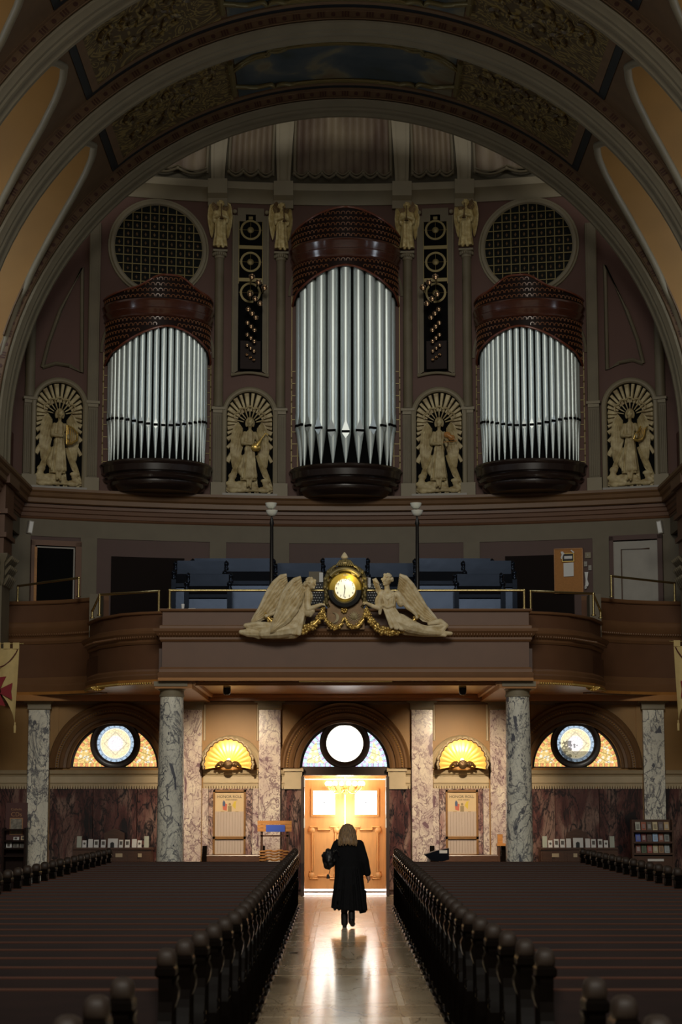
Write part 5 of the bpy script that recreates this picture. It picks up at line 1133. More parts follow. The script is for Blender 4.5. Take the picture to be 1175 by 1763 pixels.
m = M(); m.box(-h-.03, -h+.06, -.10, .06, 4.95, z1); m.box(h-.06, h+.05, -.10, .06, 4.95, z1); m.box(-h-.03, h+.05, -.10, .06, z1-.09, z1+.02); m.obj('door_frame', MT['purple'], d, 0)
m = M(); m.box(-h+.06, h-.06, -.05, .03, 4.95, z1-.12)
for a, b, c, e in ((-h+.06,-h+.24,4.95,z1-.12),(h-.24,h-.06,4.95,z1-.12),(-h+.24,h-.24,z1-.30,z1-.12)): m.box(a, b, -.075, -.04, c, e)
m.obj('door_leaf', MT['greyw'], d, 0)
m = M(); m.tube([(-h+.24,-.07,4.95),(-h+.24,-.07,z1-.30),(h-.24,-.07,z1-.30)], .014, 6); m.obj('panel_shadow_line', MT['darkwood'], d, 60)  # dark strip painted for shade along the panel's left and top edges
m = M(); m.box(h-.20, h-.10, -.10, -.07, 5.28, 5.58); m.ell((h-.15,-.13,5.36), .038, 10, 6); m.obj('lock_plate', MT['iron'], d, 40)
# notice board with its papers
x, y, z = WP(980, 983, .06); q = wrot(x); k = .01335
b = thing('notice_board', 'tall brown cork notice board on the gallery wall at right', 'notice board', (x, y, z), q)
m = M(); m.box(-24*k, 24*k, -.02, .02, -38*k, 38*k); m.obj('cork_panel', MT['cork'], b, 0)
m = M()
for a0, a1, c0, c1 in ((-25,-23.5,-39,39),(23.5,25,-39,39),(-25,25,-39,-37.5),(-25,25,37.5,39)): m.box(a0*k, a1*k, -.035, .02, c0*k, c1*k)
m.obj('board_frame', MT['oak'], b, 0)
def flat(name, lab, cat, pts, mk, d=.045, th=.006, grp=None):
    o = thing(name, lab, cat, (x+d*sin(q), y-d*cos(q), z), q, grp); m = M(); m.prism([(p[0]*k, p[1]*k) for p in pts], -th/2, th/2); fixn(m.obj('sheet', MT[mk], o, 0)); return o
flat('paper_notice', 'plain white paper sheet pinned in the middle of the brown notice board', 'paper', [(-8.5,-10),(9,-9.5),(9,14),(-8.5,13.5)], 'white')
o = flat('framed_notice', 'small dark framed notice pinned at the top of the brown notice board', 'sign', [(-10,16.5),(9,17.5),(9,29.5),(-10,28.5)], 'ink', .045, .012)
m = M(); m.box(-7*k, 7*k, -.012, -.006, 20.5*k, 25.5*k); m.obj('white_insert', MT['white'], o, 0)
m = M()
for a0, a1, c0, c1 in ((-10.8,-9.8,16,29.6),(9,10,16.5,30),(-10.8,10,15.6,16.6),(-10.8,10,29.4,30.2)): m.box(a0*k, a1*k, -.02, 0, c0*k, c1*k)
m.obj('notice_frame', MT['gold'], o, 0)
flat('crumpled_flyer', 'crumpled white scrap sticking out at the notice board top left', 'paper', [(-13,33),(-9,33.5),(-6,29),(-8,28),(-11,20),(-13,22),(-11,28)], 'white', .06, .02)
flat('paper_strip', 'short slanted white strip pinned at the notice board top right', 'paper', [(4,35),(6,36),(11,31.5),(9,30)], 'white', .06, .01)
for (lab, px, py, w_, h_, mk) in (('cream double switch plate right of the notice board, topmost of the wall plates', 1013, 956, 5, 5, 'cream'), ('narrow grey switch plate close beside the notice board edge', 1009, 971, 2.6, 4.3, 'greyw'), ('narrow grey switch plate, lower and farther right of the notice board', 1016.5, 977.5, 2.7, 4.3, 'greyw')):
    xx, y2, z2 = WP(px, py, .04); o = thing('switch_plate', lab, 'switch', (xx, y2, z2), wrot(xx)); m = M(); m.box(-w_*k, w_*k, -.012, .012, -h_*k, h_*k); m.obj('plate', MT[mk], o, 0)
    m = M(); m.box(-.012, .012, -.03, -.01, -.02, .02); m.obj('toggle', MT['greyw'], o, 0)
xx, y2, z2 = WP(1011, 998, .04); o = thing('wall_phone', 'white wall telephone with a hanging coiled cord beside the notice board', 'telephone', (xx, y2, z2), wrot(xx))
m = M(); m.prism([(-.04,.17),(.045,.17),(.03,.08),(.02,0),(.05,-.10),(.03,-.16),(-.03,-.15),(-.02,0),(-.03,.08)], -.05, .0); m.obj('handset', MT['white'], o, 0)
m = M(); m.tube([(-.02+.03*sin(t*1.7), -.03, -.14+.03*cos(t*.9)-.004*t) for t in range(16)], .008, 5); m.obj('coiled_cord', MT['white'], o, 60)
# brass rails on the parapets
def rail(lab, pts, posts, zb, dz):
    t = thing('brass_rail', lab, 'railing'); m = M(); m.tube([(x, y, z) for x, y, z in pts], .026, 10); m.obj('handrail', MT['brass'], t, 60)
    for (x, y, z) in posts:
        m = M(); m.tube([(x, y, zb), (x, y, z)], .026, 10); m.lathe([(.05,0),(.05,.02),(.026,.03)], (x, y, zb), 12); m.ell((x, y, z), .032, 10, 6); m.obj('post', MT['brass'], t, 60)
YR = YG+.12; zr = Z(1016.5, YR)
rail('long polished brass rail along the central gallery parapet, behind the clock', [(-3.42,YR,zr),(3.47,YR,zr)], [(-3.42,YR,zr),(3.47,YR,zr)], GT-.01, 0)
for s in (-1, 1):
    A = (X(172 if s < 0 else 1022, 1024, 39.9), 39.9, Z(1024 if s<0 else 1022, 39.9)); B = (X(274 if s < 0 else 914, 1018, 39.2), 39.2, Z(1018, 39.2)); C = (A[0]+s*.22, 40.5, GT+.14)
    rail('brass rail on the curved %s flank of the gallery' % ('left','right')[s > 0], [C, A, B], [C, A, B], GT-.01, 0)
    A = (X(31 if s < 0 else 1162, 1007, 43.75), 43.75, Z(1009 if s < 0 else 1004, 43.75)); B = (X(136 if s < 0 else 1053, 996, 42.8), 42.8, Z(995 if s < 0 else 992, 42.8))
    rail('short brass rail before the gallery doorway at the far %s' % ('left','right')[s > 0], [A, B], [A, B], OT-.01, 0)
# choir stalls on the gallery
def stall(lab, px0, px1, pyt, Y, zf, h=None, steps=2):
    x0, zt = at(px0, pyt, Y); x1, _ = at(px1, pyt, Y); cx = (x0+x1)/2; hw = (x1-x0)/2
    t = thing('choir_stall', lab, 'bench', (cx, Y, zf), 0, 'dark choir stalls behind the brass rail'); h = zt-zf
    m = M(); m.prism([(-.04,0),(.02,0),(.13,h*.72),(.07,h*.72)], -hw, hw, 'yz'); fixn(m.obj('front_panel', MT['stall'], t, 0))
    m = M(); m.prism([(.0,h*.70),(.0,h*.74),(.20,h*.85),(.22,h*.82)], -hw-.02, hw+.02, 'yz'); fixn(m.obj('sloping_desk', MT['stall'], t, 0))
    m = M(); m.prism([(.34,h*.5),(.38,h*.5),(.40,h),(.36,h)], -hw+.04, hw-.04, 'yz'); fixn(m.obj('seat_back', MT['stall'], t, 0))
    m = M(); m.box(-hw, hw, .05, .40, h*.40, h*.45); m.obj('seat', MT['stall'], t, 0)
    for s in (-1, 1):
        m = M(); m.box(s*hw-.05, s*hw+.05, -.06, .44, 0, h*.78); m.obj('end_panel', MT['stall'], t, 0)
        for yy, zz_ in ((-.03, h*.78), (.40, h*.90)):
            m = M(); m.lathe([(.05,0),(.055,.05),(.035,.08),(.06,.13),(.055,.17),(.025,.20),(.0,.22)], (s*hw, yy, zz_), 10); m.obj('turned_knob', MT['stall'], t, 60)
    return t
ZF = 4.95
stall('front choir stall at the left end of the rail, behind the white cup', 322, 396, 985, 41.2, ZF)
stall('second-row choir stall at the left end of the gallery', 300, 388, 962, 43.4, ZF+.25)
stall('choir stall behind the left clock angel, half hidden by its wing', 474, 556, 966, 41.9, ZF)
stall('choir stall behind the right clock angel, brightest blue sheen', 634, 716, 966, 41.9, ZF)
stall('choir stall at right of the clock, front row facing the rail end', 786, 866, 985, 41.2, ZF)
stall('choir stall at right, second row back, near the notice board', 800, 886, 962, 43.4, ZF+.25)
stall('long dark choir stall in the last row, left of the clock', 330, 470, 958, 44.6, ZF+.4)
stall('long dark choir stall in the last row, right of the clock', 716, 850, 958, 44.6, ZF+.4)
stall('central choir stall straight behind the clock finial', 556, 634, 957, 43.6, ZF+.3)
# organ console behind the clock: two jambs of white stop knobs, a music desk with books
con = thing('organ_console', 'dark organ console with two jambs of white stop knobs behind the clock', 'console', (0.08, 39.3, ZF))
for s, a, b in ((-1, 528, 557), (1, 632, 660)):
    x0, x1 = X(a, 1020, 39.3)-.08, X(b, 1020, 39.3)-.08; z0, z1 = gz(1047, 39.3)-ZF-.2, gz(1004, 39.3)-ZF
    m = M(); m.box(x0, x1, -.03, .05, z0, z1); m.obj('stop_jamb', MT['ink'], con, 0)
    m = M()
    for r in range(9):
        for c in range(6): m.lathe([(.008,0),(.013,.03),(.010,.036),(0,.038)], (0,0,0), 6); nb = 24; m.v[-nb:] = [(v[0]+x0+.03+(x1-x0-.06)*(c+.5*(r%2))/5.5, -.03-v[2], v[1]+z1-.04-r*.052) for v in m.v[-nb:]]
    stuff(m.obj('stop_knobs', MT['white'], con, 60))
m = M(); m.box(-.5, .5, .0, .6, 0, .75); m.obj('console_body', MT['stall'], con, 0)
def gbook(lab, px0, px1, py0, py1, Y, mk, mk2):
    x0, z0 = at(px0, py1, Y); x1, z1 = at(px1, py0, Y); o = thing('hymn_book', lab, 'book', (x0, Y, z0)); m = M(); m.box(0, x1-x0, 0, .04, 0, z1-z0); m.obj('cover', MT[mk], o, 0)
    m = M(); m.box((x1-x0)*.82, x1-x0+.03, -.012, .03, .01, z1-z0-.02); m.obj('pages', MT[mk2], o, 0)
gbook('brown music book with white page edges standing above the left stop knobs', 532, 554, 984, 1003, 39.25, 'frieze', 'white')
gbook('upright pale music book right of the clock, above the right stop knobs', 628, 636, 993, 1012, 39.25, 'darkwood', 'white')
x, z = at(315, 1047, YG+.15); o = thing('paper_cup', 'small white cup standing on the gallery parapet by the left rail post', 'cup', (x, YG+.15, GT-.01)); m = M(); m.lathe([(.0,0),(.024,0),(.034,.10),(.030,.105),(.026,.02)], (0,0,0), 12); m.obj('cup_wall', MT['white'], o, 60)
x, z = at(330, 1046, YG+.15); o = thing('papers', 'thin white papers lying on the parapet right of the small cup', 'paper', (x, YG+.12, GT-.008)); m = M(); m.box(-.06, .08, 0, .15, 0, .018); m.obj('paper_stack', MT['white'], o, 0)
# standard lamps with paired opal bowls
for px, lab in ((468,'tall dark standard lamp with two opal bowls, left of the clock'), (719,'tall dark standard lamp with two opal bowls, right of the clock')):
    Y = 41.0; x = X(px, 950, Y); t = thing('standard_lamp', lab, 'lamp', (x, Y, ZF)); za, zb = Z(889, Y)-ZF, Z(875, Y)-ZF
    m = M(); m.lathe([(.16,0),(.16,.04),(.05,.10),(.045,.9),(.06,.94),(.045,1.0),(.035,za-.2),(.05,za-.15),(.02,za-.02)], (0,0,0), 12); m.obj('post', MT['iron'], t, 60)
    for i, (dx, zc) in enumerate(((0,za), (-.022,zb))):
        m = M(); m.tube([(0,0.05*i,za-.1),(dx,.05*i+.04*i,zc)], .014, 6); m.obj('stem', MT['iron'], t, 60)
        m = M(); m.lathe([(.02,0),(.07,.012),(.105,.06),(.125,.125),(.118,.125),(.09,.06),(.0,.03)], (dx, .12*i, zc), 20); m.obj('opal_bowl', MT['opal'], t, 60)
# ============================================================ CLOCK GROUP
YK = YG-.12; s0 = .01128; OX, OZ = 595.0, 1096.0
def K(px, py, d=0.0): 
    x, z = at(px, py, YK); return (x, d, z)
zk = Z(1096, YK)
def L2(pts): return [(K(*p)[0], K(*p)[2]) for p in pts]
ck = thing('gallery_clock', 'ornate gilt clock with a lit white dial on the gallery front, between two angels', 'clock', (0, YK, 0))
m = M(); m.prism(L2([(563,1084),(564,1048),(567,1040),(624,1040),(627,1048),(628,1084)]), -.06, .12); fixn(m.obj('pedestal', MT['bronze'], ck, 0))
m = M(); m.prism(L2([(566,1046),(560,1034),(563,1020),(562,1004),(567,990),(576,979),(588,972),(604,972),(616,979),(624,990),(629,1004),(627,1020),(630,1034),(625,1046)]), -.02, .16); fixn(m.obj('clock_case', MT['bronze'], ck, 0))
c0 = K(594.5, 1015); dc = K(594.5, 1014.5)
m = M(); m.arch([(.18,-.06),(.20,-.16),(.30,-.13),(.345,-.05),(.345,.0),(.18,.0)], c0[0], c0[2]+.0, 0, 0, 2*pi, 44); fixn(m.obj('gilt_bezel', mat('bright_gilt', (.85,.58,.09), .3, .6), ck, 40))
m = M(); m.arch([(.205,-.15),(.24,-.21),(.31,-.19),(.33,-.10),(.205,-.08)], c0[0]-.005, c0[2]-.045, 0, pi*.98, 2.02*pi, 36); fixn(m.obj('dark_crescent_ring', MT['ink'], ck, 40))
m = M(); m.prism([(p[0]+dc[0], p[1]+dc[2]) for p in arc(0,0,.207,0,2*pi,40)[:-1]], -.125, -.10); fixn(m.obj('dial', mat('clock_dial', (.85,.83,.74), .5, emit=(1,.93,.66), estr=.62), ck, 0))  # the dial's own glow stands in for lamplight on its face
for k in range(1, 13):
    a = pi/2-2*pi*k/12; text(str(k), .062, MT['ink'], ck, (dc[0]+.168*cos(a), -.128, dc[2]+.168*sin(a)), name='numeral')
m = M(); m.prism([(dc[0]-.008,dc[2]),(dc[0]+.008,dc[2]),(dc[0]-.022,dc[2]-.165),(dc[0]-.030,dc[2]-.165)], -.142, -.137); m.obj('minute_hand', MT['ink'], ck, 0)
m = M(); m.prism([(dc[0]-.009,dc[2]-.01),(dc[0]+.010,dc[2]+.0),(dc[0]-.012,dc[2]+.075),(dc[0]-.020,dc[2]+.073)], -.136, -.131); m.obj('hour_hand', MT['ink'], ck, 0)
m = M()
for s in (-1, 1):
    pth = []
    for t in range(26):
        a = t/25*2.1*pi; r = .105*(1-t/30); pth.append((dc[0]+s*(.175+r*cos(a+pi*.5)*-1), -.10, K(594,983)[2]-.02+r*sin(a+pi*.5)))
    m.tube(pth, [.03-.012*t/25 for t in range(26)], 8)
    side = [(595+s*p, q) for p, q in ((20,979),(28,986),(33,998),(34,1012),(32,1026),(34,1038),(28,1046))]
    m.tube([(K(*p)[0], -.06, K(*p)[2]) for p in side], [.05,.06,.055,.045,.04,.05,.03], 8)
    for p in side[1:6]:
        q = K(*p); m.ell((q[0]+s*.02, -.10, q[2]), (.035,.03,.05), 8, 5); m.ell((q[0]-s*.03, -.11, q[2]-.03), (.025,.03,.04), 8, 5)
m.tube([(K(594.5+33*cos(a),1012)[0], -.10, c0[2]+.39*sin(a)) for a in [pi*(.22+.56*i/16) for i in range(17)]], .05, 8)
for k in range(9): m.cap((dc[0]-.16+.04*k, -.10, K(594,974)[2]), (dc[0]-.10+.025*k, -.09, K(594,966)[2]+.02*(4-abs(4-k))/4), .022, .015, 6)
m.obj('scrolled_hood', MT['goldline'], ck, 60)
q = K(593.5, 967)
m = M(); m.lathe([(.05,0),(.035,.03),(.055,.05),(.075,.075),(.065,.10),(.05,.13),(.02,.17),(.0,.185)], (q[0], -.02, q[2]), 14); m.lathe([(.09,-.05),(.10,-.03),(.05,.0)], (q[0], -.02, q[2]), 14); m.obj('finial', MT['ivory'], ck, 60)
m = M(); q = K(596, 993); m.box(q[0]-.05, q[0]+.05, -.26, -.22, q[2]-.01, q[2]+.015); m.tube([(q[0],-.05,q[2]+.05),(q[0],-.24,q[2]+.01)], .012, 6); m.obj('lamp_hood', MT['brass'], ck, 0)
lamp('clock_lamp', 'POINT', (K(603,995)[0], YK-.25, K(603,995)[2]), 2.6, (1.0,.82,.36), .03)
q = K(593, 1051); m = M()
for k in range(7): a = 2*pi*k/7; m.ell((q[0]+.045*cos(a), -.10, q[2]+.045*sin(a)), (.026,.02,.026), 8, 5)
m.ell((q[0],-.11,q[2]), .025, 8, 5); m.obj('rosette', MT['gold'], ck, 60)
q = K(575, 1064); m = M()
pts = [(q[0]+.105*cos(a), q[2]+.105*sin(a)) for a in [-2.2+3.9*i/14 for i in range(15)]]+[(q[0]-.035+.085*cos(a), q[2]+.0+.095*sin(a)) for a in [1.45-3.4*i/12 for i in range(13)]]
m.prism(pts, -.09, -.06); fixn(m.obj('crescent_moon', MT['relief'], ck, 0))
q = K(610, 1062); m = M(); m.ell((q[0],-.07,q[2]), (.07,.03,.07), 14, 8)
for k in range(14):
    a = 2*pi*k/14; m.prism([(q[0]+.065*cos(a-.14), q[2]+.065*sin(a-.14)), (q[0]+.115*cos(a), q[2]+.115*sin(a)), (q[0]+.065*cos(a+.14), q[2]+.065*sin(a+.14))], -.08, -.06)
for s in (-1, 1): m.ell((q[0]+s*.025,-.098,q[2]+.018), (.014,.008,.009), 6, 4)
m.ell((q[0],-.105,q[2]-.005), (.01,.012,.02), 6, 4); m.ell((q[0],-.098,q[2]-.035), (.024,.008,.008), 6, 4); m.obj('sun_face', MT['relief'], ck, 60)
# garlands of fruit and leaves
def garland(lab, pts, rad, seed):
    t = thing('fruit_garland', lab, 'garland', (0, YK, 0)); rnd = random.Random(seed); P = [K(*p) for p in pts]; m = M(); m2 = M()
    def cr(t_):
        k = t_*(len(P)-1); i = min(int(k), len(P)-2); f = k-i; p = [P[max(i-1,0)], P[i], P[i+1], P[min(i+2,len(P)-1)]]
        return [0.5*((2*p[1][j])+(-p[0][j]+p[2][j])*f+(2*p[0][j]-5*p[1][j]+4*p[2][j]-p[3][j])*f*f+(-p[0][j]+3*p[1][j]-3*p[2][j]+p[3][j])*f**3) for j in range(3)]
    L = sum(hypot(P[i+1][0]-P[i][0], P[i+1][2]-P[i][2]) for i in range(len(P)-1)); n = int(L/.030)
    core = [cr(i/16) for i in range(17)]; m2.tube([(c[0], -.13, c[2]) for c in core], [rad*(.35+.45*sin(pi*i/16)) for i in range(17)], 8)
    for i in range(n):
        u = i/(n-1); c = cr(u); R = rad*(.45+.55*sin(pi*u))
        for q in range(3):
            a = rnd.uniform(0, 2*pi); r = rnd.uniform(.30, .52)*R; m.ell((c[0]+R*.75*cos(a), -.13-abs(rnd.uniform(.3,.9))*R, c[2]+R*.75*sin(a)), r, 7, 5)
        if i % 2 == 0:
            a = rnd.uniform(0, 2*pi); m2.cap((c[0], -.14, c[2]), (c[0]+R*1.15*cos(a), -.15, c[2]+R*1.15*sin(a)), R*.30, R*.08, 6)
    m2.obj('leaf_rope', MT['gold'], t, 60); stuff(m.obj('fruit', MT['gold2'], t, 60))
MT['gold2'] = mat('pale_gilding', (0.78,0.58,0.20), 0.34, 0.6, var=.4, scale=30, col2=(.5,.3,.07))
garland('gilt fruit garland hanging from the left clock angel across its knees', [(457,1059),(470,1072),(490,1083),(508,1088),(526,1085),(543,1075),(553,1060),(557,1046)], .085, 1)
garland('gilt garland beneath the crescent moon on the clock pedestal', [(557,1048),(560,1064),(568,1077),(579,1082),(588,1075),(593,1064)], .055, 2)
garland('gilt garland of twisted leaves beneath the sun face on the clock pedestal', [(594,1064),(600,1075),(609,1081),(619,1077),(627,1064),(630,1050)], .055, 3)
garland('gilt fruit garland hanging from the right clock angel across its skirt', [(630,1048),(635,1062),(643,1076),(658,1087),(675,1089),(695,1083),(709,1073),(719,1061)], .085, 4)
# the two reclining angels
def clock_angel(lab, build, wings):
    t = thing('reclining_angel', lab, 'statue', (0, YK, 0)); m = M(); build(m); me = fuse(m, .0068, 3); put('robed_figure', me, MT['ivory'], t)
    for (lead, tip, inner, y, rows, n) in wings:
        w = M(); L = L2(lead); I = L2(inner); T = L2([tip])[0]; feather_wing(w, L[0], L, T, I, rows, .07, n); o = w.obj('wing', MT['ivory'], t, 50); o.location = (0, y, 0)
        w = M(); w.tube([(p[0], -.01, p[1]) for p in L], [.03+.012*sin(pi*i/(len(L)-1)) for i in range(len(L))], 8); o = w.obj('wing_edge', MT['ivory'], o, 60)
    return t
def left_body(m):
    def P(px, py, d): return K(px, py, d)
    m.loft([[(c[0]+rx*cos(a)*(1+.06*sin(7*a)), c[1]+ry*sin(a), c[2]+rx*.15*cos(a)) for a in [2*pi*i/28 for i in range(28)]] for c, rx, ry in ((P(500,1092,-.12),.24,.16),(P(506,1080,-.12),.21,.17),(P(512,1068,-.12),.165,.15),(P(518,1055,-.12),.135,.125),(P(523,1043,-.13),.14,.125),(P(526,1032,-.13),.15,.12),(P(528,1023,-.13),.11,.09),(P(530,1018,-.13),.05,.05))])
    m.cap(P(529,1021,-.13), P(533,1011,-.15), .055, .05); head(m, P(536,1007,-.16), .105, 1.0)
    for k in range(10): m.cap(P(527-k*.7,1004+k*2.2,-.12-.03*(k%3)), P(521-k*.5,1010+k*2.2,-.10), .035, .028, 8)      # hair falling on the shoulder
    m.chain([P(530,1024,-.22),P(530,1038,-.25),P(531,1052,-.27)], [.065,.06,.055]); m.chain([P(531,1052,-.27),P(543,1047,-.27),P(553,1043,-.25)], [.055,.045,.032]); hand(m, P(553,1043,-.25), (1,.1,.0), (0,-.4,.9), .125, .9)
    m.ell(P(531,1056,-.24), (.085,.08,.09), 12, 8); m.chain([P(538,1055,-.25),P(535,1062,-.24)], [.06,.03])              # loose sleeve
    m.chain([P(524,1026,-.05),P(505,1045,-.10),P(480,1055,-.14),P(464,1060,-.16)], [.06,.05,.045,.035]); hand(m, P(464,1060,-.16), (-1,0,-.1), (0,-.5,.8), .125, .9)
    m.chain([P(508,1082,-.14),P(480,1088,-.20),P(455,1091,-.14)], [.17,.15,.11]); m.chain([P(505,1088,-.12),P(470,1091,-.10),P(428,1090,-.08),P(416,1089,-.08)], [.15,.12,.085,.05])
    rnd = random.Random(2)
    for k in range(9):                                       # trailing drapery
        y0 = 1080+k*1.6; m.chain([P(492-k*3,y0-2,-.2+.012*k),P(462-k*2,y0+2+3*sin(k),-.2+.015*k),P(430-k*1.2+8*(k%2),y0+1-2*(k%3),-.12)], [.03,.04,.028], 8)
    m.chain([P(424,1078,-.10),P(445,1076,-.14),P(470,1078,-.16)], [.05,.06,.06]); folds(m, [P(510,1050,-.24),P(528,1050,-.25)], [P(488,1090,-.27),P(520,1094,-.26)], .03, 7, 5)
def right_body(m):
    def P(px, py, d): return K(px, py, d)
    m.loft([[(c[0]+rx*cos(a)*(1+.05*sin(7*a)), c[1]+ry*sin(a), c[2]-tl*rx*cos(a)) for a in [2*pi*i/28 for i in range(28)]] for c, rx, ry, tl in ((P(712,1084,-.12),.12,.12,.3),(P(699,1078,-.13),.19,.16,.7),(P(684,1068,-.14),.19,.17,.7),(P(675,1056,-.14),.155,.145,.35),(P(670,1046,-.14),.135,.125,.15),(P(668,1036,-.14),.155,.13,.05),(P(668,1027,-.14),.165,.12,0),(P(668,1020,-.13),.13,.09,0),(P(667,1016,-.13),.05,.05,0))])
    m.cap(P(667,1019,-.13), P(666,1008,-.14), .055, .05); head(m, P(666,1001,-.15), .112, -.75)
    m.chain([P(657,1022,-.18),P(653,1036,-.22),P(653,1049,-.24)], [.065,.06,.05]); m.chain([P(653,1049,-.24),P(642,1046,-.25),P(632,1041,-.24)], [.05,.042,.032]); hand(m, P(632,1041,-.24), (-1,.1,.25), (0,-.4,.9), .125, .9)
    m.ell(P(652,1038,-.20), (.075,.07,.13), 12, 8); m.chain([P(655,1046,-.24),P(654,1058,-.22)], [.055,.03]); m.ell(P(690,1036,-.16), (.085,.09,.12), 12, 8)
    m.chain([P(684,1024,-.16),P(695,1038,-.18),P(703,1048,-.20)], [.065,.06,.05]); m.chain([P(703,1048,-.20),P(711,1054,-.22),P(717,1061,-.22)], [.048,.042,.03]); hand(m, P(716,1060,-.22), (.4,-.1,-1), (.5,-.7,0), .125, .9)
    m.chain([P(688,1072,-.16),P(705,1080,-.24),P(728,1087,-.18),P(762,1091,-.12)], [.17,.14,.10,.055]); m.chain([P(700,1082,-.12),P(730,1088,-.12),P(760,1092,-.10)], [.15,.11,.06])
    m.cap(P(764,1091,-.12), P(776,1092,-.16), .05, .04); m.cap(P(755,1093,-.10), P(766,1095,-.16), .045, .035)
    for k in range(8): m.chain([P(705+k*3,1074+k*1.8,-.2),P(735+k*2,1082+k*1.3,-.2+.01*k),P(765-k*3,1078+k*2.1,-.12)], [.03,.038,.028], 8)
    m.chain([P(740,1074,-.08),P(758,1071,-.10),P(768,1078,-.10),P(762,1086,-.12)], [.05,.06,.05,.04])
    m.chain([P(659,1044,-.26),P(667,1048,-.28),P(677,1045,-.26)], [.03,.035,.03]); m.chain([P(660,1028,-.25),P(667,1034,-.27),P(676,1028,-.25)], [.02,.025,.02])
    folds(m, [P(660,1050,-.26),P(680,1050,-.26)], [P(672,1082,-.30),P(706,1088,-.28)], .03, 7, 8); folds(m, [P(656,1024,-.24),P(680,1024,-.24)], [P(662,1044,-.27),P(676,1044,-.27)], .018, 6, 9)
clock_angel('reclining ivory angel left of the clock, head bowed, wings swept back to the left', left_body,
    [([(519,997),(508,1001),(497,1011),(489,1026),(482,1045),(474,1066)], (467,1092), [(524,1022),(520,1042),(508,1062),(494,1078)], -.32, 5, 7),
     ([(494,990),(484,992),(472,1003),(463,1016),(453,1036),(443,1056)], (432,1074), [(497,1014),(489,1032),(480,1048),(466,1064)], .0, 5, 7)])
clock_angel('reclining ivory angel right of the clock, head raised, one tall wing at right', right_body,
    [([(688,990),(699,994),(710,1007),(719,1021),(728,1036),(740,1056)], (760,1078), [(685,1014),(692,1034),(705,1050),(728,1070)], -.02, 5, 7),
     ([(642,1000),(646,998),(652,1006)], (657,1026), [(645,1008),(649,1018)], -.02, 2, 4)])
# ============================================================ MARBLE COLUMNS AND PILASTERS
def column(px, lab):
    Y = 38.85; x = X(px, 1300, Y); t = thing('marble_column', lab, 'column', (x, Y, 0))
    m = M(); m.lathe([(.262,.30),(.264,1.2),(.255,2.4),(.238,3.4),(.228,4.02)], (0,0,0), 32); m.obj('shaft', MT['m_col'], t, 180)
    m = M(); m.box(-.36, .36, -.36, .36, 0, .12); m.lathe([(.35,.12),(.36,.17),(.33,.21),(.30,.23),(.32,.27),(.265,.31)], (0,0,0), 32); m.obj('base', MT['m_col'], t, 30)
    m = M(); m.lathe([(.228,4.02),(.245,4.03),(.245,4.06),(.232,4.07),(.235,4.14),(.27,4.17),(.305,4.22)], (0,0,0), 32); m.box(-.325, .325, -.325, .325, 4.22, GB-.005); m.obj('capital', MT['cream'], t, 30)
column(295, 'round white marble column with grey veins at left, in front of the gallery')
column(893, 'round white marble column with grey veins at right, in front of the gallery')
PLAB = ['square marble pilaster at the far left, beside the compact disc rack', 'rosy marble pilaster half hidden behind the left round column', 'pale violet-veined pilaster left of the entrance, behind the oak stand',
        'pale violet-veined pilaster right of the entrance, behind the black sloping desk', 'rosy marble pilaster half hidden behind the right round column', 'square marble pilaster at the far right, behind the booklet rack']
for (x, w), lab in zip(PIL, PLAB):
    t = thing('marble_pilaster', lab, 'pilaster', (x, YW, 0)); zt = Z(1221, YW); d = .16
    n = 3; 
    m = M(); m.box(-w, w, -d, .02, .2, zt); m.obj('shaft', MT['m_col' if abs(x) > 5 else 'm_pil'], t, 0)
    m = M(); m.box(-w-.05, w+.05, -d-.05, .02, 0, .2); m.obj('base', MT['m_pil'], t, 0)
    m = M(); m.sweep([(-.3,zt-.02),(.01,zt-.02),(.03,zt),(.02,zt+.05),(.04,zt+.14),(.10,zt+.19),(.10,4.16),(-.3,4.16)], [(-w,.02),(-w,-d),(w,-d),(w,.02)]); fixn(m.obj('capital', MT['cream'], t, 25))
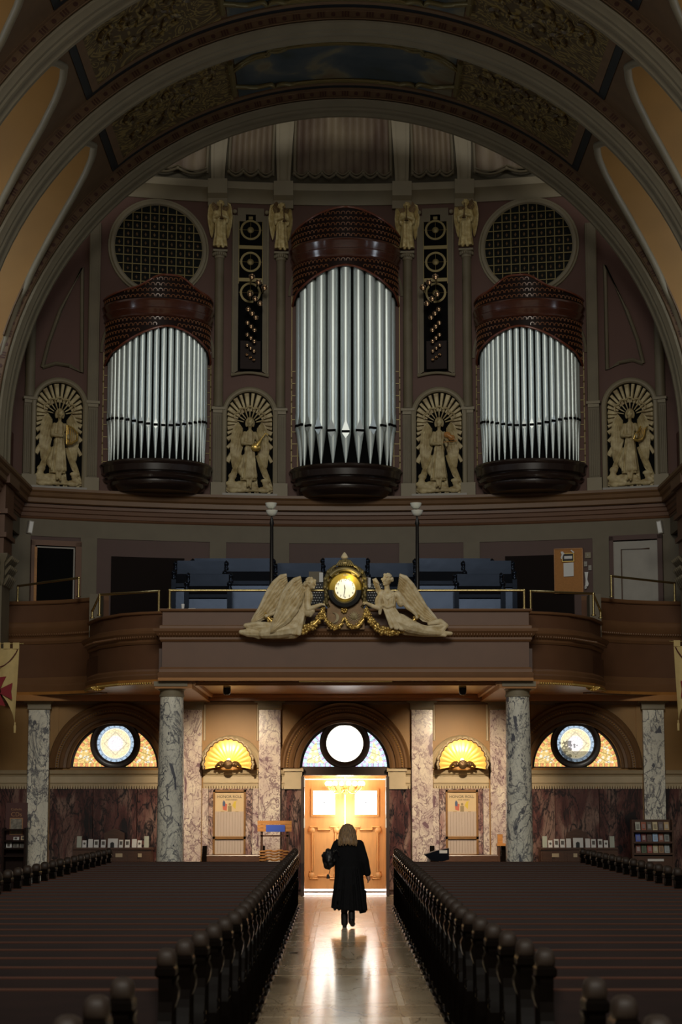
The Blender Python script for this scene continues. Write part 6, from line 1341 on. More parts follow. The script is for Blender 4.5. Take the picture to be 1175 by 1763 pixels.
# ============================================================ shell lights
MT['shellgold'] = mat('gilded_shell', (0.78,0.50,0.13), 0.35, 0.25)
for i, (px, side) in enumerate(((395,'left'), (795,'right'))):
    x = X(px, 1320, YW); zb = Z(1322, YW)+.01; t = thing('shell_light', 'gilded scallop shell wall light, lit, above the honour roll %s of the entrance' % side, 'lamp', (x, YW-.01, zb))
    R = .52; nf = 13
    def sh(a, u, out=0.0):                                   # a: angle across the fan, u: 0 hinge .. 1 rim
        f = abs(sin(nf*a/pi*pi/1.0*.5*1.0)) ; fl = abs(cos(nf*a))
        r = R*u*(1+.05*fl*u); dep = -.44*u**1.5-.03*fl*u
        return (r*cos(a)*1.0, dep-.02+out, .06+r*sin(a)*1.05)
    NA = nf*10
    angs = [-.20+(pi+.40)*j/NA for j in range(NA+1)]
    m = M(); m.grid([[sh(a, .10+.9*q/9) for a in angs] for q in range(10)]); m.obj('shell', MT['shellgold'], t, 60)
    m = M(); m.tube([sh(a, 1.0, -.015) for a in angs], .030, 6); m.obj('scalloped_rim', MT['tan'], t, 60)
    m = M(); m.tube([(p[0]*.96, p[1]-.03, .06+(p[2]-.06)*.96) for p in [sh(a, 1.0) for a in angs]], .012, 6); m.obj('inner_line', MT['darkwood'], t, 60)
    m = M()
    m.ell((0,-.48,.05), (.10,.08,.10), 14, 8)
    for k in range(9): a = pi*(k+.5)/9; m.cap((.03*cos(a),-.545,.05+.03*sin(a)), (.085*cos(a),-.53,.05+.09*sin(a)), .015, .02, 6)
    for s in (-1, 1):
        m.tube([(s*(.09+.19*q/8),-.48+.01*q,.05+.05*sin(pi*q/8)-.05*q/8) for q in range(9)], [.05,.055,.06,.055,.05,.042,.035,.03,.025], 8); m.ell((s*.17,-.50,.055), (.045,.04,.045), 10, 6)
    m.obj('scrolled_crest', MT['bronze'], t, 60)
    m = M(); m.ell((0,-.26,.16), .035, 10, 6); m.obj('bulb', mat('lit_bulb', (.9,.8,.6), .4, emit=(1,.86,.5), estr=14) if i == 0 else bpy.data.materials['lit_bulb'], t, 60)
    lamp('shell_lamp', 'POINT', (x, YW-.28, zb+.20), 9.5, (1,.69,.30), .05)
# ceiling spots under the gallery
for px, lab in ((391,'dark canister spotlight under the gallery, left of the entrance'), (797,'dark canister spotlight under the gallery, right of the entrance')):
    Y = 40.0; x = X(px, 1190, Y); t = thing('canister_spotlight', lab, 'spotlight', (x, Y, GB))
    m = M(); m.lathe([(.075,0),(.078,-.10),(.070,-.16),(.045,-.19),(.0,-.195)], (0,0,0), 16); m.obj('canister', MT['iron'], t, 60)
    m = M(); m.lathe([(.079,-.02),(.084,-.03),(.079,-.04)], (0,0,0), 16); m.obj('rim', MT['brass'], t, 60)
    lamp('spot_lamp', 'SPOT', (x, Y, GB-.22), 900, (1,.80,.56), .04, (radians(60), 0, 0), None, radians(66), .75)
# ============================================================ honour rolls
MT['parch'] = mat('parchment_paper', (0.62,0.46,0.26), 0.6, var=.06, scale=4)
MT['roll'] = mat('printed_roll_paper', (0.50,0.40,0.33), 0.4, var=.12, scale=9, stretch=(9,1,.4))
for px0, px1, side in ((367.5,423,'left'), (767.5,824.5,'right')):
    x0, zt = at(px0, 1360, YW-.05); x1, zb = at(px1, 1474, YW-.05); cx = (x0+x1)/2; w = (x1-x0)/2; h = zt-zb
    t = thing('honour_roll', 'tall framed honour roll under the shell light %s of the entrance' % side, 'notice', (cx, YW-.03, zb))
    zm = h*.255; f = .045
    m = M(); m.box(-w, -w+f, -.06, 0, 0, h); m.box(w-f, w, -.06, 0, 0, h); m.box(-w, w, -.06, 0, 0, f); m.box(-w, w, -.06, 0, h-f, h); m.box(-w, w, -.06, 0, zm, zm+f*1.3)
    for q in ((-w,h),(-w,h)): pass
    m.obj('frame', MT['oakdark'] if 'oakdark' in MT else MT.setdefault('oakdark', mat('dark_gilt_oak', (.27,.13,.035), .35, .1, var=.3, scale=8)), t, 0)
    m = M(); m.box(-w+f, w-f, -.02, -.01, zm+f, h-f); m.obj('upper_sheet', MT['parch'], t, 0)
    m = M(); m.box(-w+f, w-f, -.022, -.015, zm+f*1.4, zm+f+(h-zm)*.52); m.obj('name_columns', MT['roll'], t, 0)
    m = M(); m.box(-w+f, w-f, -.02, -.01, f, zm); m.obj('lower_sheet', MT['roll'], t, 0)
    m = M()
    for k in range(1, 10):
        xx = -w+f+(2*w-2*f)*k/10; m.box(xx-.002, xx+.002, -.0235, -.02, f+.02, zm-.02); m.box(xx-.0015, xx+.0015, -.0245, -.021, zm+f*1.5, zm+f+(h-zm)*.5)
    stuff(m.obj('ruled_lines', MT['darkwood'], t, 0))
    text('HONOR ROLL', .085, MT['ink'], t, (0,-.024,h-.15)); text('OUR PARISH', .045, MT['ink'], t, (.04,-.024,h-.215))
    m = M(); m.prism([(-.14,h-.43),(-.06,h-.45),(-.05,h-.31),(-.10,h-.29),(-.15,h-.35)], -.028, -.022); m.obj('red_flag_print', mat('print_red', (.50,.12,.07), .6) if 'print_red' not in bpy.data.materials else bpy.data.materials['print_red'], t, 0)
    m = M(); m.prism([(-.15,h-.34),(-.10,h-.36),(-.09,h-.27),(-.125,h-.22),(-.15,h-.27)], -.032, -.026); m.obj('blue_flag_print', mat('print_blue', (.06,.09,.17), .6) if 'print_blue' not in bpy.data.materials else bpy.data.materials['print_blue'], t, 0)
    m = M(); m.prism([(.06,h-.34),(.13,h-.42),(.14,h-.28),(.16,h-.24),(.10,h-.25)], -.028, -.022); fixn(m.obj('yellow_flag_print', mat('print_yellow', (.62,.46,.05), .6) if 'print_yellow' not in bpy.data.materials else bpy.data.materials['print_yellow'], t, 0))
    m = M(); m.box(-.035, .045, -.028, -.022, h-.47, h-.345); m.prism(arc(.005,h-.31,.028,0,2*pi,12)[:-1], -.028, -.022)
    m.box(-.19, -.11, -.026, -.022, h-.475, h-.465); m.box(.13, .20, -.026, -.022, h-.475, h-.465); m.obj('pedestal_print', mat('print_olive', (.27,.20,.10), .6) if 'print_olive' not in bpy.data.materials else bpy.data.materials['print_olive'], t, 0)
# benches under the rolls
for (a, b, lab) in ((352,452,'low dark bench with square ends under the left honour roll'), (745,868,'low dark bench with square ends under the right honour roll')):
    x0, x1 = X(a,1480,43.4), X(b,1480,43.4); t = thing('wall_bench', lab, 'bench', ((x0+x1)/2, 43.45, 0)); h = (x1-x0)/2; zb = Z(1474, 43.45)
    m = M(); m.box(-h, h, .05, .12, .25, zb); m.tube([(-h,.08,zb),(h,.08,zb)], .03, 8); m.obj('backrest', MT['darkwood'], t, 0)
    m = M(); m.box(-h, h, -.35, .08, .40, .46); m.obj('seat', MT['darkwood'], t, 0)
    for s in (-1, 1):
        m = M(); m.prism([(-.38,0),(.14,0),(.14,zb+.18),(.05,zb+.22),(-.02,zb+.10),(-.30,.65),(-.38,.6)], s*h-.05, s*h+.05, 'yz'); fixn(m.obj('bench_end', MT['pewend'], t, 0))
# sloping black desk at right of the aisle
x = X(752,1470,42.2); z = Z(1484,42.2); t = thing('sloping_desk', 'black sloping desk on a pedestal right of the aisle, white sheet on it', 'desk', (x, 42.2, 0))
zt = Z(1461,42.2)
m = M(); m.prism([(-.27,zt-.12),(-.02,zt-.04),(.25,zt+.01),(.25,zt-.22),(.1,zt-.26),(-.12,zt-.24)], -.25, .25); fixn(m.obj('desk_top', MT['stall'], t, 0))
m = M(); m.lathe([(.22,0),(.22,.05),(.06,.12),(.05,zt-.25)], (0,0,0), 12); m.obj('pedestal', MT['stall'], t, 60)
o = thing('desk_sheet', 'folded white sheet lying on the black sloping desk', 'paper', (x+.12, 41.93, zt-.09)); m = M(); m.box(-.07, .09, 0, .012, 0, .06); m.obj('sheet', MT['white'], o, 0)
# little shelf by the right column
x = X(866,1452,43.6); z = Z(1452,43.6); t = thing('small_side_table', 'small orange wooden table beside the right round column', 'table', (x, 43.5, 0))
m = M(); m.box(-.14, .14, -.15, .15, z-.05, z); m.obj('table_top', MT['oak'], t, 0)
for sx in (-1, 1):
    for sy in (-1, 1): m = M(); m.box(sx*.10-.02, sx*.10+.02, sy*.11-.02, sy*.11+.02, 0, z-.05); m.obj('leg', MT['darkwood'], t, 0)
o = thing('wooden_box', 'small orange wooden offering box on the side table', 'box', (x-.06, 43.5, z)); m = M(); m.box(-.06, .05, -.05, .05, 0, .18); m.obj('box_body', MT['oak'], o, 0); m = M(); m.box(-.065, .055, -.055, .055, .18, .195); m.obj('lid', MT['oak'], o, 0)
o = thing('card', 'white card leaning on the side table by the right column', 'card', (x+.09, 43.45, z)); m = M(); m.prism([(0,0),(.012,0),(.05,.15),(.038,.15)], -.035, .035, 'yz'); m.obj('sheet', MT['white'], o, 0)
# oak stand with a blue notice, left of the entrance
x = X(473,1450,42.4); t = thing('oak_stand', 'orange oak stand with a slatted panel left of the entrance', 'stand', (x, 42.4, 0)); zt = Z(1413,42.4); zp = Z(1432,42.4); w = .36
for k in range(3):
    m = M(); m.box(-w, w, -.03, .0, zt-(k+1)*(zt-zp)/3+.006, zt-k*(zt-zp)/3); m.obj('slat', MT['oak'], t, 0)
for s in (-1, 1):
    m = M(); m.box(s*.27-.025, s*.27+.025, 0, .05, .05, zt); m.obj('post', MT['darkwood'], t, 0)
    m = M(); m.box(s*.30-.03, s*.30+.03, -.22, .25, 0, .06); m.obj('foot', MT['darkwood'], t, 0)
m = M(); m.box(-.30, .30, .0, .03, zp-.10, zp-.07); m.obj('cross_rail', MT['darkwood'], t, 0)
for k in range(4):
    m = M(); zz_ = Z(1466+5*k,42.4); 
    for q in range(5): m.ell((-.24+.12*q,-.05,zz_+(.02 if q % 2 else 0)), (.085,.05,.022), 8, 5)
    m.obj('carved_slat', MT['oak'], t, 60)
zn = (zp+.0, zp+(zt-zp)*.62)
o = thing('blue_notice', 'small blue notice card fixed to the oak stand by the entrance', 'sign', (x+.02, 42.35, zn[0])); m = M(); m.box(-.20, .20, -.012, 0, 0, zn[1]-zn[0]); m.obj('card', MT['blue'], o, 0)
# ============================================================ side cabinets with leaflets
def cabinet(a, b, side, mir):
    Y = 43.5; x0, x1 = X(a,1460,Y), X(b,1460,Y); cx = (x0+x1)/2; w = (x1-x0)/2; zt = Z(1459,Y)
    t = thing('leaflet_cabinet', 'low dark wooden cabinet under the %s stained window' % side, 'cabinet', (cx, Y, 0))
    m = M(); m.box(-w, w, -.22, .3, .05, zt-.04); m.box(-w-.03, w+.03, -.26, .32, zt-.04, zt); m.obj('body', MT['darkwood'], t, 0)
    for k in range(4):
        m = M(); xa = -w+2*w*k/4+.03; m.box(xa, xa+2*w/4-.06, -.245, -.22, .12, zt-.10); d = m.obj('door', MT['darkwood'], t, 0)
        m = M(); m.ell((xa+.06,-.26,zt*.6), .02, 8, 5); m.obj('knob', MT['brass'], d, 60)
    for px, wpl in ((-.30*w if not mir else -.42*w, .09), (.55*w if not mir else .38*w, .05)):
        m = M(); m.box(px-wpl/1.2, px+wpl/1.2, -.262, -.25, zt-.20, zt-.12); m.obj('name_plate', MT['tan'], t, 0)
    m = M(); m.prism([(-.22,zt),(.22,zt),(.22,zt+.30),(.10,zt+.36),(0,zt+.40),(-.10,zt+.36),(-.22,zt+.30)], .20, .26); o = thing('wooden_backboard', 'dark pointed wooden panel standing mid-cabinet under the %s window' % side, 'panel', (X(195 if not mir else 996,1440,Y), Y, 0)); fixn(m.obj('board', MT['darkwood'], o, 0)); o.location[2] = .0
    return Y, zt
def leaflets(items, Y, zt, side):
    for i, (px, wd, ht, kind) in enumerate(items):
        x = X(px, 1455, Y-.1); k = .01265
        what = {'tall':'tall pale brochure','port':'small white card with an oval portrait','plain':'plain white leaflet','pic':'white leaflet with a picture','door':'wide white folder with a dark arched cut'}[kind]
        t = thing('leaflet', '%s, %s from left on the %s cabinet' % (what, ORD[i], side), 'leaflet', (x, Y-.08, zt), 0, 'leaflets on the %s cabinet' % side)
        w, h = wd*k/2, ht*k
        m = M(); m.prism([(0,0),(.008,0),(.05,h),(.042,h)], -w, w, 'yz'); m.obj('sheet', MT['pale' if kind == 'tall' else 'white'], t, 0)
        if kind in ('port', 'pic'):
            m = M(); p = arc(0, h*.55, w*.55, 0, 2*pi, 14)[:-1] if kind == 'port' else [(-w*.6,h*.35),(w*.6,h*.35),(w*.6,h*.8),(-w*.6,h*.8)]
            m.prism(p, -.004, .001); m.v = [(v[0], v[1]+.042*v[2]/h-.004, v[2]) for v in m.v]; m.obj('picture', MT['photo'], t, 0)
        if kind == 'door':
            m = M(); m.prism([(-.05,0),(.03,0),(.03,h*.5),(-.01,h*.62),(-.05,h*.5)], -.012, -.002); m.obj('dark_cut', MT['ink'], t, 0)
MT['pale'] = mat('pale_green_paper', (.42,.45,.38), .7); MT['photo'] = mat('grey_photo_print', (.08,.07,.06), .6)
Y, zt = cabinet(178, 262, 'left', False)
leaflets([(136,8,19,'tall'),(145,7,12,'port'),(155.5,8,14,'plain'),(165.5,8,13,'pic'),(177.5,8,13,'pic'),(194,17,15,'door'),(208,7,13,'pic'),(219,8,13,'pic'),(231,8,14,'plain'),(240,7,12,'port'),(252,8,19,'tall')], Y, zt, 'left')
m = M(); x0, x1 = X(128,1460,Y), X(178,1460,Y); t = thing('leaflet_cabinet', 'left half of the low dark cabinet below the left stained window', 'cabinet', ((x0+x1)/2, Y, 0)); w = (x1-x0)/2
m.box(-w, w, -.2, .3, .05, zt-.04); m.box(-w, w, -.24, .32, zt-.04, zt); m.obj('body', MT['darkwood'], t, 0)
Y, zt = cabinet(930, 1015, 'right', True)
leaflets([(939,8,19,'tall'),(948.5,7,12,'port'),(959,8,14,'pic'),(969.5,8,14,'pic'),(980,8,15,'plain'),(996.5,17,16,'door'),(1013,8,15,'plain'),(1023,8,14,'pic'),(1034.5,8,14,'pic'),(1044.5,7,12,'port'),(1055,8,19,'tall')], Y, zt, 'right')
m = M(); x0, x1 = X(1015,1460,Y), X(1062,1460,Y); t = thing('leaflet_cabinet', 'right half of the low dark cabinet below the right stained window', 'cabinet', ((x0+x1)/2, Y, 0)); w = (x1-x0)/2
m.box(-w, w, -.2, .3, .05, zt-.04); m.box(-w, w, -.24, .32, zt-.04, zt); m.obj('body', MT['darkwood'], t, 0)
# booklet rack at right
Y = 42.9; x0, x1 = X(1089,1440,Y), X(1158,1440,Y); zt = Z(1411,Y); cx = (x0+x1)/2; w = (x1-x0)/2
t = thing('booklet_rack', 'dark red wooden booklet rack with three shelves before the far right pilaster', 'rack', (cx, Y, 0))
m = M(); m.box(-w, w, .10, .14, 0, zt); m.obj('back_panel', MT['darkwood'], t, 0)
for s in (-1, 1): m = M(); m.box(s*w-.02, s*w+.02, -.12, .14, 0, zt); m.obj('side_panel', MT['darkwood'], t, 0)
rows = [1427.5, 1447, 1466.5]
for r in rows: m = M(); m.box(-w, w, -.14, .12, Z(r,Y)-.06, Z(r,Y)-.02); m.obj('shelf', MT['darkwood'], t, 0)
m = M(); m.box(-w, w, -.10, .12, .0, Z(1474,Y)); m.obj('cupboard', MT['darkwood'], t, 0)
m = M(); m.box(-.12, .22, -.115, -.10, Z(1476,Y)-.08, Z(1476,Y)-.03); m.obj('white_label', MT['white'], t, 0)
CL = [[('grey','pale grey',(.42,.43,.36)),('rust','rust red',(.36,.10,.05)),('drab','dark drab',(.13,.10,.07)),('cream','cream',(.60,.50,.30)),('plum','plum grey',(.14,.10,.10)),('tan','tan',(.50,.35,.17))],
      [('cobalt','cobalt blue',(.08,.14,.55)),('maroon','maroon',(.16,.03,.035)),('umber','umber',(.11,.06,.05)),('sky','sky blue',(.36,.55,.80)),('brick','brick red',(.30,.10,.06)),('slate','slate',(.26,.27,.25))],
      [('chest','chestnut',(.20,.07,.05)),('moss','moss green',(.09,.13,.06)),('scarlet','scarlet',(.38,.07,.05)),('sand','sand',(.48,.41,.24)),('copper','copper brown',(.36,.20,.10)),('bluegrey','blue grey',(.36,.41,.42))]]
for r, row in enumerate(CL):
    for c, (key, nm, col) in enumerate(row):
        xx = cx-w+.06+(2*w-.12)*(c+.5)/6; z = Z(rows[r],Y)-.02; h = .17
        o = thing('booklet', '%s booklet, %s from left on the %s shelf of the right rack' % (nm, ORD[c], ('top','middle','bottom')[r]), 'booklet', (xx, Y-.06, z), 0, 'booklets in the rack at right')
        m = M(); m.prism([(0,0),(.02,0),(.08,h),(.06,h)], -.052, .052, 'yz'); m.obj('cover', mat('booklet_'+key, col, .4), o, 0)
        m = M(); m.prism([(-.003,h*.2),(.0,h*.2),(.030,h*.72),(.026,h*.72)], -.03, .03, 'yz'); m.obj('cover_picture', mat('booklet_print_'+key, tuple(min(1, q*.5+.12*((c+r)%3)) for q in col), .4), o, 0)
# compact disc rack at far left
Y = 43.0; x0, x1 = X(10,1400,Y), X(47,1400,Y); cx = (x0+x1)/2; w = (x1-x0)/2; zt = Z(1382,Y)
t = thing('disc_rack', 'dark disc rack with a maroon lettered sign board at the far left', 'rack', (cx, Y, 0))
m = M(); m.box(-w, w, .0, .06, 1.0, zt); m.obj('sign_board', mat('maroon_board', (.075,.018,.014), .5), t, 0)
text('CDs', .13, MT['tanl'] if 'tanl' in MT else MT.setdefault('tanl', mat('tan_lettering', (.42,.22,.10), .6)), t, (0,-.006,zt-.25)); text('Catholic', .07, MT['tanl'], t, (0,-.006,zt-.14))
m = M(); m.box(-.12, .12, -.012, 0, zt-.66, zt-.34); m.obj('photo_print', MT['photo2'] if 'photo2' in MT else MT.setdefault('photo2', mat('photo_print', (.33,.30,.24), .5, var=.7, scale=14)), t, 0)
m = M(); m.box(-.14, .14, -.008, .0, zt-.68, zt-.32); m.obj('photo_border', MT['tanl'], t, 0)
for s in (-1, 1): m = M(); m.box(s*w-.02, s*w+.02, -.25, .05, 0, Z(1425,Y)); m.obj('side_panel', MT['fretbed'], t, 0)
for r in (1428, 1447, 1460, 1473): m = M(); m.box(-w, w, -.22, .04, Z(r,Y)-.02, Z(r,Y)+.012); m.obj('shelf', MT['fretbed'], t, 0)
m = M(); m.box(-w, w, .02, .05, 0, 1.1); m.obj('back_panel', MT['fretbed'], t, 0)
DD = [(29,1447,'white',.06,'white figurine in a case, left on the upper shelf of the disc rack'),(42,1447,'parch',.08,'cream boxed set, right on the upper shelf of the disc rack'),(16.5,1460,'white',.10,'white disc case, first on the middle shelf of the disc rack'),(28.5,1460,'photo2',.09,'grey disc case, second on the middle shelf of the disc rack'),(40,1460,'photo2',.09,'grey disc case, third on the middle shelf of the disc rack')]
for px, r, mk, hh, lab in DD:
    o = thing('disc_case', lab, 'disc case', (X(px,r,Y), Y-.1, Z(r,Y)+.012), 0, 'disc cases in the rack at far left'); m = M(); m.prism([(0,0),(.015,0),(.04,hh*1.05),(.025,hh*1.05)], -.06, .06, 'yz'); m.obj('sleeve', MT[mk], o, 0)
    m = M(); m.prism([(-.003,hh*.2),(0,hh*.2),(.018,hh*.9),(.014,hh*.9)], -.035, .02, 'yz'); m.obj('cover_picture', MT['photo'], o, 0)
# ============================================================ PEWS
MT['finial'] = mat('worn_finial_wood', (0.024,0.015,0.010), 0.55, spec=0.3)
PROF = [(-.27,0),(-.29,.05),(-.23,.10),(-.22,.16),(-.235,.30),(-.235,.44),(-.215,.54),(-.18,.62),(-.145,.68),(-.115,.73),(-.095,.78),(-.085,.81),(-.075,.84),(-.085,.92),(-.10,.96),(-.10,1.0),(.10,1.0),(.10,.96),(.085,.92),(.09,.80),(.10,.60),(.12,.40),(.13,.16),(.13,.10),(.18,.05),(.16,0)]
def make_pew(s, label, L=3.55):
    t = thing('church_pew', label, 'pew', (0,0,0), 0, 'dark pews %s of the centre aisle' % ('left','right')[s > 0])
    for nm, x0, lab in (('aisle_end', 0.0, None), ('outer_end', L-.09, None)):
        m = M(); m.prism(PROF, s*(x0), s*(x0+.085), 'yz'); e = fixn(m.obj('end_panel', MT['pewend'], t, 0))
        m = M(); xc = s*(x0+.0425)
        ring = lambda hx, hy, z: [(xc-hx,-hy,z),(xc+hx,-hy,z),(xc+hx,hy,z),(xc-hx,hy,z)]
        m.loft([ring(.050,.105,.985), ring(.062,.118,1.0), ring(.062,.118,1.035), ring(.052,.10,1.05)]); m.obj('cap_moulding', MT['pewend'], e, 0)
        m = M(); se = lambda c: (abs(c)**.6)*(1 if c > 0 else -1)
        m.loft([[(xc+.062*kx*se(cos(a)), .088*kx*se(sin(a)), z) for a in [2*pi*i/16 for i in range(16)]] for z, kx in ((1.04,.80),(1.055,.96),(1.085,1.0),(1.115,.95),(1.140,.78),(1.152,.5),(1.156,.2))]); m.obj('finial', MT['finial'], e, 60)
        if nm == 'aisle_end':
            xf = -s*.012
            m = M()
            for pts in ([(-.19,.12),(-.20,.30),(-.195,.42),(-.16,.55)], [(.07,.12),(.06,.45),(.045,.75),(.045,.93)], [(-.03,.12),(-.04,.60),(-.045,.93)]): m.tube([(xf+s*.012, p[0], p[1]) for p in pts], .016, 6)
            m.tube([(xf+s*.01, -.15+.03*cos(a), .60+.03*sin(a)) for a in [2*pi*i/12 for i in range(13)]], .012, 5)
            m.obj('raised_reed', MT['pewend'], e, 60)
            m = M(); m.prism([(s*.0,.76),(-s*.012,.80),(-s*.032,.86),(-s*.036,.91),(-s*.020,.95),(-s*.030,.985),(s*.0,.985)], -.075, .075); fixn(m.obj('scroll_corbel', MT['pewend'], e, 50))
            m = M(); m.box(min(-s*.03, s*.10), max(-s*.03, s*.10), -.30, .17, 0, .06); m.tube([(-s*.03,-.29,.065),(-s*.03,.16,.065)], .022, 6); m.obj('foot_block', MT['pewend'], e, 0)
    x0, x1 = sorted((s*.08, s*(L-.085)))
    m = M(); m.prism([(-.045,.40),(-.02,.40),(.055,.895),(.035,.895)], x0, x1, 'yz'); fixn(m.obj('backrest', MT['pew'], t, 0))
    m = M(); m.prism([(.036,.893),(.055,.893),(.056,.902),(.050,.908),(.045,.909),(.040,.907),(.035,.902)], x0, x1, 'yz'); fixn(m.obj('top_rail', MT['rail'], t, 40))
    m = M(); m.prism([(-.42,.43),(-.02,.41),(-.02,.445),(-.40,.47),(-.425,.455)], x0, x1, 'yz'); fixn(m.obj('seat', MT['pew'], t, 0))
    m = M(); m.prism([(.05,.50),(.16,.52),(.16,.60),(.15,.60),(.15,.53),(.06,.52)], x0+.3, x1-.3, 'yz'); fixn(m.obj('book_rack', MT['pew'], t, 0))
    m = M(); m.prism([(.28,.02),(.36,.02),(.34,.16),(.24,.18),(.24,.14)], x0+.1, x1-.1, 'yz'); fixn(m.obj('kneeler', MT['pew'], t, 0))
    return t
def pew_x(y): return .90 if y > 17 else .90+.21*((17-y)/4.6)**1.3
for s in (-1, 1):
    side = ('left', 'right')[s > 0]; proto = make_pew(s, 'x'); first = True
    spots = [(12.4+.81*k, 'dark pew %s of the aisle, %s row back from the tall front end post' % (side, ORD[k])) for k in range(32)]
    spots += [(10.38, 'blurred foreground pew %s of the aisle, highest of the three front posts' % side), (9.45, 'blurred foreground pew %s of the aisle, middle of the three front posts' % side), (8.58, 'blurred foreground pew %s of the aisle, lowest of the three front posts' % side)]
    for y, lab in spots:
        o = proto if first else dup(proto); first = False
        o['label'] = lab; xi = pew_x(y) if y > 12 else 1.16+.02*(10.4-y); o.location = (s*xi, y, 0)
# ============================================================ BANNERS
for s in (-1, 1):
    Y = 40.5; side = ('left','right')[s > 0]; k = Y/3428*1.005
    xe, ztop = at(33.5 if s < 0 else 1160.5, 1108 if s < 0 else 1104, Y)
    t = thing('hanging_banner', 'cream banner with a dark red cross, cut by the %s edge of the photo' % side, 'banner', (xe, Y, ztop))
    W, Hh = .86, 1.88; nx = 16; rows = []
    def edge(u): return -(Hh-.0)+ (.52*sin(pi*min(1, max(0, u*1.0))) if True else 0)
    m = M(); th = .006
    def cl(u, v): return (s*u*W + (-s)*.0 + s*(-.0) , .03*sin(u*17)*min(1, v*3)+.012*sin(u*41+v*5), 0)
    for i in range(nx+1):
        u = i/nx; zb = -Hh*.85+(.62*sin(pi*u)**.8)
        if u < .02 or u > .98: zb = -Hh*.85
        rows.append([(s*(u*W+.06*(1-u)*(j/12)), .03*sin(u*17)*min(1, j/4)+.01*sin(u*41+j*.4), -.10+(zb+.10)*j/12) for j in range(13)])
    m.grid(rows); m.grid([[(p[0], p[1]+th, p[2]) for p in r] for r in rows]); m.obj('cloth', MT['cloth'], t, 60)
    m = M()
    for q in range(5): m.box(min(s*(q*.19+.0), s*(q*.19+.13)), max(s*(q*.19), s*(q*.19+.13)), -.02, .025, -.11, .02)
    m.obj('hanging_tabs', MT['cloth'], t, 0)
    m = M(); m.tube([(s*-.07,0,0),(s*(W+.06),0,0)], .012, 8); m.ell((s*-.07,0,0), .02, 8, 5); m.obj('cross_rod', MT['brass'], t, 60)
    m = M(); m.tube([(s*(.03+.78*q/20), -.035, -.12-.36*sin(pi*q/20)**.8) for q in range(21)], .011, 5); m.obj('swag_cord', MT['cord'], t, 60)
    cx, cz = .415, -.97; m = M()
    for a in range(4):
        c, sn = cos(a*pi/2), sin(a*pi/2); P = [(.045,-.045),(.30,-.17),(.275,.0),(.30,.17),(.045,.045)]
        m.prism([(s*(cx+p[0]*c-p[1]*sn), cz+p[0]*sn+p[1]*c) for p in P], -.055, -.035)
    m.prism([(s*(cx+.07*cos(b)), cz+.07*sin(b)) for b in [2*pi*i/12 for i in range(12)]], -.055, -.035); fixn(m.obj('red_cross', MT['crimson'], t, 0))
    m = M(); m.tube([(s*(cx+.05*cos(b)), -.062, cz+.05*sin(b)) for b in [2*pi*i/16 for i in range(17)]], .007, 5); m.obj('gold_ring', MT['goldline'], t, 60)
    for u in (.055, W):
        m = M(); m.lathe([(.006,0),(.02,-.03),(.012,-.05),(.028,-.08),(.024,-.22),(.0,-.22)], (s*u, 0, -Hh*.85+.01), 10); m.obj('tassel', MT['cloth'], t, 60)
# ============================================================ THE WOMAN WALKING TO THE DOOR
WX, WYY = 0.035, 32.75
t = thing('person', 'woman seen from behind walking to the door, long black coat, blonde hair', 'person', (WX, WYY, .007))
def q(px, py): return ((px-601)*.00932, (1597.5-py)*.00932)
m = M()                                                     # body: one continuous figure, legs in mid-stride
hipz = .84
m.loft([[(cx+rx*cos(a), cy+ry*sin(a), z) for a in [2*pi*i/20 for i in range(20)]] for z, cx, cy, rx, ry in ((.74,-.01,0,.16,.12),(.86,-.005,0,.175,.13),(1.0,0,0,.145,.11),(1.15,0,0,.15,.11),(1.28,-.005,0,.165,.105),(1.36,-.01,0,.12,.085),(1.40,-.015,0,.055,.055))])
m.chain([(-.085,0,.84),(-.075,.03,.47),(-.068,.0,.12)], [.095,.062,.040]); m.chain([(.07,0,.84),(.065,.09,.48),(.045,-.09,.16)], [.095,.062,.040])
m.chain([(-.068,.0,.10),(-.066,.10,.045)], [.045,.035]); m.chain([(.045,-.09,.15),(.06,-.04,.07)], [.045,.035])
m.cap((-.015,0,1.38), (-.018,.015,1.47), .052, .050)
hc_ = (-.018,.03,1.545)
m.ell((hc_[0],hc_[1]-.012,hc_[2]+.02), (.074,.088,.090), 16, 12); m.ell((hc_[0],hc_[1]+.035,hc_[2]-.045), (.052,.055,.055), 12, 8)
m.cap((hc_[0],hc_[1]+.085,hc_[2]+.01), (hc_[0],hc_[1]+.105,hc_[2]-.022), .011, .017, 8); m.ell((hc_[0],hc_[1]+.080,hc_[2]-.052), (.022,.012,.009), 8, 5); m.ell((hc_[0],hc_[1]+.075,hc_[2]-.085), (.022,.018,.018), 8, 5)
for s in (-1, 1): m.ell((hc_[0]+s*.03,hc_[1]+.073,hc_[2]+.012), (.014,.010,.009), 8, 5); m.ell((hc_[0]+s*.076,hc_[1]-.005,hc_[2]-.008), (.011,.018,.028), 8, 5)
m.chain([(.17,0,1.31),(.245,-.03,1.06),(.305,.02,.845)], [.055,.045,.030]); hand(m, (.305,.02,.845), (.25,.25,-1), (1,0,.2), .165, .45)
m.chain([(-.18,0,1.31),(-.26,-.02,1.09),(-.20,.16,1.05)], [.055,.045,.032]); hand(m, (-.20,.16,1.05), (.7,.6,.1), (0,0,1), .165, .9)
put('body', fuse(m, .0048, 3), MT['skin'], t)
for zt in (.06,):
    m = M(); m.chain([(-.075,.03,.47),(-.068,.0,.12)], [.066,.044]); m.chain([(.065,.09,.48),(.045,-.09,.16)], [.066,.044]); m.obj('stocking', MT['hose'], t, 60)
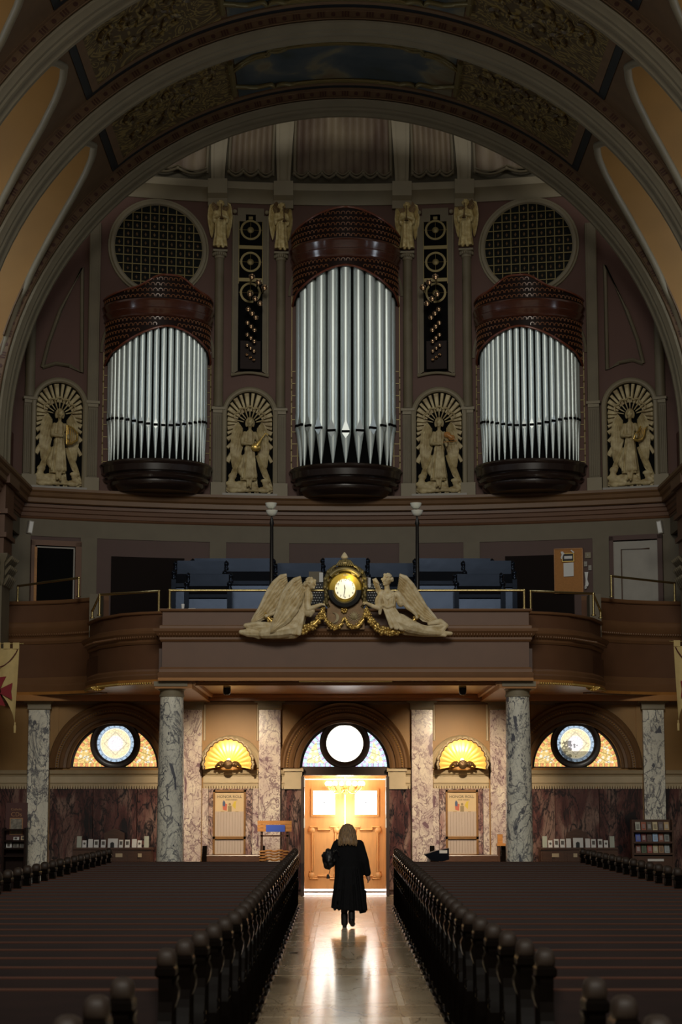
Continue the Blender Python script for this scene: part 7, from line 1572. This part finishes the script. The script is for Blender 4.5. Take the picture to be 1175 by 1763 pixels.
# coat: loft with a flaring, uneven hem and set-in sleeves
NR = 48
def cr_(z, cx, cy, rx, ry, fold): return [(cx+rx*cos(a)*(1+fold*sin(7*a+1)+fold*.6*sin(12*a)), cy+ry*sin(a)*(1+fold*sin(7*a+1)), z+(-.045*cos(a)*max(0, fold*14-.4))) for a in [2*pi*i/NR for i in range(NR)]]
m = M(); m.loft([cr_(.285,.0,0,.285,.22,.060),cr_(.42,.0,0,.272,.21,.055),cr_(.62,.0,0,.250,.195,.040),cr_(.80,.0,0,.232,.18,.02),cr_(.95,-.005,0,.222,.168,.01),cr_(1.08,-.01,0,.220,.160,.0),cr_(1.20,-.01,0,.222,.150,0),cr_(1.30,-.01,-.005,.212,.135,0),cr_(1.36,-.012,-.005,.165,.115,0),cr_(1.41,-.015,0,.09,.085,0),cr_(1.445,-.016,0,.066,.068,0)])
m.chain([(.165,-.01,1.315),(.25,-.03,1.06),(.302,.02,.865)], [.088,.078,.060], 14); m.chain([(-.175,-.01,1.315),(-.27,-.02,1.10),(-.21,.15,1.055)], [.088,.082,.062], 14)
m.prism([(.17,.225),(.285,.245),(.285,.6),(.18,.6)], -.12, -.06)
folds(m, [(-.15,-.16,.95),(.16,-.16,.95)], [(-.25,-.215,.30),(.26,-.215,.30)], .022, 7, 4)
put('coat', fuse(m, .012, 3), MT['coat'], t)
# hair down the back
m = M()
def hr(z, rx, ry, cy=-.02): return [(-.018+rx*cos(a)*(1+.05*sin(11*a)+.03*sin(23*a)), cy+ry*sin(a)*(1+.05*sin(11*a)), z) for a in [2*pi*i/44 for i in range(44)]]
m.loft([hr(1.335,.150,.05,-.125),hr(1.37,.158,.065,-.115),hr(1.42,.145,.09,-.085),hr(1.48,.125,.105,-.04),hr(1.54,.108,.115,-.015),hr(1.59,.097,.110,-.005),hr(1.63,.074,.088,0),hr(1.652,.04,.05,0),hr(1.658,.01,.012,0)])
rnd = random.Random(9)
for k in range(46):
    a = pi+pi*(k+.5)/46; r = rnd.uniform(.95,1.08)
    m.chain([(-.018+.07*cos(a), .0+.085*sin(a), 1.63),(-.018+.112*cos(a)*r,-.01+.115*sin(a)*r,1.55),(-.018+.130*cos(a)*r,-.06+.09*sin(a)*r,1.45),(-.018+.150*cos(a+rnd.uniform(-.08,.08)),-.115+.055*sin(a),1.335-rnd.uniform(0,.035))], [.010,.014,.014,.006], 6)
m.obj('hair', MT['hair'], t, 60)
for (ax, ay, az, tx, ty, tz, lift) in ((-.068,.0,.20,-.066,.115,.022,0), (.045,-.095,.235,.062,-.035,.060,1)):   # ankle boots
    m = M(); m.chain([(ax,ay,az),(ax,ay-.005*lift,az-.13)], [.058,.055], 12); m.chain([(ax,ay,az-.13),(tx,ty,tz+.02)], [.054,.040], 12)
    if not lift: m.chain([(ax,ay-.015,.06),(ax,ay-.015,.014)], [.034,.026], 10); m.box(tx-.035, tx+.035, ty-.12, ty+.04, 0, .03)
    else: m.chain([(ax,ay-.02,az-.13),(ax-.005,ay-.085,az-.11)], [.036,.026], 10); m.chain([(ax,ay-.035,az-.13),(tx,ty-.04,tz)], [.045,.044], 10)
    put('ankle_boot', fuse(m, .007, 2), MT['leather'], t)
t = thing('shoulder_bag', "slouchy black leather bag hanging on the walking woman's left arm", 'bag', (WX, WYY, .007))
m = M(); rnd = random.Random(6)
m.ell((-.315,.02,1.09), (.115,.17,.15), 18, 12)
for k in range(40):
    a = rnd.uniform(0, 2*pi); e = rnd.uniform(-1.3, 1.3); m.ell((-.315+.105*cos(a)*cos(e), .02+.155*sin(a)*cos(e), 1.09+.145*sin(e)), rnd.uniform(.022,.04), 8, 5)
put('bag_body', fuse(m, .009, 1), MT['leather'], t)
m = M(); m.tube([(-.25,-.15,1.16),(-.235,-.165,1.21),(-.20,-.17,1.24),(-.165,-.165,1.20),(-.16,-.15,1.14)], .010, 8); m.obj('handle', MT['leather'], t, 60)
m = M(); m.tube([(-.24,-.10,1.20),(-.22,-.06,1.34),(-.19,0,1.40),(-.2,.08,1.34),(-.25,.12,1.2)], .014, 8); m.obj('strap', MT['leather'], t, 60)
m = M(); m.tube([(-.30,-.13,.96),(-.305,-.14,.90),(-.32,-.14,.86)], .006, 6); m.lathe([(.008,0),(.022,-.02),(.026,-.07),(.0,-.075)], (-.335,-.14,.855), 8); m.obj('tassel', MT['leather'], t, 60)
m = M(); m.ell((-.235,-.165,1.215), (.012,.006,.010), 8, 5); m.obj('buckle', MT['brass'], t, 60)
o = thing('floor_scrap', 'tiny dark scrap lying on the pale aisle floor near the left pews', 'litter', (0,0,0))
def ground(px, py):
    u, dy, dz = ray(px, py); s = -CAM_H/dz; return CAM_X+u*s, dy*s
gx, gy = ground(505, 1642); o.location = (gx, gy, .007); m = M(); m.prism([(-.05,-.02),(.03,-.03),(.06,.02),(.0,.04),(-.04,.03)], 0, .012, 'xy'); m.obj('scrap', MT['iron'], o, 0)
